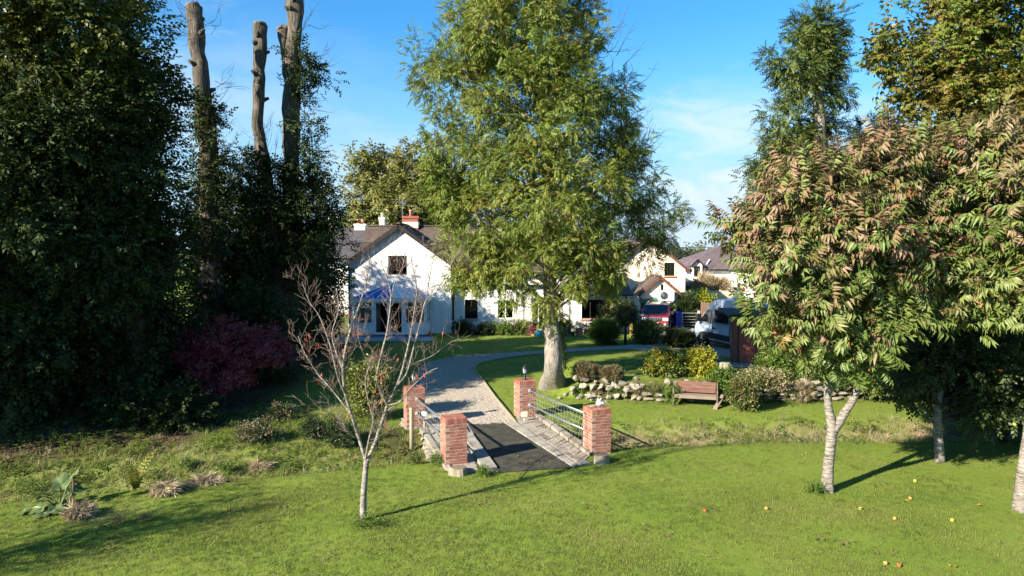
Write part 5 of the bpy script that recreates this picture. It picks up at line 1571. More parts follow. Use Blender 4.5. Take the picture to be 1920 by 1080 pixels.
# ------------------------------------------------------------------ terrace wall and bench
def stone_wall():
    B = on_ground(5.5, 23.9); r = rng_of(31)
    t = thing("stone_wall", "low rubble stone wall with pale boulders holding up the terrace behind the bench", "stone wall", B)
    def put(x, dy, z, a, b, c, flat=False):
        y = float(wall_y(x)) + dy
        ms = FLAT_STONES if flat else STONES
        tl = .12 if flat else .55
        if not flat:
            k_ = r.uniform(.68, 1.28); a, b, c = a * k_ * r.uniform(.85, 1.25), b * k_, c * k_ * r.uniform(.75, 1.05)
        link("stone", ms[int(r.integers(len(ms)))], t, Vector((x, y, float(ground_z(x, float(wall_y(x)) - .3)) + z)) - B, (r.uniform(-tl, tl), r.uniform(-tl, tl), r.uniform(-.5, .5) + (math.pi if r.uniform() > .5 else 0)), (a, b, c))
    for row, (z, dy) in enumerate(((.16, -.10), (.42, .02), (.62, .14))):
        x = 2.0 + .1 * row
        while x < 4.35:
            a = r.uniform(.11, .23); x += a
            put(x, dy + r.uniform(-.07, .07), z + r.uniform(-.09, .05), a, r.uniform(.13, .19), r.uniform(.11, .16)); x += a * .78
    x = 4.5
    while x < 7.9:
        a = r.uniform(.12, .24); x += a
        if x < 5.2 and r.uniform() < .45:
            x += .25; continue
        put(x, .20 + r.uniform(-.06, .06), .66 + r.uniform(-.06, .12), a, .17, r.uniform(.11, .18)); x += a * .85
    for z in (.10, .26):                       # flat lower courses
        x = 4.3 + z
        while x < 6.5:
            a = r.uniform(.14, .30); x += a; put(x, -.06, z, a, .16, .085, True); x += a * .92
    for z in (.10, .27, .44):
        x = 8.25 + z * .5
        while x < 12.8:
            a = r.uniform(.15, .33); x += a; put(x, -.02 + z * .1, z, a, .18, .10, True); x += a * .92
    x = 8.4
    while x < 12.5:
        a = r.uniform(.10, .20); x += a; put(x, .18, .62 + r.uniform(-.04, .05), a, .14, r.uniform(.09, .14)); x += a * 1.2
    # loose rocks on the terrace edge and by the ash roots
    for (px, py, a) in ((1062, 742, .16), (1048, 748, .12), (1085, 748, .14), (1110, 752, .11), (1135, 755, .13), (1192, 712, .16), (1205, 726, .12), (1170, 738, .1)):
        p = P(px, py); link("stone", STONES[int(r.integers(7))], t, p - B + Vector((0, 0, a * .3)), (0, 0, r.uniform(0, 6)), (a, a * .8, a * .6))
stone_wall()

def bench():
    p = P(1306, 762); B = Vector((p.x, p.y + .18, 0)); 
    t = thing("garden_bench", "weathered bench with faded red planks and iron ends in front of the stone wall", "bench", B, -0.28); t.scale = (.92, .92, .92)
    for k in range(3):                         # backrest planks, leaning back
        z = .46 + k * .135; y = .20 + k * .045
        me = Shape().hexa([(-.74, y - .018, z), (.74, y - .018, z), (.74, y + .018, z), (-.74, y + .018, z)], [(-.74, y + .022, z + .125), (.74, y + .022, z + .125), (.74, y + .058, z + .125), (-.74, y + .058, z + .125)]).mesh("back_plank", M["bench_red"])
        link("back_plank", me, t)
    for k in range(3):
        Shape().box((-.76, -.27 + k * .135, .40), (.76, -.145 + k * .135, .435)).build("seat_plank", M["bench_grey"], t)
    Shape().box((-.76, -.30, .31), (.76, -.275, .43)).build("front_rail", M["bench_grey"], t)
    for x in (-.80, .80):
        s = Shape()
        s.tube([(x, -.30, 0), (x, -.26, .22), (x, -.27, .44), (x, -.30, .60), (x, -.10, .655), (x, .20, .62)], .026, 8)
        s.tube([(x, .30, 0), (x, .20, .25), (x, .17, .45), (x, .24, .68), (x, .31, .86)], .026, 8)
        s.tube([(x, -.27, .40), (x, .18, .40)], .022, 8); s.tube([(x, -.26, .18), (x, .22, .20)], .016, 8)
        s.build("iron_end", M["iron"], t, soft=True)
    q = P(1352, 762); tb = thing("old_plank", "pale grey split plank leaning in the ivy beside the bench", "plank", q, -.7)
    Shape().hexa([(-.05, -.55, .0), (.10, -.55, .0), (.10, .12, .35), (-.05, .12, .35)], [(-.05, -.55, .05), (.10, -.55, .05), (.10, .12, .40), (-.05, .12, .40)]).build("plank", M["bench_grey"], tb)
bench()

def stump():
    p = P(1360, 712); t = thing("tree_stump", "pale cut tree stump among plants at the corner of the red shed", "tree stump", p)
    o = Shape().lathe([(.30, -.05), (.25, .1), (.21, .4), (.20, .62), (.17, .64)], 16).build("stump", M["log_wood"], t, soft=True)
    for v in o.data.vertices:
        a = math.atan2(v.co.y, v.co.x); k = 1 + .12 * math.sin(3 * a); v.co.x *= k; v.co.y *= k
stump()

# ------------------------------------------------------------------ shed, fence, gate, bin
def shed():
    y0 = 29.0; x0, x1 = 9.70, 13.2; z0 = float(ground_z(11, y0))
    B = Vector(((x0 + x1) / 2, y0, z0)); t = thing("timber_shed", "red-brown boarded lean-to shed with a dark timber post beside the campervan", "shed", B)
    me = Shape().box((.004, 0, 0), (.146, .022, 1.93)).mesh("board", M["shed_red"])
    n = int((x1 - x0) / .15)
    for k in range(n):
        link("board", me, t, (x0 + k * .15 - B.x, 0, 0.02))
    s = Shape(); s.box((x0 - B.x, .026, 0), (x1 - B.x, .07, 1.95)); s.box((x0 - B.x, .072, 0), (x0 - B.x + .06, 1.2, 1.86)); s.box((x1 - B.x - .06, .072, 0), (x1 - B.x, 1.2, 1.86)); s.box((x0 - B.x + .062, 1.14, 0), (x1 - B.x - .062, 1.2, 2.02)); s.build("carcass", M["shed_red"], t)
    s = Shape(); s.box((9.37 - B.x, -.05, 0), (9.47 - B.x, .05, 1.99)); s.build("post", M["fence_brown"], t)
    s = Shape(); s.box((x0 - .05 - B.x, -.02, 0), (x0 - .006 - B.x, .05, 1.84)); s.build("corner_trim", M["dark_timber"], t)
    s = Shape(); s.hexa([(9.15 - B.x, -.30, 1.97), (x1 + .2 - B.x, -.30, 1.97), (x1 + .2 - B.x, 1.3, 2.19), (9.15 - B.x, 1.3, 2.19)], [(9.15 - B.x, -.30, 2.03), (x1 + .2 - B.x, -.30, 2.03), (x1 + .2 - B.x, 1.3, 2.25), (9.15 - B.x, 1.3, 2.25)]); s.build("roof", M["dark_timber"], t)
    s = Shape(); s.tube([(9.25 - B.x, -.18, 2.09), (10.2 - B.x, -.18, 2.09)], .06, 10); s.build("roof_ridge", M["brown_timber"], t)
shed()

def fence():
    a, b = P(1306, 606), P(1352, 606); a = Vector((12.3, 44.2, .3)); b = Vector((14.6, 43.2, .3)); B = (a + b) / 2
    d = (b - a); L = d.length; rz = math.atan2(d.y, d.x)
    t = thing("board_fence", "brown horizontal board fence beside the golden hedge", "fence", B, rz)
    me = Shape().box((-L / 2 + .05, -.012, .005), (L / 2 - .05, .012, .145)).mesh("board", M["fence_brown"])
    for k in range(11):
        link("board", me, t, (0, 0, .1 + k * .15))
    pm = Shape().box((-.045, -.06, 0), (.045, .06, 1.82)).mesh("fence_post", M["fence_brown"])
    for x in (-L / 2, 0, L / 2):
        link("fence_post", pm, t, (x, .075, 0))
    # picket fence by the dormer house
    y = 54.5; x0, x1 = 13.9, 17.6; B = Vector(((x0 + x1) / 2, y, 1.35))
    t = thing("picket_fence", "white picket fence on the bank in front of the dormer house", "fence", B)
    s = Shape()
    for k in range(24):
        x = (x0 - x1) / 2 + k * (x1 - x0) / 23
        s.face([(x - .045, -.01, 0), (x + .045, -.01, 0), (x + .045, -.01, .82), (x, -.01, .90), (x - .045, -.01, .82)]); s.face([(x - .045, .012, 0), (x - .045, .012, .82), (x, .012, .90), (x + .045, .012, .82), (x + .045, .012, 0)])
        s.face([(x - .045, .012, 0), (x - .045, -.01, 0), (x - .045, -.01, .82), (x - .045, .012, .82)])
    o = s.build("pickets", M["render_cream"], t, kind="stuff")
    q = Shape(); q.box(((x0 - x1) / 2, .015, .2), ((x1 - x0) / 2, .05, .28)); q.box(((x0 - x1) / 2, .015, .6), ((x1 - x0) / 2, .05, .68))
    for k in range(5):
        x = (x0 - x1) / 2 + k * (x1 - x0) / 4; q.box((x - .05, .052, -1.0), (x + .05, .15, .92))
    q.build("fence_frame", M["render_cream"], t)
    # white framed cold frame and dark store behind the pickets
    B = Vector((15.3, 57.5, .3)); t = thing("garden_store", "dark garden store with white framed panes behind the picket fence", "store", B)
    s = Shape(); s.box((-1.6, 0, 0), (.0, 1.2, 2.1)); s.box((.01, .2, 0), (2.2, 1.2, 1.55)); s.build("carcass", M["dark_room"], t)
    s = Shape(); s.hexa([(-1.7, -.2, 2.11), (.1, -.2, 2.11), (.1, 1.3, 2.4), (-1.7, 1.3, 2.4)], [(-1.7, -.2, 2.17), (.1, -.2, 2.17), (.1, 1.3, 2.46), (-1.7, 1.3, 2.46)]); s.build("roof", M["black_plastic"], t)
    for k in range(4):
        s = Shape(); x = .05 + k * .55
        for (a, b, c, d) in ((x, x + .06, .9, 1.6), (x + .46, x + .52, .9, 1.6), (x + .06, x + .46, 1.54, 1.6), (x + .06, x + .46, .9, .96)):
            s.box((a, .13, c), (b, .19, d))
        s.build("window_frame", M["white_frame"], t)
fence()

def gate_and_bin():
    a = Vector((11.15, 44.6, .3)); 
    t = thing("field_gate", "open galvanised field gate with level bars in front of the dark hedge", "gate", a, -0.08)
    w, h = .98, 1.02
    s = Shape()
    s.tube([(0, 0, .06), (0, 0, h), (w, 0, h), (w, 0, .06), (0, 0, .06)], .024, 8); s.build("gate_frame", M["wire"], t)
    for k in range(4):
        Shape().tube([(.02, 0, .22 + k * .19), (w - .02, 0, .22 + k * .19)], .016, 6).build("bar", M["wire"], t)
    p = Vector((12.22, 44.5, .3)); t = thing("gate_post", "square white post at the end of the field gate", "post", p)
    Shape().box((-.065, -.065, 0), (.065, .065, 1.12)).build("shaft", M["white_frame"], t, bevel=.01); Shape().hexa([(-.08, -.08, 1.122), (.08, -.08, 1.122), (.08, .08, 1.122), (-.08, .08, 1.122)], [(-.02, -.02, 1.18), (.02, -.02, 1.18), (.02, .02, 1.18), (-.02, .02, 1.18)]).build("post_cap", M["white_frame"], t)
    B = Vector((11.02, 45.1, .3)); t = thing("wheelie_bin", "bright blue wheelie bin standing behind the gate", "bin", B, .1)
    Shape().hexa([(-.21, -.24, .06), (.21, -.24, .06), (.21, .22, .06), (-.21, .22, .06)], [(-.27, -.33, .98), (.27, -.33, .98), (.27, .30, .98), (-.27, .30, .98)]).build("body", M["blue_plastic"], t, bevel=.03)
    Shape().hexa([(-.29, -.36, .99), (.29, -.36, .99), (.29, .33, .99), (-.29, .33, .99)], [(-.27, -.34, 1.03), (.27, -.34, 1.03), (.27, .30, 1.09), (-.27, .30, 1.09)]).build("lid", M["blue_plastic"], t, bevel=.01)
    for x in (-.24, .24):
        Shape().tube([(x - .03, .24, .11), (x + .03, .24, .11)], .11, 14).build("wheel", M["tyre"], t)
    Shape().tube([(-.2, .36, .93), (.2, .36, .93)], .018, 8).build("handle", M["blue_plastic"], t)
    # yellow-brown timber post by the topiary
    p = P(1183, 632); t = thing("ochre_post", "ochre timber post at the house corner by the clipped ball tree", "post", p)
    Shape().box((-.07, -.07, 0), (.07, .07, 1.35)).build("shaft", material("ochre_timber", [(.33, .21, .06), (.36, .235, .07)], 3), t); Shape().box((-.085, -.085, 1.352), (.085, .085, 1.39)).build("post_cap", M["post_wood"], t)
gate_and_bin()

# ------------------------------------------------------------------ vehicles
def body_shell(profile, wfun, mat, parent, name, bevel):
    """Side profile (y, z) going round, given width by wfun(z)."""
    s = Shape(); n = len(profile)
    left = [(-wfun(z, y), y, z) for y, z in profile]; right = [(wfun(z, y), y, z) for y, z in profile]
    for k in range(n):
        j = (k + 1) % n; s.add([left[k], left[j], right[j], right[k]], [(0, 1, 2, 3)])
    s.face(list(reversed(left))); s.face(right)
    o = s.build(name, mat, parent)
    import bmesh
    bm = bmesh.new(); bm.from_mesh(o.data); bmesh.ops.remove_doubles(bm, verts=bm.verts, dist=1e-4); bmesh.ops.recalc_face_normals(bm, faces=bm.faces); bm.to_mesh(o.data); bm.free()
    b = o.modifiers.new("bevel", 'BEVEL'); b.width = bevel; b.segments = 3; b.limit_method = 'ANGLE'; b.angle_limit = R(22)
    o.data.polygons.foreach_set("use_smooth", [True] * len(o.data.polygons))
    wn_ = o.modifiers.new("normals", 'WEIGHTED_NORMAL')
    return o

def wheel(parent, x, y, rad, w, sign):
    t = Shape().lathe([(rad * .62, 0), (rad * .93, 0), (rad, w * .18), (rad, w * .82), (rad * .93, w), (rad * .62, w)], 26)
    o = t.build("wheel", M["tyre"], parent, (x, y, rad), (0, R(90) * sign, 0), soft=False)
    s = Shape(); s.lathe([(rad * .63, w * .55), (rad * .60, w * .93), (rad * .2, w * .86), (rad * .16, w * .98), (.02, w * .98)], 22)
    for k in range(5):
        a = k * 2 * math.pi / 5; s.beam((rad * .15 * math.cos(a), rad * .15 * math.sin(a), w * .95), (rad * .6 * math.cos(a), rad * .6 * math.sin(a), w * .97), .06, .03)
    s.build("rim", M["alloy"], o, soft=False)
    return o

def sst(a, b, x):
    t = min(1, max(0, (x - a) / (b - a))); return t * t * (3 - 2 * t)

def campervan():
    fw = Vector((10.05, 35.9)); h = Vector((-0.34, 0.94)).normalized(); left = Vector((-h.y, h.x))
    c = fw - h * 1.72 - left * 1.02
    B = on_ground(c.x, c.y); rz = math.atan2(-h.x, h.y)
    t = thing("campervan", "silver campervan with a high roof and side windows parked beside the red shed", "van", B, rz)
    prof = [(2.62, .34), (2.70, .62), (2.64, .98), (2.42, 1.16), (2.12, 1.26), (1.42, 2.18), (1.12, 2.42), (.70, 2.53), (-2.30, 2.55), (-2.62, 2.46), (-2.72, 1.2), (-2.72, .36)]
    wf = lambda z, y: 1.02 - .13 * sst(1.15, 2.5, z) - .16 * sst(1.6, 2.7, y)
    body_shell(prof, wf, M["van_silver"], t, "body", .07)
    def side(pts, mat, name, e=.012, parent=t):
        out = None
        for sg in (-1, 1):
            s = Shape(); q = [(sg * (wf(z, y) + e), y, z) for y, z in pts]; q2 = [(sg * (wf(z, y) - .03), y, z) for y, z in pts]
            if sg > 0:
                q = q[::-1]; q2 = q2[::-1]
            s.face(q); n = len(q)
            for k in range(n):
                s.face([q[k], q[(k + 1) % n], q2[(k + 1) % n], q2[k]][::-1])
            out = s.build(name, mat, parent)
        return out
    side([(1.95, 1.34), (1.05, 1.30), (1.05, 1.98), (1.40, 2.0)], M["car_glass"], "door_window")
    side([(.78, 1.36), (-.35, 1.36), (-.35, 2.02), (.78, 2.02)], M["car_glass"], "side_window")
    side([(-.55, 1.36), (-1.75, 1.36), (-1.75, 2.02), (-.55, 2.02)], M["car_glass"], "rear_window")
    side([(.80, 1.27), (-2.4, 1.27), (-2.4, 1.345), (.80, 1.345)], M["teal"], "teal_stripe", .008)
    side([(1.25, .52), (-1.25, .48), (-1.25, .74), (1.25, .80)], M["black_plastic"], "lower_trim", .018)
    for y in (.95, -.46):
        side([(y, .5), (y - .016, .5), (y - .016, 2.2), (y, 2.2)], M["black_plastic"], "door_gap", .004)
    side([(.84, 1.02), (.66, 1.02), (.66, 1.08), (.84, 1.08)], M["black_plastic"], "handle", .03)
    side([(-.75, .62), (-1.05, .62), (-1.05, 1.12), (-.75, 1.12)], M["black_plastic"], "service_hatch", .006); side([(-.785, .655), (-1.015, .655), (-1.015, 1.085), (-.785, 1.085)], M["van_silver"], "hatch_door", .012)
    s = Shape(); s.face([(-.84, 2.135, 1.30), (.84, 2.135, 1.30), (.78, 1.455, 2.18), (-.78, 1.455, 2.18)]); o = s.build("windscreen", M["car_glass"], t, (0, .02, .012))
    for sg in (-1, 1):
        Shape().box((sg * 1.02 - .0 if sg > 0 else -1.30, 1.78, 1.30), (1.30 if sg > 0 else -1.02, 1.98, 1.72)).build("mirror", M["black_plastic"], t, bevel=.04)
        Shape().hexa([(sg * .60 - .2, 2.60, .82), (sg * .60 + .2, 2.60, .82), (sg * .62 + .2, 2.56, .82), (sg * .62 - .2, 2.56, .82)], [(sg * .60 - .18, 2.52, 1.12), (sg * .60 + .18, 2.52, 1.12), (sg * .62 + .18, 2.36, 1.12), (sg * .62 - .18, 2.36, 1.12)]).build("headlight", M["headlamp"], t, (0, .1, 0))
        Shape().hexa([(sg * .85 - .04, -2.74, .9), (sg * .85 + .04, -2.74, .9), (sg * .85 + .04, -2.70, .9), (sg * .85 - .04, -2.70, .9)], [(sg * .82 - .04, -2.74, 1.7), (sg * .82 + .04, -2.74, 1.7), (sg * .82 + .04, -2.68, 1.7), (sg * .82 - .04, -2.68, 1.7)]).build("rear_light", M["car_red"], t)
        for y in (1.72, -1.75):
            s = Shape(); s.tube([(sg * .80, y, .38), (sg * 1.026, y, .38)], .40, 26); s.build("wheel_arch", M["black_plastic"], t)
            wheel(t, sg * .81, y, .345, .23, sg)
    Shape().box((-.98, 2.56, .30), (.98, 2.76, .62)).build("bumper", M["black_plastic"], t, bevel=.05)
    Shape().box((-.6, 2.665, .68), (.6, 2.72, .92)).build("grille", M["black_plastic"], t, bevel=.02)
    s = Shape(); s.box((-.8, -1.9, 2.56), (.8, -.6, 2.585)); s.build("solar_panel", M["car_glass"], t); Shape().box((-.35, .0, 2.555), (.35, .5, 2.64)).build("roof_vent", M["white_frame"], t, bevel=.02)
    s = Shape(); s.box((-.86, 2.0, .28), (.86, -2.6, .40)); s.build("underbody", M["black_plastic"], t)
campervan()

def red_car():
    p = Vector((9.45, 44.2)); B = on_ground(p.x, p.y); h = Vector((-.30, -.954)).normalized(); rz = math.atan2(-h.x, h.y)
    t = thing("red_car", "dark red off-road car with a seven slot grille facing out beside the porch", "car", B, rz)
    prof = [(2.05, .42), (2.11, .62), (2.08, .92), (1.98, 1.03), (1.12, 1.12), (.50, 1.62), (.25, 1.68), (-1.55, 1.70), (-1.80, 1.64), (-2.06, 1.10), (-2.12, .60), (-2.06, .42)]
    wf = lambda z, y: .91 - .15 * sst(1.05, 1.65, z) - .05 * sst(1.6, 2.1, abs(y))
    body_shell(prof, wf, M["car_red"], t, "body", .06)
    def side(pts, mat, name, e=.01):
        for sg in (-1, 1):
            s = Shape(); q = [(sg * (wf(z, y) + e), y, z) for y, z in pts]
            if sg > 0:
                q = q[::-1]
            s.face(q)
            n = len(q); q2 = [(sg * (wf(z, y) - .03), y, z) for y, z in (pts[::-1] if sg > 0 else pts)]
            for k in range(n):
                s.face([q[k], q[(k + 1) % n], q2[(k + 1) % n], q2[k]][::-1])
            s.build(name, mat, t)
    side([(.98, 1.13), (-.30, 1.13), (-.30, 1.58), (.50, 1.56)], M["car_glass"], "side_window")
    side([(-.38, 1.13), (-1.75, 1.15), (-1.62, 1.58), (-.38, 1.58)], M["car_glass"], "rear_side_window")
    side([(1.95, .44), (-1.95, .44), (-1.95, .58), (1.95, .58)], M["black_plastic"], "sill_trim", .02)
    s = Shape(); s.face([(-.74, 1.09, 1.155), (.74, 1.09, 1.155), (.68, .535, 1.60), (-.68, .535, 1.60)]); s.build("windscreen", M["car_glass"], t, (0, .014, .016))
    s = Shape(); s.box((-.50, 2.06, .74), (.50, 2.125, .96)); g = s.build("grille", M["chrome"], t, bevel=.02)
    for k in range(7):
        x = -.42 + k * .14; Shape().box((x - .042, 2.10, .765), (x + .042, 2.132, .935)).build("slot", M["black_plastic"], g)
    for sg in (-1, 1):
        Shape().box((sg * .69 - .17, 2.02, .76), (sg * .69 + .17, 2.105, .95)).build("headlight", M["headlamp"], t, bevel=.03)
        Shape().tube([(sg * .66, 2.06, .56), (sg * .66, 2.15, .56)], .07, 14).build("fog_lamp", M["headlamp"], t)
        Shape().box((min(sg * .92, sg * 1.10), .72, 1.10), (max(sg * .92, sg * 1.10), .92, 1.28)).build("mirror", M["black_plastic"], t, bevel=.03)
        Shape().tube([(sg * .66, .2, 1.735), (sg * .66, -1.5, 1.745)], .018, 8).build("roof_rail", M["chrome"], t)
        for y in (1.32, -1.30):
            Shape().tube([(sg * .7, y, .38), (sg * .925, y, .38)], .40, 26).build("wheel_arch", M["black_plastic"], t); wheel(t, sg * .72, y, .35, .22, sg)
    Shape().box((-.90, 1.96, .36), (.90, 2.16, .52)).build("lower_bumper", M["black_plastic"], t, bevel=.04); Shape().box((-.86, 2.0, .525), (.86, 2.15, .70)).build("bumper", M["car_red"], t, bevel=.04)
    Shape().box((-.26, 2.15, .57), (.26, 2.162, .68)).build("number_plate", M["white_frame"], t)
    s = Shape(); s.box((-.8, -1.95, .30), (.8, 1.9, .44)); s.build("underbody", M["black_plastic"], t)
red_car()

# ------------------------------------------------------------------ along the cottage wall
def house_front():
    # loggia posts and a dark timber table
    for px, lab in ((982, "slim grey post under the cottage eaves near the terracotta pots"), (1068, "slim grey post under the cottage eaves behind the ash trunk")):
        p = W(px, 620, 41.3); p.z = .3; t = thing("slim_post", lab, "post", p, group="slim grey posts by the cottage wall")
        Shape().lathe([(.075, 0), (.075, .04), (.055, .05), (.055, 2.45), (.08, 2.5)], 12).build("shaft", M["bark_pale"], t); Shape().box((-.12, -.12, 2.5), (.12, .12, 2.56)).build("post_head", M["dark_timber"], t)
    p = W(1030, 615, 41.0); p.z = .3
    t = thing("garden_table", "dark timber table against the cottage wall behind the ash trunk", "table", p)
    for k in range(4):
        Shape().box((-1.15, -.30 + k * .15, .74), (1.15, -.157 + k * .15, .785)).build("top_plank", M["dark_timber"], t)
    for x in (-.95, .95):
        for y in (-.22, .22):
            Shape().box((x - .04, y - .04, 0), (x + .04, y + .04, .738)).build("leg", M["dark_timber"], t)
    # patio seat at the left
    p = W(612, 640, 39.2); p.z = .345; t = thing("patio_seat", "pale brown timber garden seat at the edge of the patio", "seat", p, .15)
    for k in range(5):
        Shape().box((-.75, .28, .48 + k * .10), (.75, .31, .57 + k * .10)).build("back_slat", M["post_wood"], t)
    for k in range(4):
        Shape().box((-.75, -.25 + k * .13, .42), (.75, -.14 + k * .13, .45)).build("seat_slat", M["post_wood"], t)
    for x in (-.72, .72):
        Shape().box((x - .035, -.25, 0), (x + .035, -.19, .62)).build("leg", M["post_wood"], t); Shape().box((x - .035, .315, 0), (x + .035, .375, .99)).build("leg", M["post_wood"], t); Shape().box((x - .045, -.27, .622), (x + .045, .313, .66)).build("armrest", M["post_wood"], t)
    pots = [(893, 41.6, .20, .22, "black_plastic", "leaf_dry", "low dark trough of faded plants against the shaded cottage wall", .35),
            (924, 41.5, .17, .26, "green_plastic", "leaf_shrub", "green pot with a leafy plant beside the dark trough", .45),
            (962, 41.5, .21, .34, "terracotta", "leaf_heather", "terracotta pot of faded flowers next to the slim grey post", .5),
            (992, 41.2, .14, .25, "white_frame", "leaf_shrub", "small white pot left of the paired low terracotta pots", .5),
            (1001, 40.7, .22, .20, "terracotta", "leaf_maple", "low terracotta bowl of purple leaves left of the ash trunk", .3),
            (1014, 41.0, .17, .22, "terracotta", "leaf_shrub", "low terracotta pot close to the ash trunk", .3),
            (1064, 41.0, .15, .40, "cream_plastic", "leaf_variegated", "tall cream pot right of the ash trunk", .4),
            (1073, 40.6, .17, .27, "green_plastic", "leaf_shrub", "green glazed pot between the cream pot and terracotta pots", .3),
            (1086, 40.7, .24, .44, "terracotta", "leaf_dry", "large terracotta pot with bare stems beside the green glazed pot", .35),
            (1101, 40.7, .23, .38, "terracotta", "leaf_shrub", "large terracotta pot nearest the bright green bush", .3)]
    for k, (px, d, rad, h, mt, lf, lab, fh) in enumerate(pots):
        p = W(px, 620, d); p.z = .3
        t = thing("plant_pot", lab, "plant pot", p, group="pots along the cottage wall")
        Shape().lathe([(rad * .7, 0), (rad * .95, h * .86), (rad * 1.06, h * .87), (rad * 1.06, h), (rad * .92, h), (rad * .9, h * .9)], 18).build("pot", M[mt], t, soft=False)
        Shape().lathe([(rad * .9, h * .88), (rad * .5, h * .93)], 14).build("soil", M["soil"], t)
        r = rng_of(50 + k); C, O = make_clumps([(0, 0, h + fh * .45, rad * 1.3, rad * 1.3, fh * .5)], 14, r, 3)
        pos, ax, nr, idx = clump_sprigs(C, O, 12, .11, r, 0, .8, .5); pos[:, 2] = np.maximum(pos[:, 2], h * .92)
        link("foliage", sprigs_to_mesh("foliage", pos, ax, nr, .9 * r.uniform(.7, 1.2, len(pos)), "small" if lf != "leaf_dry" else "dry", [M[lf]]), t)["kind"] = "stuff"
    # turquoise watering can
    p = W(1010, 612, 40.4); p.z = .3; t = thing("watering_can", "turquoise watering can among the pots by the cottage wall", "watering can", p)
    cm = material("turquoise_plastic", [(.01, .30, .42), (.015, .36, .48)], 3, rough=.4)
    Shape().lathe([(.16, 0), (.17, .02), (.15, .26), (.10, .30)], 16).build("body", cm, t); Shape().tube([(.13, 0, .08), (.30, 0, .30), (.36, 0, .36)], [.03, .02, .045], 8).build("spout", cm, t); Shape().tube([(-.15, 0, .10), (-.25, 0, .22), (-.12, 0, .38), (.06, 0, .32)], .015, 6).build("handle", cm, t)
house_front()

# overhead wires far off on the right
def wires():
    a, b = Vector((10.5, 90, 5.9)), Vector((40, 90, 6.3))
    for k, dz in enumerate((0, -.55)):
        s = Shape(); s.tube([a.lerp(b, u) + Vector((0, 0, dz - 1.0 * math.sin(u * math.pi) * .3)) - a for u in np.linspace(0, 1, 16)], .022, 4)
        o = s.build("overhead_wire", M["black_metal"], None, a); tag(o, "thin overhead wire against the sky, the %s of two right of the cream house" % ("upper" if k == 0 else "lower"), "wire", "overhead wires")
wires()

# ------------------------------------------------------------------ trees
def ups(px, pts, depth):
    return [W(x, y, depth) for x, y in pts]

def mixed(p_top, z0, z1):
    """Second material more often towards the crown top: turned leaves; on the left trees, painted sunlight."""
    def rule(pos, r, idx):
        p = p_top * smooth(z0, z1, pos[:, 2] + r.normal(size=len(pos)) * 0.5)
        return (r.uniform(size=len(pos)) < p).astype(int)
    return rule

# ---- the tall ash in the middle
D = 24.9
base = P(1037, 722)
ash_l = [(960, 55, 125, 120, -.5), (1060, 30, 75, 95, .6), (845, 140, 92, 85, -.2), (895, 70, 85, 85, .3), (1085, 140, 90, 95, -.6), (1000, 215, 150, 120, -1.2), (1130, 250, 68, 110, .3),
         (890, 300, 88, 105, .2), (1040, 350, 140, 110, -1.5), (1170, 370, 80, 80, .2), (1235, 405, 48, 58, .6), (915, 440, 85, 90, -.3), (1060, 465, 125, 85, -1.2), (1160, 455, 60, 50, .2),
         (940, 505, 78, 44, -.6), (885, 515, 40, 30, -.2), (1085, 515, 62, 30, -.8), (1030, 535, 48, 30, -.9), (960, 545, 50, 16, -1.0), (1040, 560, 40, 14, -1.2), (1200, 470, 34, 34, 0), (870, 480, 46, 50, -.3), (1120, 530, 30, 18, -.6), (870, 555, 24, 12, -.5), (1035, 580, 40, 12, -1.0), (965, 572, 36, 12, -1.0), (1150, 520, 24, 20, -.4),
         (835, 235, 46, 50, .2), (862, 385, 44, 60, .4), (1225, 440, 44, 40, .3), (1180, 300, 46, 60, -.3), (1150, 190, 46, 60, .2), (1110, 490, 56, 40, .8), (930, 470, 66, 50, .9), (975, -60, 115, 80, 0), (1000, 120, 120, 110, .9), (1010, 380, 120, 110, 1.5), (840, 350, 40, 60, 0)]
lobes = [lobe(x, y, D + dd, a, b) for x, y, a, b, dd in ash_l]
trunk = [base + Vector((0, 0, -.15)), W(1037, 690, D), W(1036, 640, D), W(1033, 590, D), W(1030, 450, D), W(1020, 250, D), W(1010, 60, D), W(1003, -90, D)]
t, pos, ax, nr, sz = tree("ash_tree", "tall yellowing ash tree with a flared pale trunk standing in the middle of the garden", base, trunk, [.37, .33, .275, .25, .22, .16, .10, .04], lobes, 800, 42, .50, "ash", .90,
     "leaf_ash", "bark_pale", 101, droop=.12, flat=.9, n_limbs=110, limb_r=.10, trunk_sides=22, flare=.60, limb_start=.12, up=.15, shape_noise=.045)
def bare_twigs(parent, base, spots, seed, mat="bark_grey", n=6, spread=.6, length=1.3, r0=.014):
    r = rng_of(seed); s = Shape(); base = Vector(base)
    for (p, d) in spots:
        for _ in range(n):
            a = Vector(p) - base + Vector(r.normal(size=3) * .25); dr = (Vector(d) + Vector(r.normal(size=3) * spread)).normalized(); L = length * r.uniform(.5, 1.2)
            m = a + dr * L * .5 + Vector(r.normal(size=3) * .1); e = a + dr * L + Vector((0, 0, .15 * L))
            s.tube(catmull([a, m, e], 3), list(lerp_list([r0, r0 * .6, r0 * .25], 7)), 4, cap=False)
            for q in range(3):
                b = a.lerp(e, r.uniform(.35, .85)); f = b + (dr + Vector(r.normal(size=3) * .7)).normalized() * L * .35
                s.tube([b, f], [r0 * .45, r0 * .2], 3, cap=False)
    return s.build("bare_twigs", M[mat], parent, soft=True, kind="stuff")
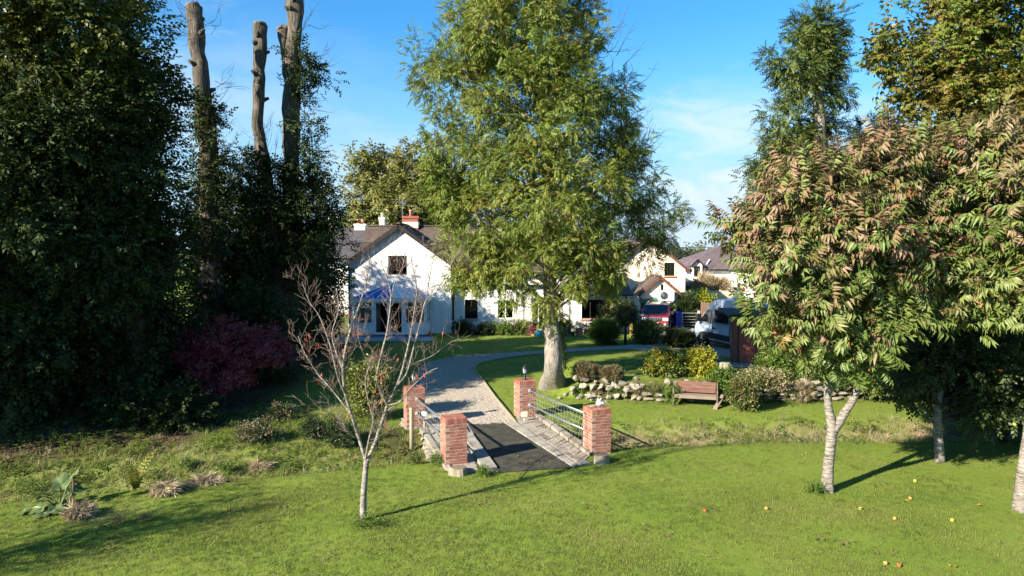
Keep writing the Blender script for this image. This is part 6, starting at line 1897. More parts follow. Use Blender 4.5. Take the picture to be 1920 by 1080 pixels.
bare_twigs(t, base, [(W(1070, 60, D), (.3, 0, 1)), (W(1110, 70, D), (.5, 0, .9)), (W(1130, 100, D - .5), (.6, -.1, .8)), (W(1040, 50, D - .6), (.1, 0, 1)), (W(1150, 150, D), (.7, 0, .6)), (W(1170, 240, D - .6), (.3, -.2, .9)), (W(1190, 270, D), (.6, 0, .6)), (W(1200, 300, D - .4), (.3, -.3, .7)), (W(1250, 430, D), (1, 0, .1))], 5, n=8)
# ivy climbing the trunk
r = rng_of(17); n = 420
zz = r.uniform(.75, 2.9, n); an = r.normal(-.25, .55, n) + .0
rad = np.interp(zz, [0, .6, 1.4, 3], [.62, .46, .36, .34]) + .03
pp = np.stack([rad * np.cos(an) + .02, rad * np.sin(an), zz], 1); nrm = np.stack([np.cos(an), np.sin(an), .3 + 0 * an], 1)
axx = r.normal(size=(n, 3)) * .5 + np.array([0, 0, -.6])
link("ivy", sprigs_to_mesh("ivy", pp, axx, nrm, .62 * r.uniform(.7, 1.2, n), "broad", [M["leaf_shrub"]]), t)["kind"] = "stuff"

# ---- the dark trees on the left
def left_tree(label, bpx, depth, spec, clumps, seed, top=None, trunk_r=.30, leaf="leaf_dark", mats=None, rule=None, per=44, size=1.2, cr=.75, name="broadleaf_tree"):
    b = W(bpx, 700, depth); b.z = float(ground_z(b.x, b.y))
    lobes = [lobe(x, y, depth + dd, a, c) for x, y, a, c, dd in spec]
    zt = max(l[2] for l in lobes)
    tr = [b + Vector((0, 0, -.2)), b + Vector((.1, 0, zt * .25)), b + Vector((-.15, .1, zt * .5)), b + Vector((.2, 0, zt * .78)), b + Vector((.1, .1, zt))]
    return tree(name, label, b, tr, [trunk_r * 1.15, trunk_r, trunk_r * .8, trunk_r * .45, .05], lobes, clumps, per, cr, "broad", size, leaf, "bark_dark", seed, droop=.12, n_limbs=60, limb_r=.10, mats=mats, mat_rule=rule, limb_start=.1)
M["leaf_sunlit_olive"] = leaf_material("sunlit_broad_leaf", [(0.050, 0.070, 0.012), (0.085, 0.100, 0.016), (0.13, 0.13, 0.024)], 0.5, 0.6, 0.25)  # lighter leaf for the left crown tops: sunlight put into the colour
left_tree("dense dark tree at the left edge with sunlit top painted in olive green leaves", 40, 20.5, [(30, 90, 130, 130, 0), (140, 50, 125, 100, .4), (-90, 180, 140, 200, .4), (30, 280, 140, 130, -.8), (140, 250, 120, 130, .3), (90, 420, 160, 110, -.4), (190, 370, 100, 110, .4), (60, 560, 130, 95, -.2), (-80, 450, 130, 140, -.2), (90, -70, 170, 90, .3), (50, 640, 130, 60, -.6), (-60, 620, 100, 80, -.4), (140, 560, 90, 70, .2)],
          470, 201, mats=["leaf_dark", "leaf_sunlit_olive"], rule=mixed(.95, 9.0, 12.0), per=31, size=1.4)
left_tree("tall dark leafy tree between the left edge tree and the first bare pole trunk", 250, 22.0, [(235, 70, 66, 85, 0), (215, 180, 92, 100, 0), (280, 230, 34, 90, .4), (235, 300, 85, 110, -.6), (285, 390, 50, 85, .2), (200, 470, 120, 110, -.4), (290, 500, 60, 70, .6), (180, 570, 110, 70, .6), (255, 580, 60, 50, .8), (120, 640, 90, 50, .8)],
          330, 202, mats=["leaf_dark", "leaf_sunlit_olive"], rule=mixed(.9, 9.5, 12.5), per=31, size=1.4)
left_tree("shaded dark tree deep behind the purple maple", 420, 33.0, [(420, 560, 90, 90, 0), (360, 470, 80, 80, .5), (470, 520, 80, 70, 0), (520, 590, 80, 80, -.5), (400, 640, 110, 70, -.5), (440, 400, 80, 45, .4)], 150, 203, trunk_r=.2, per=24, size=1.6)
left_tree("shaded dark tree beside the cottage left of the patio", 575, 36.0, [(590, 520, 55, 60, 0), (560, 560, 70, 70, 0), (610, 580, 30, 50, -.8), (600, 450, 32, 40, 0), (540, 480, 60, 60, .4)], 110, 204, trunk_r=.18, per=24, size=1.5)
# trees beyond the left edge of the picture, whose shade falls on the bank
for k, (x, y, h) in enumerate(((-20.8, 15.6, 12.0), (-24.0, 22.0, 14.0), (-20.0, 30.0, 12.0), (-26.5, 13.0, 15.5))):
    b = on_ground(x, y); lobes = [(x, y, h * .62, 2.9, 2.7, h * .36), (x - .4, y + .4, h * .34, 2.8, 2.6, h * .25), (x - 1, y + 1, h * .8, 2.4, 2.4, h * .2)]
    tree("broadleaf_tree", ["dark leafy tree out of frame to the left, nearest the lawn", "tall leafy tree out of frame left of the dark edge tree", "leafy tree out of frame deep in the left garden", "leafy tree farthest out of frame on the left"][k], b,
         [b + Vector((0, 0, -.2)), b + Vector((.2, 0, h * .4)), b + Vector((0, .2, h * .75)), b + Vector((.1, 0, h))], [.3, .24, .15, .05], lobes, 150, 17, .85, "broad", 2.9, "leaf_dark", "bark_dark", 230 + k, droop=.1, n_limbs=30)

# ---- bare pollard trunks with young growth round their feet
def pollard(label, pts, depth, radii, spec, clumps, seed, extra=(), cuts=(), per=36, leaf="leaf_dark", twigs=()):
    path = ups(None, pts, depth); b = Vector((path[0].x, depth, float(ground_z(path[0].x, depth))))
    full = [b + Vector((0, 0, -.2))] + path
    ex = [(ups(None, e[0], depth), e[1]) for e in extra]
    lobes = [lobe(x, y, depth + dd, a, c) for x, y, a, c, dd in spec]
    res = tree("pollard_tree", label, b, full, [radii[0] * 1.1] + list(radii), lobes, clumps, per, .55, "broad", 1.25, leaf, "bark_grey", seed, droop=.1, n_limbs=20, limb_r=.05, extra_trunks=ex, shape_noise=.11, trunk_sides=18, limb_start=.15, crown_name="foliage")
    t = res[0]
    q_ = rng_of(seed + 5)
    for k in range(7):                          # stubs left by lopped boughs
        u = q_.uniform(.45, .97); p = catmull(path, 6); c = p[int(u * (len(p) - 1))] - b; a = q_.uniform(-2.6, -.5) if k % 2 else q_.uniform(0, 6.28); rd = radii[min(len(radii) - 1, int(u * len(radii)))]
        d_ = Vector((math.cos(a), math.sin(a), .45)); Shape().tube([c + d_ * rd * .6, c + d_ * (rd + .03), c + d_ * (rd + q_.uniform(.06, .22))], [.13, .09, .06], 9).build("stub", M["bark_grey"], t, soft=True)
    for (px, py, rad, tilt) in cuts:
        p = W(px, py, depth) - b; Shape().tube([p - Vector((0, 0, .02)), p + Vector((tilt, 0, .05))], [rad * .99, rad * .97], 14).build("cut_end", M["cut_wood"], t)
    if twigs:
        bare_twigs(t, b, [(W(x, y, depth), d) for x, y, d in twigs], seed, "bark_dark", 7, .7, 1.1, .012)
    return t
pollard("leaning bare pole trunk with twigs round its cut top beside the dark leafy tree", [(398, 560), (392, 430), (390, 300), (383, 190), (372, 100), (362, 12)], 28.0, [.46, .42, .38, .33, .30, .31],
        [(395, 250, 25, 40, -.3), (385, 330, 34, 60, -.2), (400, 420, 40, 70, -.2), (372, 200, 14, 30, -.3), (412, 235, 14, 22, 0)], 46, 301, cuts=[(361, 11, .29, -.02)], twigs=[(352, 40, (-.6, 0, .4)), (376, 40, (.7, 0, .5)), (380, 60, (.8, -.2, .1)), (350, 60, (-.5, -.3, .6)), (400, 170, (.8, 0, .7)), (402, 230, (.9, 0, .4)), (396, 300, (.8, 0, .7))], per=26)
pollard("slender bare pole trunk in the middle of the three", [(515, 470), (506, 390), (492, 300), (484, 220), (487, 130), (487, 46)], 30.0, [.40, .34, .28, .25, .25, .29],
        [(470, 330, 38, 60, -.3), (455, 400, 40, 70, 0), (500, 420, 50, 60, -.4), (475, 470, 70, 60, -.4), (505, 320, 16, 50, -.3)], 80, 302, cuts=[(487, 45, .275, 0)], twigs=[(497, 260, (.5, 0, 1)), (502, 300, (.4, 0, 1)), (476, 300, (-.4, 0, 1))])
pollard("tallest forked bare pole trunk clothed in ivy with its top out of the picture", [(540, 470), (544, 400), (546, 280), (548, 160), (552, 60), (555, -40)], 30.5, [.46, .40, .36, .36, .35, .33],
        [(570, 130, 26, 60, -.3), (582, 160, 28, 40, -.2), (565, 225, 30, 50, -.3), (545, 190, 18, 60, -.5), (600, 145, 26, 10, 0), (640, 150, 22, 10, 0), (615, 190, 10, 12, 0), (570, 310, 40, 40, -.3), (575, 370, 52, 60, -.3), (605, 400, 38, 56, -.1), (540, 400, 70, 60, -.4), (590, 460, 45, 46, -.2), (555, 490, 80, 60, -.5), (632, 385, 20, 40, 0)], 150, 303,
        extra=[([(546, 170), (541, 130), (533, 90), (527, 54)], [.24, .23, .20, .20])], cuts=[(527, 53, .185, -.03)], twigs=[(575, 110, (.8, 0, .3)), (590, 130, (1, 0, 0)), (568, 60, (.6, 0, .6)), (580, 190, (.7, 0, .4)), (560, 250, (.5, -.2, .9))], per=24)

# ---- shaded bushes under the left trees
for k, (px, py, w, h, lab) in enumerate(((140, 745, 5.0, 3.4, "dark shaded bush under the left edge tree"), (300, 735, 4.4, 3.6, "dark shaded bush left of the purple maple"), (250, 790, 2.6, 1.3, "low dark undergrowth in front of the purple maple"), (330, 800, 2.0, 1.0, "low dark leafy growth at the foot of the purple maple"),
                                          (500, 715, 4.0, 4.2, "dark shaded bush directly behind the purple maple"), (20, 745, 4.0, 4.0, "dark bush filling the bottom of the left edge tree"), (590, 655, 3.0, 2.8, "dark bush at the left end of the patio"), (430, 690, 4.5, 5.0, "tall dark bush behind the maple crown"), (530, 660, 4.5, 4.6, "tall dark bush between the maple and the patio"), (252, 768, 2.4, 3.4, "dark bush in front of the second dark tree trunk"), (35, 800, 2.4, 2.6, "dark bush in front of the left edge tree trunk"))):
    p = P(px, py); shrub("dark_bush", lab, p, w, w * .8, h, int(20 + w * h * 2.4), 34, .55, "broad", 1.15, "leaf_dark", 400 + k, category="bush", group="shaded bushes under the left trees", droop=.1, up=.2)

# ---- purple maple
b = P(418, 764); d0 = b.y
lob = [lobe(x, y, d0 + dd, a, c) for x, y, a, c, dd in [(415, 655, 62, 30, -.3), (362, 655, 38, 28, 0), (470, 630, 52, 26, .2), (425, 612, 40, 18, .3), (500, 665, 45, 22, 0), (385, 690, 42, 24, -.4), (440, 695, 45, 20, -.5), (455, 650, 50, 28, -.4), (405, 715, 30, 14, -.3), (525, 640, 25, 18, .4)]]
tree("purple_maple", "low spreading purple leaved maple at the edge of the tree shade", b, [b + Vector((0, 0, -.1)), W(422, 735, d0), W(420, 700, d0), W(424, 660, d0), W(430, 625, d0)], [.085, .07, .06, .04, .015], lob, 100, 30, .25, "maple", 1.3, "leaf_maple", "bark_dark", 501, droop=.35, n_limbs=40, limb_r=.04, flat=.36, limb_start=.3)

# ---- trees behind the houses
b = W(745, 480, 68); b.z = .3
lob = [lobe(x, y, 68 + dd, a, c) for x, y, a, c, dd in [(745, 320, 62, 52, 0), (690, 320, 40, 42, 0), (800, 335, 50, 55, 0), (760, 380, 95, 45, -1), (690, 380, 42, 40, -.5), (840, 370, 60, 60, 0), (665, 300, 18, 22, 0), (720, 420, 80, 40, 0), (850, 430, 70, 50, 0)]]
tree("yellowing_tree", "broad yellowing tree behind the cottage chimney", b, [b, b + Vector((0, 0, 4)), b + Vector((.4, 0, 8)), b + Vector((.2, 0, 12))], [.5, .4, .25, .06], lob, 300, 28, 1.1, "far", 1.6, "leaf_willow", "bark_dark", 601, droop=.3, n_limbs=40)
for k, (px, py, d, a, c, lab) in enumerate(((1242, 486, 110, 32, 22, "round distant tree on the horizon nearest the cream house gable"), (1288, 487, 112, 30, 17, "distant tree on the horizon above the dormer"), (1180, 480, 115, 40, 30, "distant tree hidden mostly behind the ash crown"), (1330, 495, 118, 34, 16, "low distant tree behind the dormer house roof"))):
    b = W(px, 540, d); b.z = .3; c0 = lobe(px, py, d, a, c); c1 = (c0[0] + 1.2, c0[1], c0[2] - 1.6, c0[3] * .9, c0[4], c0[5])
    tree("distant_tree", lab, b, [b, Vector((b.x, d, c0[2]))], [.4, .15], [c0, c1], 60, 26, 1.2, "far", 1.9, "leaf_far", "bark_dark", 620 + k, n_limbs=12, group="trees on the horizon")
def far_woods():
    r = rng_of(77); n = 900; x = r.uniform(-260, 260, n); y = 190 + 18 * value_noise(x * .02, x * 0, 3.0) + r.uniform(0, 30, n)
    h = 5.5 + 2.2 * value_noise(x * .05, x * .0 + 2, 8.0)
    C = np.stack([x, y, r.uniform(.1, 1, n) * h], 1); O = np.stack([0 * x, -np.ones(n), .4 * np.ones(n)], 1)
    pos, ax, nr, idx = clump_sprigs(C, O, 11, 2.6, r)
    o = link("far_woods", sprigs_to_mesh("far_woods", pos, ax, nr, 6.0 * r.uniform(.7, 1.3, len(pos)), "far", [M["leaf_far"]])); tag(o, "far belt of trees along the horizon behind the houses", None, None, "stuff")
far_woods()

# ---- right-hand trees
def right_tree(name, label, bpx, depth, spec, trunk_px, radii, clumps, per, cr, kind, size, seed, leaf, mats=None, rule=None, bark="bark_grey", n_limbs=60):
    b = W(bpx, 640, depth); b.z = float(ground_z(b.x, b.y))
    lob = [lobe(x, y, depth + dd, a, c) for x, y, a, c, dd in spec]
    tr = [b + Vector((0, 0, -.2))] + ups(None, trunk_px, depth)
    return tree(name, label, b, tr, radii, lob, clumps, per, cr, kind, size, leaf, bark, seed, droop=.12, flat=.9, n_limbs=n_limbs, limb_r=.08, mats=mats, mat_rule=rule, up=.15, limb_start=.3)
t = right_tree("narrow_ash_tree", "narrow columnar green ash rising behind the cherry", 1525, 36.0, [(1515, 65, 45, 60, 0), (1560, 75, 30, 60, .2), (1490, 130, 52, 70, -.3), (1550, 140, 38, 60, .3), (1480, 230, 52, 60, 0), (1540, 245, 36, 45, .9), (1460, 300, 46, 46, 0), (1520, 330, 66, 60, -.4), (1440, 330, 35, 40, 0), (1585, 183, 14, 8, 0), (1500, 400, 90, 60, 0)],
       [(1536, 430), (1537, 300), (1535, 200), (1528, 120), (1520, 40)], [.42, .38, .34, .28, .20, .06], 270, 30, .64, "ash", 1.4, 701, "leaf_ash_green", bark="bark_pale")
right_tree("sycamore_tree", "large turning sycamore in the top right corner behind the cherries", 1765, 31.0, [(1765, 55, 85, 80, 0), (1850, 40, 85, 90, .3), (1712, 120, 55, 62, 0), (1800, 160, 90, 75, -.5), (1690, 95, 38, 40, 0), (1885, 160, 65, 85, 0), (1770, 235, 65, 42, -.4), (1900, 250, 60, 60, 0), (1850, -50, 120, 60, 0), (1730, 180, 45, 40, .3), (1960, 100, 80, 130, 0), (1840, 270, 90, 50, -.3)],
       [(1765, 430), (1765, 280), (1775, 180), (1800, 80), (1810, -20)], [.42, .38, .32, .24, .15, .05], 260, 23, .72, "sycamore", 1.6, 702, "leaf_ash", mats=["leaf_sycamore", "leaf_ash"], rule=mixed(.45, 11.0, 13.5), bark="bark_dark")
right_tree("young_ash_tree", "smaller green ash filling the gap between narrow ash and sycamore", 1630, 38.0, [(1622, 255, 42, 40, 0), (1660, 290, 42, 42, 0), (1600, 310, 50, 44, 0), (1650, 350, 70, 50, 0), (1590, 380, 60, 50, 0), (1700, 300, 40, 50, .5)],
       [(1630, 450), (1632, 350), (1630, 250)], [.2, .17, .12, .04], 90, 36, .62, "ash", 1.35, 703, "leaf_ash_green")

# ---- cherries
def cherry(label, b, trunk, radii, extra, spec, clumps, seed, z0, z1):
    lob = [lobe(x, y, d, a, c) for x, y, a, c, d in spec]
    return tree("cherry_tree", label, b, trunk, radii, lob, clumps, 13, .40, "cherry", 1.12, "leaf_cherry", "cherry_bark", seed, droop=.10, n_limbs=90, limb_r=.055, trunk_sides=16, mats=["leaf_cherry", "leaf_cherry_top"], mat_rule=mixed(.72, z0, z1), extra_trunks=extra, up=.55, flare=.18, out_bias=2.2, limb_start=.45, limb_mat="bark_grey")
b = P(1551, 921); d = b.y
front = cherry("front cherry tree with a forked banded pale trunk and drooping turning leaves", b, [b + Vector((0, 0, -.1)), W(1553, 880, d), W(1557, 840, d), W(1560, 800, d), W(1553, 760, d), W(1550, 700, d), W(1545, 600, d + .1), W(1530, 480, d + .1), W(1530, 380, d)], [.122, .110, .105, .112, .082, .075, .06, .04, .015],
    [([W(1561, 812, d), W(1580, 780, d - .05), W(1603, 742, d - .05), W(1620, 680, d), W(1640, 560, d + .1), W(1650, 420, d + .1), W(1655, 300, d)], [.10, .095, .08, .065, .05, .035, .012])],
    [(1460, 405, 62, 50, 14.8), (1392, 430, 26, 44, 15.0), (1530, 365, 85, 65, 14.6), (1625, 335, 75, 75, 14.9), (1655, 275, 30, 34, 15.0), (1480, 490, 80, 62, 14.3), (1412, 530, 26, 26, 14.8), (1425, 600, 34, 20, 14.8), (1600, 455, 110, 90, 14.3), (1550, 575, 95, 60, 14.0), (1630, 620, 70, 36, 14.2), (1510, 615, 58, 36, 14.6), (1700, 410, 72, 95, 15.1), (1715, 520, 70, 60, 14.9), (1680, 590, 60, 36, 14.6), (1480, 640, 26, 12, 14.6), (1570, 420, 130, 110, 15.8), (1590, 670, 55, 22, 14.4), (1830, 600, 50, 16, 14.8)], 430, 801, 3.4, 7.2)
b2 = P(1916, 958); d2 = b2.y
cherry("cherry tree at the right edge with only a sliver of trunk in view", b2, [b2 + Vector((0, 0, -.1)), W(1922, 880, d2), W(1935, 780, d2), W(1940, 640, d2 + .2), W(1900, 480, d2 + .4), W(1880, 320, d2 + .4)], [.15, .135, .12, .09, .05, .015], [],
    [(1785, 330, 66, 70, 15.2), (1850, 285, 76, 55, 15.0), (1900, 250, 50, 38, 14.8), (1870, 400, 90, 90, 14.4), (1790, 450, 72, 70, 15.2), (1900, 500, 60, 66, 14.2), (1830, 520, 60, 46, 14.8), (1745, 310, 34, 34, 15.4), (1990, 380, 110, 150, 14.4), (1860, 460, 110, 100, 15.8), (1990, 560, 100, 60, 14.0)], 330, 802, 3.8, 7.8)
# single leaves that show largest at the near side of the front cherry
t, pos, ax, nr, sz = front
order = np.argsort(pos[:, 1] + .25 * np.random.default_rng(4).normal(size=len(pos)))[:280]
lv, lf = leaf_strip((0, 0, 0), (1, 0, 0), (0, 0, 1), .23, .066, .6, .28, 3)
leaf_meshes = [array_mesh("leaf", np.array(lv), np.array(lf), M[m]) for m in ("leaf_cherry", "leaf_cherry_top", "leaf_cherry")]
leaf_meshes[0].materials[0] = M["leaf_cherry"]
r = rng_of(88)
for i in order:
    a = Vector(ax[i]).normalized(); e = Vector((a.x, a.y, -.55 + .3 * r.normal())).normalized(); q = e.to_track_quat('X', 'Z')
    o = link("leaf", leaf_meshes[int(r.integers(3))], t, Vector(pos[i]) - t.location + Vector(r.normal(size=3) * .05)); o.rotation_euler = q.to_euler(); k = r.uniform(.8, 1.2); o.scale = (k, k, k)
# ---- shaded apple trees
def apples_on(t, pos, n, seed):
    r = rng_of(seed); front_ = np.argsort(pos[:, 1])[:max(40, len(pos) // 4)]
    me = [Shape().lathe([(.006, 0), (.030, .004), (.042, .035), (.036, .066), (.012, .072)], 12).mesh("apple", M[m], True) for m in ("apple_yellow", "apple_yellow", "apple_red")]
    for i in r.choice(front_, n, replace=False):
        link("apple", me[int(r.integers(3))], t, Vector(pos[i]) - t.location + Vector((0, -.05, -.07)))
b = P(1763, 866); d = b.y
lob = [lobe(x, y, d + dd, a, c) for x, y, a, c, dd in [(1745, 690, 95, 70, .3), (1850, 690, 110, 80, 0), (1890, 760, 70, 40, -.2), (1800, 610, 120, 70, .6), (1690, 710, 50, 55, .8), (1900, 620, 90, 90, .2), (1820, 770, 60, 36, -.2), (1960, 700, 90, 90, 0), (1720, 620, 70, 60, 1.2)]]
t, pos, ax, nr, sz = tree("apple_tree", "shaded apple tree with a leaning banded trunk behind the front cherry", b, [b + Vector((0, 0, -.1)), W(1760, 820, d), W(1758, 780, d), W(1765, 720, d + .2), W(1790, 640, d + .3), W(1800, 580, d + .3)], [.125, .105, .10, .085, .05, .015], lob, 240, 24, .42, "broad", .92, "leaf_apple", "cherry_bark", 811, droop=.15, n_limbs=50, limb_r=.05, limb_mat="bark_dark")
apples_on(t, pos, 16, 3)
b = on_ground(14.0, 19.2); lob = [(14.0, 19.2, 1.9, 2.4, 1.8, 1.4), (16.0, 19.8, 2.2, 2.2, 2.0, 1.6), (12.6, 20.4, 2.3, 1.6, 1.5, 1.3), (14.8, 18.4, .9, 1.6, 1.0, .8)]
t, pos, ax, nr, sz = tree("apple_tree", "low apple tree sweeping to the ground at the right edge", b, [b, b + Vector((.1, 0, .8)), b + Vector((.2, .1, 2.0)), b + Vector((.3, 0, 3.0))], [.12, .1, .06, .02], lob, 170, 22, .45, "broad", 1.0, "leaf_apple", "bark_dark", 812, droop=.15, n_limbs=30, limb_r=.04)
apples_on(t, pos, 10, 5)

# ------------------------------------------------------------------ bare young tree in front
def grow(s, p, d, L, r0, r, level, tips, mi=0):
    """A twig that wanders upwards and forks."""
    n = 5; path = [Vector(p)]; dv = Vector(d).normalized()
    for k in range(n):
        dv = (dv + Vector(r.normal(size=3) * .16) + Vector((0, 0, .10))).normalized(); path.append(path[-1] + dv * L / n)
    s.mi = mi if r0 > .007 else 1
    s.tube(path, list(np.linspace(r0, r0 * .42, n + 1)), 5 if r0 > .008 else 4, cap=False)
    tips.append((path[-1], dv))
    if level > 0:
        for k in range(int(r.integers(2, 5))):
            i = int(r.integers(1, n + 1)); a = Vector(r.normal(size=3)); side = (a - dv * a.dot(dv)).normalized()
            grow(s, path[i], dv * .75 + side * .75, L * r.uniform(.45, .75), max(.0033, r0 * .5), r, level - 1, tips, mi)

def young_tree():
    Z = lambda zx, zy, dd=0.0: W(540 + zx / 2, 480 + zy / 2, b.y + dd)
    b = P(681, 976); r = rng_of(907)
    t = thing("bare_young_tree", "young bare tree with pale stems and a few scarlet leaves in front of the bridge", "tree", b)
    s = Shape(); loc = lambda pts: [p - b for p in pts]
    s.tube(loc(catmull([b + Vector((0, 0, -.1)), Z(283, 900), Z(289, 830), Z(294, 768)], 5)), list(lerp_list([.074, .061, .056, .054], 16)), 14)
    s.build("trunk", [M["birch_bark"], M["twig_red"]], t, soft=True)
    stems = [([(294, 772, 0), (268, 690, 0), (240, 600, -.1), (216, 520, -.2), (206, 430, -.3), (215, 350, -.3), (237, 270, -.3), (262, 200, -.2), (285, 130, -.2), (300, 60, -.1), (306, 0, -.1)], (.040, .008)),
             ([(240, 600, -.1), (195, 540, .1), (150, 485, .2), (110, 440, .3), (62, 362, .4), (38, 300, .5)], (.018, .006)),
             ([(216, 520, -.2), (188, 455, -.4), (160, 340, -.6), (120, 230, -.7), (80, 170, -.8), (52, 95, -.9)], (.024, .006)),
             ([(206, 430, -.3), (180, 360, 0), (165, 290, .3), (190, 200, .5), (180, 120, .6)], (.016, .005)),
             ([(290, 765, 0), (303, 690, -.2), (320, 615, -.3), (305, 560, -.4), (290, 470, -.5), (310, 400, -.5)], (.022, .006)),
             ([(296, 772, 0), (330, 690, .1), (355, 615, .2), (373, 560, .2)], (.043, .034)),
             ([(373, 560, .2), (345, 500, 0), (334, 450, -.2), (352, 360, -.3), (372, 280, -.3), (385, 170, -.3), (382, 120, -.3), (362, 60, -.3), (345, 10, -.3)], (.030, .007)),
             ([(373, 560, .2), (402, 500, .4), (428, 430, .5), (450, 340, .6), (466, 260, .6), (480, 165, .6), (482, 120, .6), (470, 50, .6), (460, 0, .6)], (.032, .008)),
             ([(410, 485, .4), (445, 440, .2), (470, 350, .1), (495, 255, 0), (518, 165, 0), (555, 135, 0), (598, 60, 0), (628, 0, 0)], (.026, .005)),
             ([(428, 430, .5), (480, 400, .8), (540, 375, 1.0), (600, 330, 1.1), (650, 308, 1.2)], (.014, .004)),
             ([(373, 560, .2), (420, 545, 0), (455, 500, -.2), (520, 440, -.4), (560, 420, -.5)], (.013, .004)),
             ([(518, 165, 0), (530, 90, .1), (545, 10, .1)], (.012, .004)),
             ([(385, 170, -.3), (400, 100, -.4), (430, 40, -.4), (440, -20, -.4)], (.012, .004)),
             ([(268, 690, 0), (225, 660, -.3), (170, 600, -.6), (130, 575, -.8)], (.010, .004)),
             ([(334, 450, -.2), (300, 400, -.6), (270, 330, -.8), (262, 260, -.9)], (.012, .004))]
    tips = []
    for k, (pts, (r0, r1)) in enumerate(stems):
        s = Shape(); path = catmull([Z(*p) for p in pts], 4); n = len(path)
        s.tube(loc(path), list(np.linspace(r0 * .9, max(r1, .0058), n)), 8 if r0 > .02 else 6, cap=False)
        L = sum((path[i + 1] - path[i]).length for i in range(n - 1))
        for q in range(int(5 + L * 5.0)):
            i = int(r.integers(int(n * (.35 if r0 > .03 else .15)), n - 1)); dv = (path[i + 1] - path[i]).normalized(); a = Vector(r.normal(size=3)); side = (a - dv * a.dot(dv)).normalized()
            rr = r0 + (r1 - r0) * i / n
            grow(s, path[i] - b, dv * .65 + side * .8 + Vector((0, 0, .12)), r.uniform(.22, .58), max(.0040, rr * .27), r, 2 if r.uniform() > .3 else 1, tips)
        s.build("stem", [M["birch_bark"], M["twig_red"]], t, soft=True)
    lv, lf = leaf_strip((0, 0, 0), (0, 0, -1), (0, -1, 0), .115, .036, .15, .3, 3)
    me = array_mesh("leaf", np.array(lv), np.array(lf), M["leaf_red"])
    low = [p for p, d_ in tips if p.z < 4.2]
    for i in r.choice(len(low), 46, replace=False):
        link("leaf", me, t, low[i], (r.uniform(-.4, .4), r.uniform(-.4, .4), r.uniform(0, 6)), (1, 1, r.uniform(.7, 1.2)))
    # grass and weeds left uncut round its foot
    shrub("grass_clump", "uncut tuft of weeds round the foot of the bare young tree", P(684, 988), .9, .5, .16, 40, 9, .07, "small", .42, "leaf_fresh", 77, category="weeds", stem=False)
    return t
young_tree()

def shadow_tree():
    b = on_ground(-12.6, 9.2); r = rng_of(31)
    t = thing("bare_young_tree", "second young tree out of frame to the left whose thin shadow crosses the lawn", "tree", b)
    s = Shape(); s.tube([(0, 0, -.1), (.03, 0, .8), (0, .03, 1.7)], [.085, .07, .06], 10); s.build("trunk", [M["birch_bark"], M["twig_red"]], t, soft=True)
    tips = []
    for k in range(9):
        s = Shape(); a = k * .7; grow(s, (0, .03, 1.3 + .1 * (k % 4)), (.55 * math.cos(a), .55 * math.sin(a), 1), 1.9, .03, r, 3, tips); s.build("stem", [M["birch_bark"], M["twig_red"]], t, soft=True)
    C = np.array([p for p, d in tips if p.z > 2.4]); O = np.tile([0, 0, 1.0], (len(C), 1))
    pos, ax, nr, idx = clump_sprigs(C, O, 4, .2, r)
    link("crown", sprigs_to_mesh("crown", pos, ax, nr, np.ones(len(pos)) * .85, "small", [M["leaf_ash"]]), t)["kind"] = "stuff"
shadow_tree()

# ------------------------------------------------------------------ shrubs and plants
def two_tone(share):
    return lambda pos, r, idx: (np.sin(idx * 12.9898) * 43758.5453 % 1 < share).astype(int)
def at(px, py):
    return P(px, py)
def w_of(px_w, p):
    return px_w / FOCAL * p.y
def bush(name, label, px, py, wpx, hpx, clumps, per, cr, kind, size, leaf, seed, **k):
    p = at(px, py); w, h = w_of(wpx, p), w_of(hpx, p) * 1.03
    return shrub(name, label, p, w, k.pop("d", w * .85), h, clumps, per, cr, kind, size, leaf, seed, **k)
G1 = "ivy covered mounds on the rough bank"
bush("ivy_mound", "wide low mound of ivy and dry moss on the rough bank", 480, 828, 88, 36, 70, 26, .10, "small", .62, "leaf_ivy", 1001, mats=["leaf_ivy", "leaf_heather"], mat_rule=two_tone(.45), category="ivy mound", group=G1, up=.3)
bush("ivy_mound", "smaller dark ivy mound left of the tallest ivy mound", 590, 822, 46, 38, 50, 26, .10, "small", .62, "leaf_ivy", 1002, category="ivy mound", group=G1, up=.3)
bush("ivy_mound", "tallest dark ivy mound just left of the bare young tree", 640, 834, 70, 46, 70, 26, .11, "small", .62, "leaf_ivy", 1003, category="ivy mound", group=G1, up=.3)
bush("ivy_mound", "brown and green ivy mound at the edge of the shade", 525, 790, 56, 32, 50, 26, .10, "small", .62, "leaf_ivy", 1004, mats=["leaf_ivy", "leaf_heather"], mat_rule=two_tone(.4), category="ivy mound", group=G1, up=.3)
bush("variegated_shrub", "upright variegated shrub behind the bare young tree", 692, 786, 88, 112, 75, 34, .22, "small", 1.25, "leaf_variegated", 1005, category="shrub", up=.4)
bush("heather_bush", "larger faded brown heather on the stone wall next to the ash", 1098, 712, 58, 34, 90, 34, .10, "fine", .75, "leaf_heather", 1006, category="heather", group="heathers on the wall")
bush("heather_bush", "smaller faded brown heather on the stone wall", 1147, 713, 46, 26, 70, 32, .10, "fine", .75, "leaf_heather", 1007, category="heather", group="heathers on the wall")
bush("broad_shrub", "wide green shrub with yellow flecks above the bench", 1245, 706, 78, 50, 80, 30, .17, "small", 1.1, "leaf_shrub", 1008, mats=["leaf_shrub", "leaf_yellow"], mat_rule=two_tone(.3), category="shrub")
bush("golden_shrub", "round golden yellow shrub above the right end of the bench", 1315, 706, 62, 50, 70, 30, .16, "small", 1.1, "leaf_yellow", 1009, mats=["leaf_yellow", "leaf_lime"], mat_rule=two_tone(.4), category="shrub")
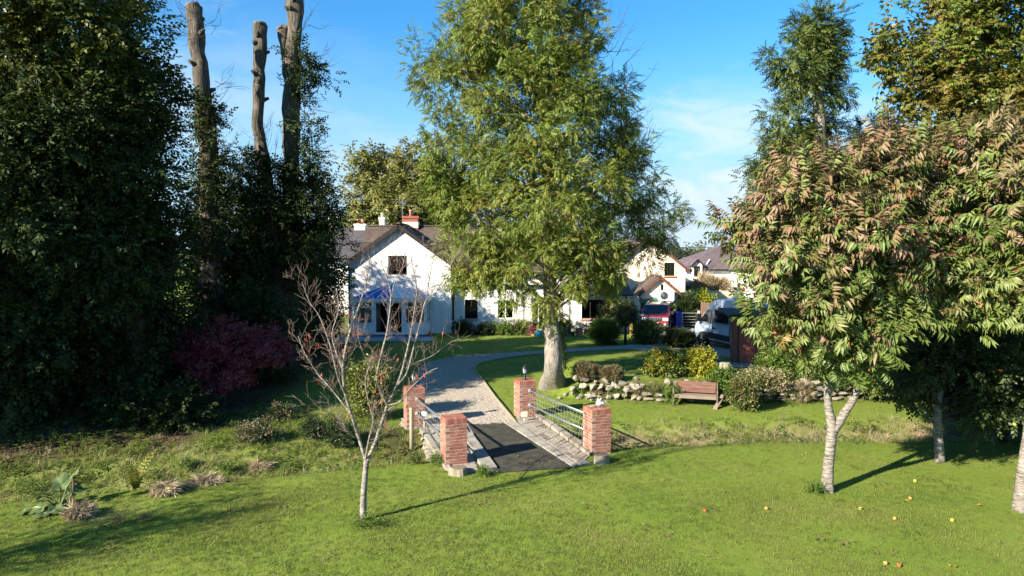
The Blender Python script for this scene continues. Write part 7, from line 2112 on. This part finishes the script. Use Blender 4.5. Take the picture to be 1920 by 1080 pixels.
bush("dwarf_conifer", "low flat-topped dark dwarf conifer beside the drive", 1275, 652, 60, 28, 60, 36, .20, "fine", 1.9, "leaf_conifer", 1010, category="conifer", up=.7)
bush("mixed_shrub", "mid green shrub with pale flecks in front of the red car", 1212, 645, 54, 42, 60, 30, .22, "small", 1.6, "leaf_variegated", 1011, mats=["leaf_shrub", "leaf_variegated"], mat_rule=two_tone(.5), category="shrub")
bush("feathery_shrub", "fresh green feathery bush by the two terracotta pots", 1133, 646, 48, 42, 55, 34, .24, "fine", 2.4, "leaf_fresh", 1012, category="shrub", up=.9)
bush("ivy_bush", "rounded ivy bush growing over the wall right of the bench", 1392, 770, 54, 66, 85, 28, .17, "small", 1.0, "leaf_shrub", 1013, mats=["leaf_shrub", "leaf_heather"], mat_rule=two_tone(.3), category="shrub")
bush("leafy_shrub", "bright green shrub between the bench and the tree stump", 1352, 740, 44, 50, 44, 26, .17, "small", 1.0, "leaf_fresh", 1014, category="shrub")
bush("wall_plant", "green climbing plant at the foot of the red shed under the cherry", 1452, 710, 70, 58, 70, 28, .18, "small", 1.05, "leaf_fresh", 1015, category="shrub")
bush("wall_plant", "grey green plants trailing over the wall right of the ivy bush", 1440, 722, 100, 24, 70, 22, .16, "small", .95, "leaf_shrub", 1016, mats=["leaf_shrub", "leaf_dry"], mat_rule=two_tone(.35), category="shrub")
bush("dry_flowers", "dry reddish flower heads on the wall behind the front cherry trunk", 1508, 757, 34, 46, 26, 14, .14, "dry", .7, "leaf_dry", 1017, category="plant", mats=["leaf_dry", "leaf_heather"], mat_rule=two_tone(.4))
bush("leafy_shrub", "dark green shrub on the terrace right of the front cherry trunk", 1640, 745, 110, 70, 100, 28, .26, "broad", .8, "leaf_shrub", 1018, category="shrub")
bush("leafy_shrub", "broad green shrub behind the cherry fork", 1545, 715, 110, 50, 90, 28, .24, "small", 1.3, "leaf_shrub", 1019, category="shrub")
bush("wall_plant", "yellow green plant at the left foot of the bench", 1258, 757, 22, 34, 18, 18, .10, "small", .9, "leaf_fresh", 1020, category="shrub")
bush("wall_plant", "straggling dry plants on the wall between heather and bench", 1215, 742, 60, 18, 20, 12, .12, "dry", .6, "leaf_dry", 1021, mats=["leaf_dry", "leaf_shrub"], mat_rule=two_tone(.45), category="plant")
def box_shrub(name, label, x, y, w, d, h, leaf, seed, kind="small", size=1.7, cr=.25, cat="hedge"):
    p = on_ground(x, y); lb = [(0, 0, h * .5, w / 2, d / 2, h / 2), (-w * .28, 0, h * .5, w * .25, d / 2, h * .5), (w * .28, 0, h * .5, w * .25, d / 2, h * .48)]
    return shrub(name, label, p, w, d, h, int(30 + w * h * 22), 34, cr, kind, size, leaf, seed, category=cat, lobes=lb, mats=[leaf, "leaf_yellow"], mat_rule=two_tone(.15))
box_shrub("clipped_hedge", "clipped green hedge below the heat pump", 11.2, 47.6, 2.6, 1.0, 1.75, "leaf_fresh", 1030)
p = on_ground(13.0, 47.2); shrub("golden_hedge", "bright lime yellow rounded hedge behind the brown fence", p, 2.6, 1.4, 2.3, 110, 34, .25, "small", 1.7, "leaf_lime", 1031, category="hedge")
p = on_ground(11.75, 45.6); shrub("dark_conifer", "narrow dark conifer behind the field gate", p, .95, .9, 1.9, 60, 34, .2, "fine", 2.0, "leaf_conifer", 1032, category="conifer", up=.9, lobes=[(0, 0, .55, .55, .5, .55), (0, 0, 1.2, .35, .35, .6)])
p = on_ground(11.9, 39.6); shrub("grassy_plant", "tall green grassy plant between the gate post and the campervan", p, 1.1, .9, 1.7, 46, 26, .25, "dry", 1.7, "leaf_fresh", 1033, category="plant", up=1.0, stem=False)
p = Vector((16.6, 57.0, 1.3)); shrub("dry_shrub", "pale leafless dome shaped shrub in front of the dormer house", p, 3.6, 2.0, 1.9, 100, 24, .4, "dry", 2.6, "leaf_dry", 1034, category="shrub", up=.6)
# bank carrying the picket fence
s = Shape(); s.hexa([(13.4, 52.5, .1), (21, 52.5, .1), (21, 59.5, .1), (13.4, 59.5, .1)], [(13.6, 53.8, 1.33), (21, 53.8, 1.33), (21, 59.5, 1.33), (13.6, 59.5, 1.33)]); tag(s.build("bank", M["ground"]), "grass bank in front of the dormer house", None, None, "structure")
# clipped ball tree
p = P(1172, 646); d = p.y; c = W(1173, 587, d); rad = 17 / FOCAL * d
t = thing("ball_tree", "clipped round ball tree on a slim stem by the corner of the cottage", "topiary", p)
Shape().tube([Vector((0, 0, -.1)), Vector((.02, 0, .7)), Vector((c.x - p.x, 0, c.z - p.z))], [.085, .07, .05], 10).build("trunk", M["bark_dark"], t, soft=True)
r = rng_of(66); C, O = make_clumps([(c.x - p.x, 0, c.z - p.z, rad * .9, rad * .9, rad * .9)], 60, r, 4); pos, ax, nr, idx = clump_sprigs(C, O, 30, .16, r, 0, 1, .2)
link("crown", sprigs_to_mesh("crown", pos, ax, nr, 1.15 * r.uniform(.8, 1.2, len(pos)), "small", [M["leaf_ivy"]]), t)["kind"] = "stuff"
# climber and slim shrub on the cottage end
p = on_ground(6.2, 41.6); shrub("wall_climber", "greyish leafy climber on the end of the cottage wall", p, 1.3, .8, 2.6, 60, 26, .25, "small", 1.7, "leaf_variegated", 1040, category="climber", mats=["leaf_variegated", "leaf_dry"], mat_rule=two_tone(.3))
for k, (px, w, h, leaf, lab) in enumerate(((868, 1.0, .75, "leaf_ivy", "dark low shrub at the corner of the shaded cottage wall"), (945, .95, .6, "leaf_fresh", "green low shrub between pots on the cottage wall"), (978, .9, .7, "leaf_shrub", "loose shrub at the foot of the slim grey post"), (908, .7, .4, "leaf_ivy", "small dark plant left of the green pot"), (1051, .5, .7, "leaf_yellow", "yellow leaved plant against the ash trunk"), (1120, .9, .8, "leaf_shrub", "small shrub under the red sill window"))):
    p = W(px, 620, 41.2); p.z = .3; shrub("border_plant", lab, p, w, .7, h, 26, 24, .17, "small", 1.4, leaf, 1050 + k, category="shrub", group="plants along the cottage wall")

for k, (px, py, w, h, lf, lab) in enumerate(((1085, 740, 30, 16, "leaf_fresh", "small green plant between the boulders nearest the ash"), (1122, 746, 34, 14, "leaf_heather", "brown trailing plant among the boulders below the heathers"), (1160, 742, 36, 18, "leaf_shrub", "green trailing plant at the right end of the pale boulders"), (1190, 738, 40, 16, "leaf_heather", "brown grassy plant right of the pale boulders"), (1228, 742, 40, 18, "leaf_shrub", "leafy plant hanging over the flat wall stones left of the bench"), (1480, 745, 50, 18, "leaf_shrub", "green plant trailing over the flat wall stones right of the ivy bush"))):
    bush("rock_plant", lab, px, py, w, h, 34, 16, .08, "small", .5, lf, 1160 + k, category="rock plant", stem=False, group="plants growing among the wall stones")

# rhubarb-like plant, fern and dead clumps on the left bank
def gunnera():
    p = P(112, 952); t = thing("rhubarb_plant", "large rhubarb-like plant with ragged leaves on the bare bank", "plant", p); r = rng_of(5)
    def blade(c, a, tilt, rad):
        n = 22; s = Shape(); o = Vector(c); rad *= .8; M3 = Matrix.Rotation(a, 3, 'Z') @ Matrix.Rotation(tilt, 3, 'Y'); pts = []
        for k in range(n):
            q = 2 * math.pi * k / n; e = rad * (1 + .20 * math.cos(5 * q) + .16 * (k % 2) + r.uniform(-.06, .06)) * (0.55 if k == n // 2 else 1); pts.append(o + M3 @ Vector((e * math.cos(q) + rad * .6, e * math.sin(q) * .85, .12 * rad * math.cos(3 * q))))
        ce = o + M3 @ Vector((rad * .35, 0, -.12 * rad))
        i0 = len(s.v); s.add([ce] + pts, [(0, 1 + k, 1 + (k + 1) % n) for k in range(n)]); s.tube([Vector((0, 0, 0)), o * .6 + Vector((0, 0, .05)), ce], [.018, .014, .010], 6)
        s.build("leaf", M["leaf_gunnera"], t)
    for (x, y, z, a, ti, rad) in ((-.15, -.25, .16, -2.0, .35, .22), (.10, -.28, .14, -1.0, .3, .2), (-.28, .0, .34, 2.8, .45, .26), (-.05, .12, .42, 1.9, -.5, .26), (.18, .05, .34, .3, .3, .18), (.22, .1, .62, .6, -.9, .18), (-.35, -.12, .22, -2.8, .4, .2), (.34, -.18, .12, -.4, .3, .15), (.05, .2, .3, 1.2, -.2, .22), (-.4, .15, .2, 2.2, .3, .2), (-.2, .3, .26, 1.9, .1, .2), (.3, .25, .3, .7, .2, .17), (-.05, -.38, .1, -1.6, .3, .2), (-.45, -.3, .08, -2.5, .3, .16)):
        blade((x, y, z), a, ti, rad)
    Shape().tube([(.2, .1, 0), (.22, .12, .35), (.25, .1, .62)], [.03, .025, .015], 8).build("stalk", M["bench_red"], t)
gunnera()
def fern():
    p = P(255, 925); t = thing("fern", "yellow green fern with upright feathery fronds on the bank", "fern", p); r = rng_of(12)
    for k in range(13):
        a = k * 2.4; L = r.uniform(.7, 1.05); s = Shape(); lean = r.uniform(.3, .7); path = [Vector((math.cos(a) * lean * u * u * L, math.sin(a) * lean * u * u * L, L * u * (1 - .25 * u * lean))) for u in np.linspace(0, 1, 14)]
        sd = Vector((-math.sin(a), math.cos(a), 0))
        for i in range(2, 14):
            w = .13 * math.sin(math.pi * min(1, i / 13 * .9 + .1)); up = (path[i] - path[i - 1])
            for sg in (-1, 1):
                q = path[i]; s.face([q, q + sd * sg * w * .5 + up * .6, q + sd * sg * w + up * .5, q + sd * sg * w * .5 + up * .05])
        s.tube(path, .004, 3, cap=False); s.build("frond", M["leaf_fern"], t)
fern()
for k, (px, py, w, h, lab) in enumerate(((312, 925, 46, 26, "heap of pale dead grass next to the fern"), (385, 908, 66, 14, "low heap of pale dead stems on the bank"), (490, 880, 34, 12, "small patch of dead stems on the rough bank"), (150, 968, 40, 22, "brown dead stems beside the rhubarb-like plant"))):
    bush("dead_grass_heap", lab, px, py, w, h, 60, 16, .13, "dry", .8, "leaf_dry", 1100 + k, category="dead grass", up=-.3, flat=.5, tangle=True, stem=False, group="dead grass heaps on the left bank")
for k, (px, py, w, h, lf, lab) in enumerate(((425, 890, 36, 20, "leaf_fresh", "leafy dock plant left of the dead stems"), (350, 880, 30, 18, "leaf_fresh", "small leafy weed in the shade edge of the bank"), (60, 930, 70, 26, "leaf_fresh", "lush green weeds at the left edge of the lawn"), (1190, 866, 60, 24, "leaf_fresh", "green tuft beside the ornament pillar log"), (1140, 838, 26, 40, "leaf_shrub", "leggy plant growing against the ornament pillar"), (905, 893, 30, 12, "leaf_fresh", "tuft of grass at the near end of the bridge"), (818, 872, 30, 18, "leaf_fresh", "weeds beside the left bridge wall"), (780, 870, 28, 16, "leaf_shrub", "small weeds below the round wooden post"), (1530, 925, 36, 10, "leaf_fresh", "short weeds round the foot of the front cherry"))):
    bush("weed_clump", lab, px, py, w, h, 24, 12, .07, "small", .48, lf, 1120 + k, category="weeds", stem=False)

# ------------------------------------------------------------------ windfalls
def windfalls():
    prof = [(.006, 0), (.025, .003), (.036, .030), (.031, .056), (.011, .062), (.005, .058)]
    me = {m: Shape().lathe(prof, 14).mesh("apple", M[m], True) for m in ("apple_red", "apple_yellow", "apple_orange")}
    st = Shape().tube([(0, 0, .056), (.005, 0, .075)], .003, 5).mesh("stalk", M["bark_dark"])
    spots = [(1321, 960, "apple_red", "red windfall apple alone on the open lawn left of the cherry"), (1615, 957, "apple_yellow", "yellow windfall apple just in front of the cherry shadow"), (1715, 905, "apple_yellow", "yellow windfall apple at the edge of the apple tree shade"), (1786, 979, "apple_yellow", "large yellow windfall apple on the lawn right of the brown pair"),
             (1679, 975, "apple_orange", "russet windfall apple with brown bits beside it"), (1661, 1060, "apple_orange", "orange windfall apple, left of the pair at the bottom of the picture"), (1686, 1063, "apple_red", "reddish windfall apple, right of the pair at the bottom of the picture"), (1705, 937, "apple_orange", "small brown windfall apple below the shaded trunk"), (1437, 956, "apple_orange", "small tan windfall apple halfway to the cherry trunk")]
    for px, py, m, lab in spots:
        p = P(px, py); t = thing("windfall_apple", lab, "apple", p + Vector((0, 0, .004)), px * .1, "windfall apples on the lawn"); link("fruit", me[m], t, (0, 0, 0), (.5, .2, 0)); link("stalk", st, t, (0, 0, 0), (.5, .2, 0))
    r = rng_of(9); v, f = leaf_strip((0, 0, 0), (1, 0, .1), (0, 0, 1), .10, .05, .15, .3, 3); lm = array_mesh("fallen_leaf", np.array(v), np.array(f), M["leaf_fallen"])
    for px, py in ((1878, 1020), (1695, 940), (1760, 895), (1435, 958), (1420, 885), (1790, 1064), (1783, 1066), (1500, 855), (1512, 850), (1688, 982), (1605, 900), (1560, 885), (1133, 890), (1640, 925), (1830, 950), (1240, 905)):
        p = P(px, py); o = link("fallen_leaf", lm, None, p + Vector((0, 0, .035)), (r.uniform(-.3, .3), r.uniform(-.3, .3), r.uniform(0, 6))); tag(o, "small yellow-brown fallen leaf lying on the mown lawn", "leaf", "fallen leaves on the lawn")
    # scuffed clods of turf near the thin shadow
    for px, py, lab in ((225, 982, "scuffed clod of turf left of the other, by the thin shadow"), (268, 977, "scuffed clod of turf right of the other, by the thin shadow")):
        bush("turf_clod", lab, px, py, 30, 8, 16, 10, .05, "small", .3, "leaf_heather", 1200 + px, category="turf clod", stem=False)
windfalls()
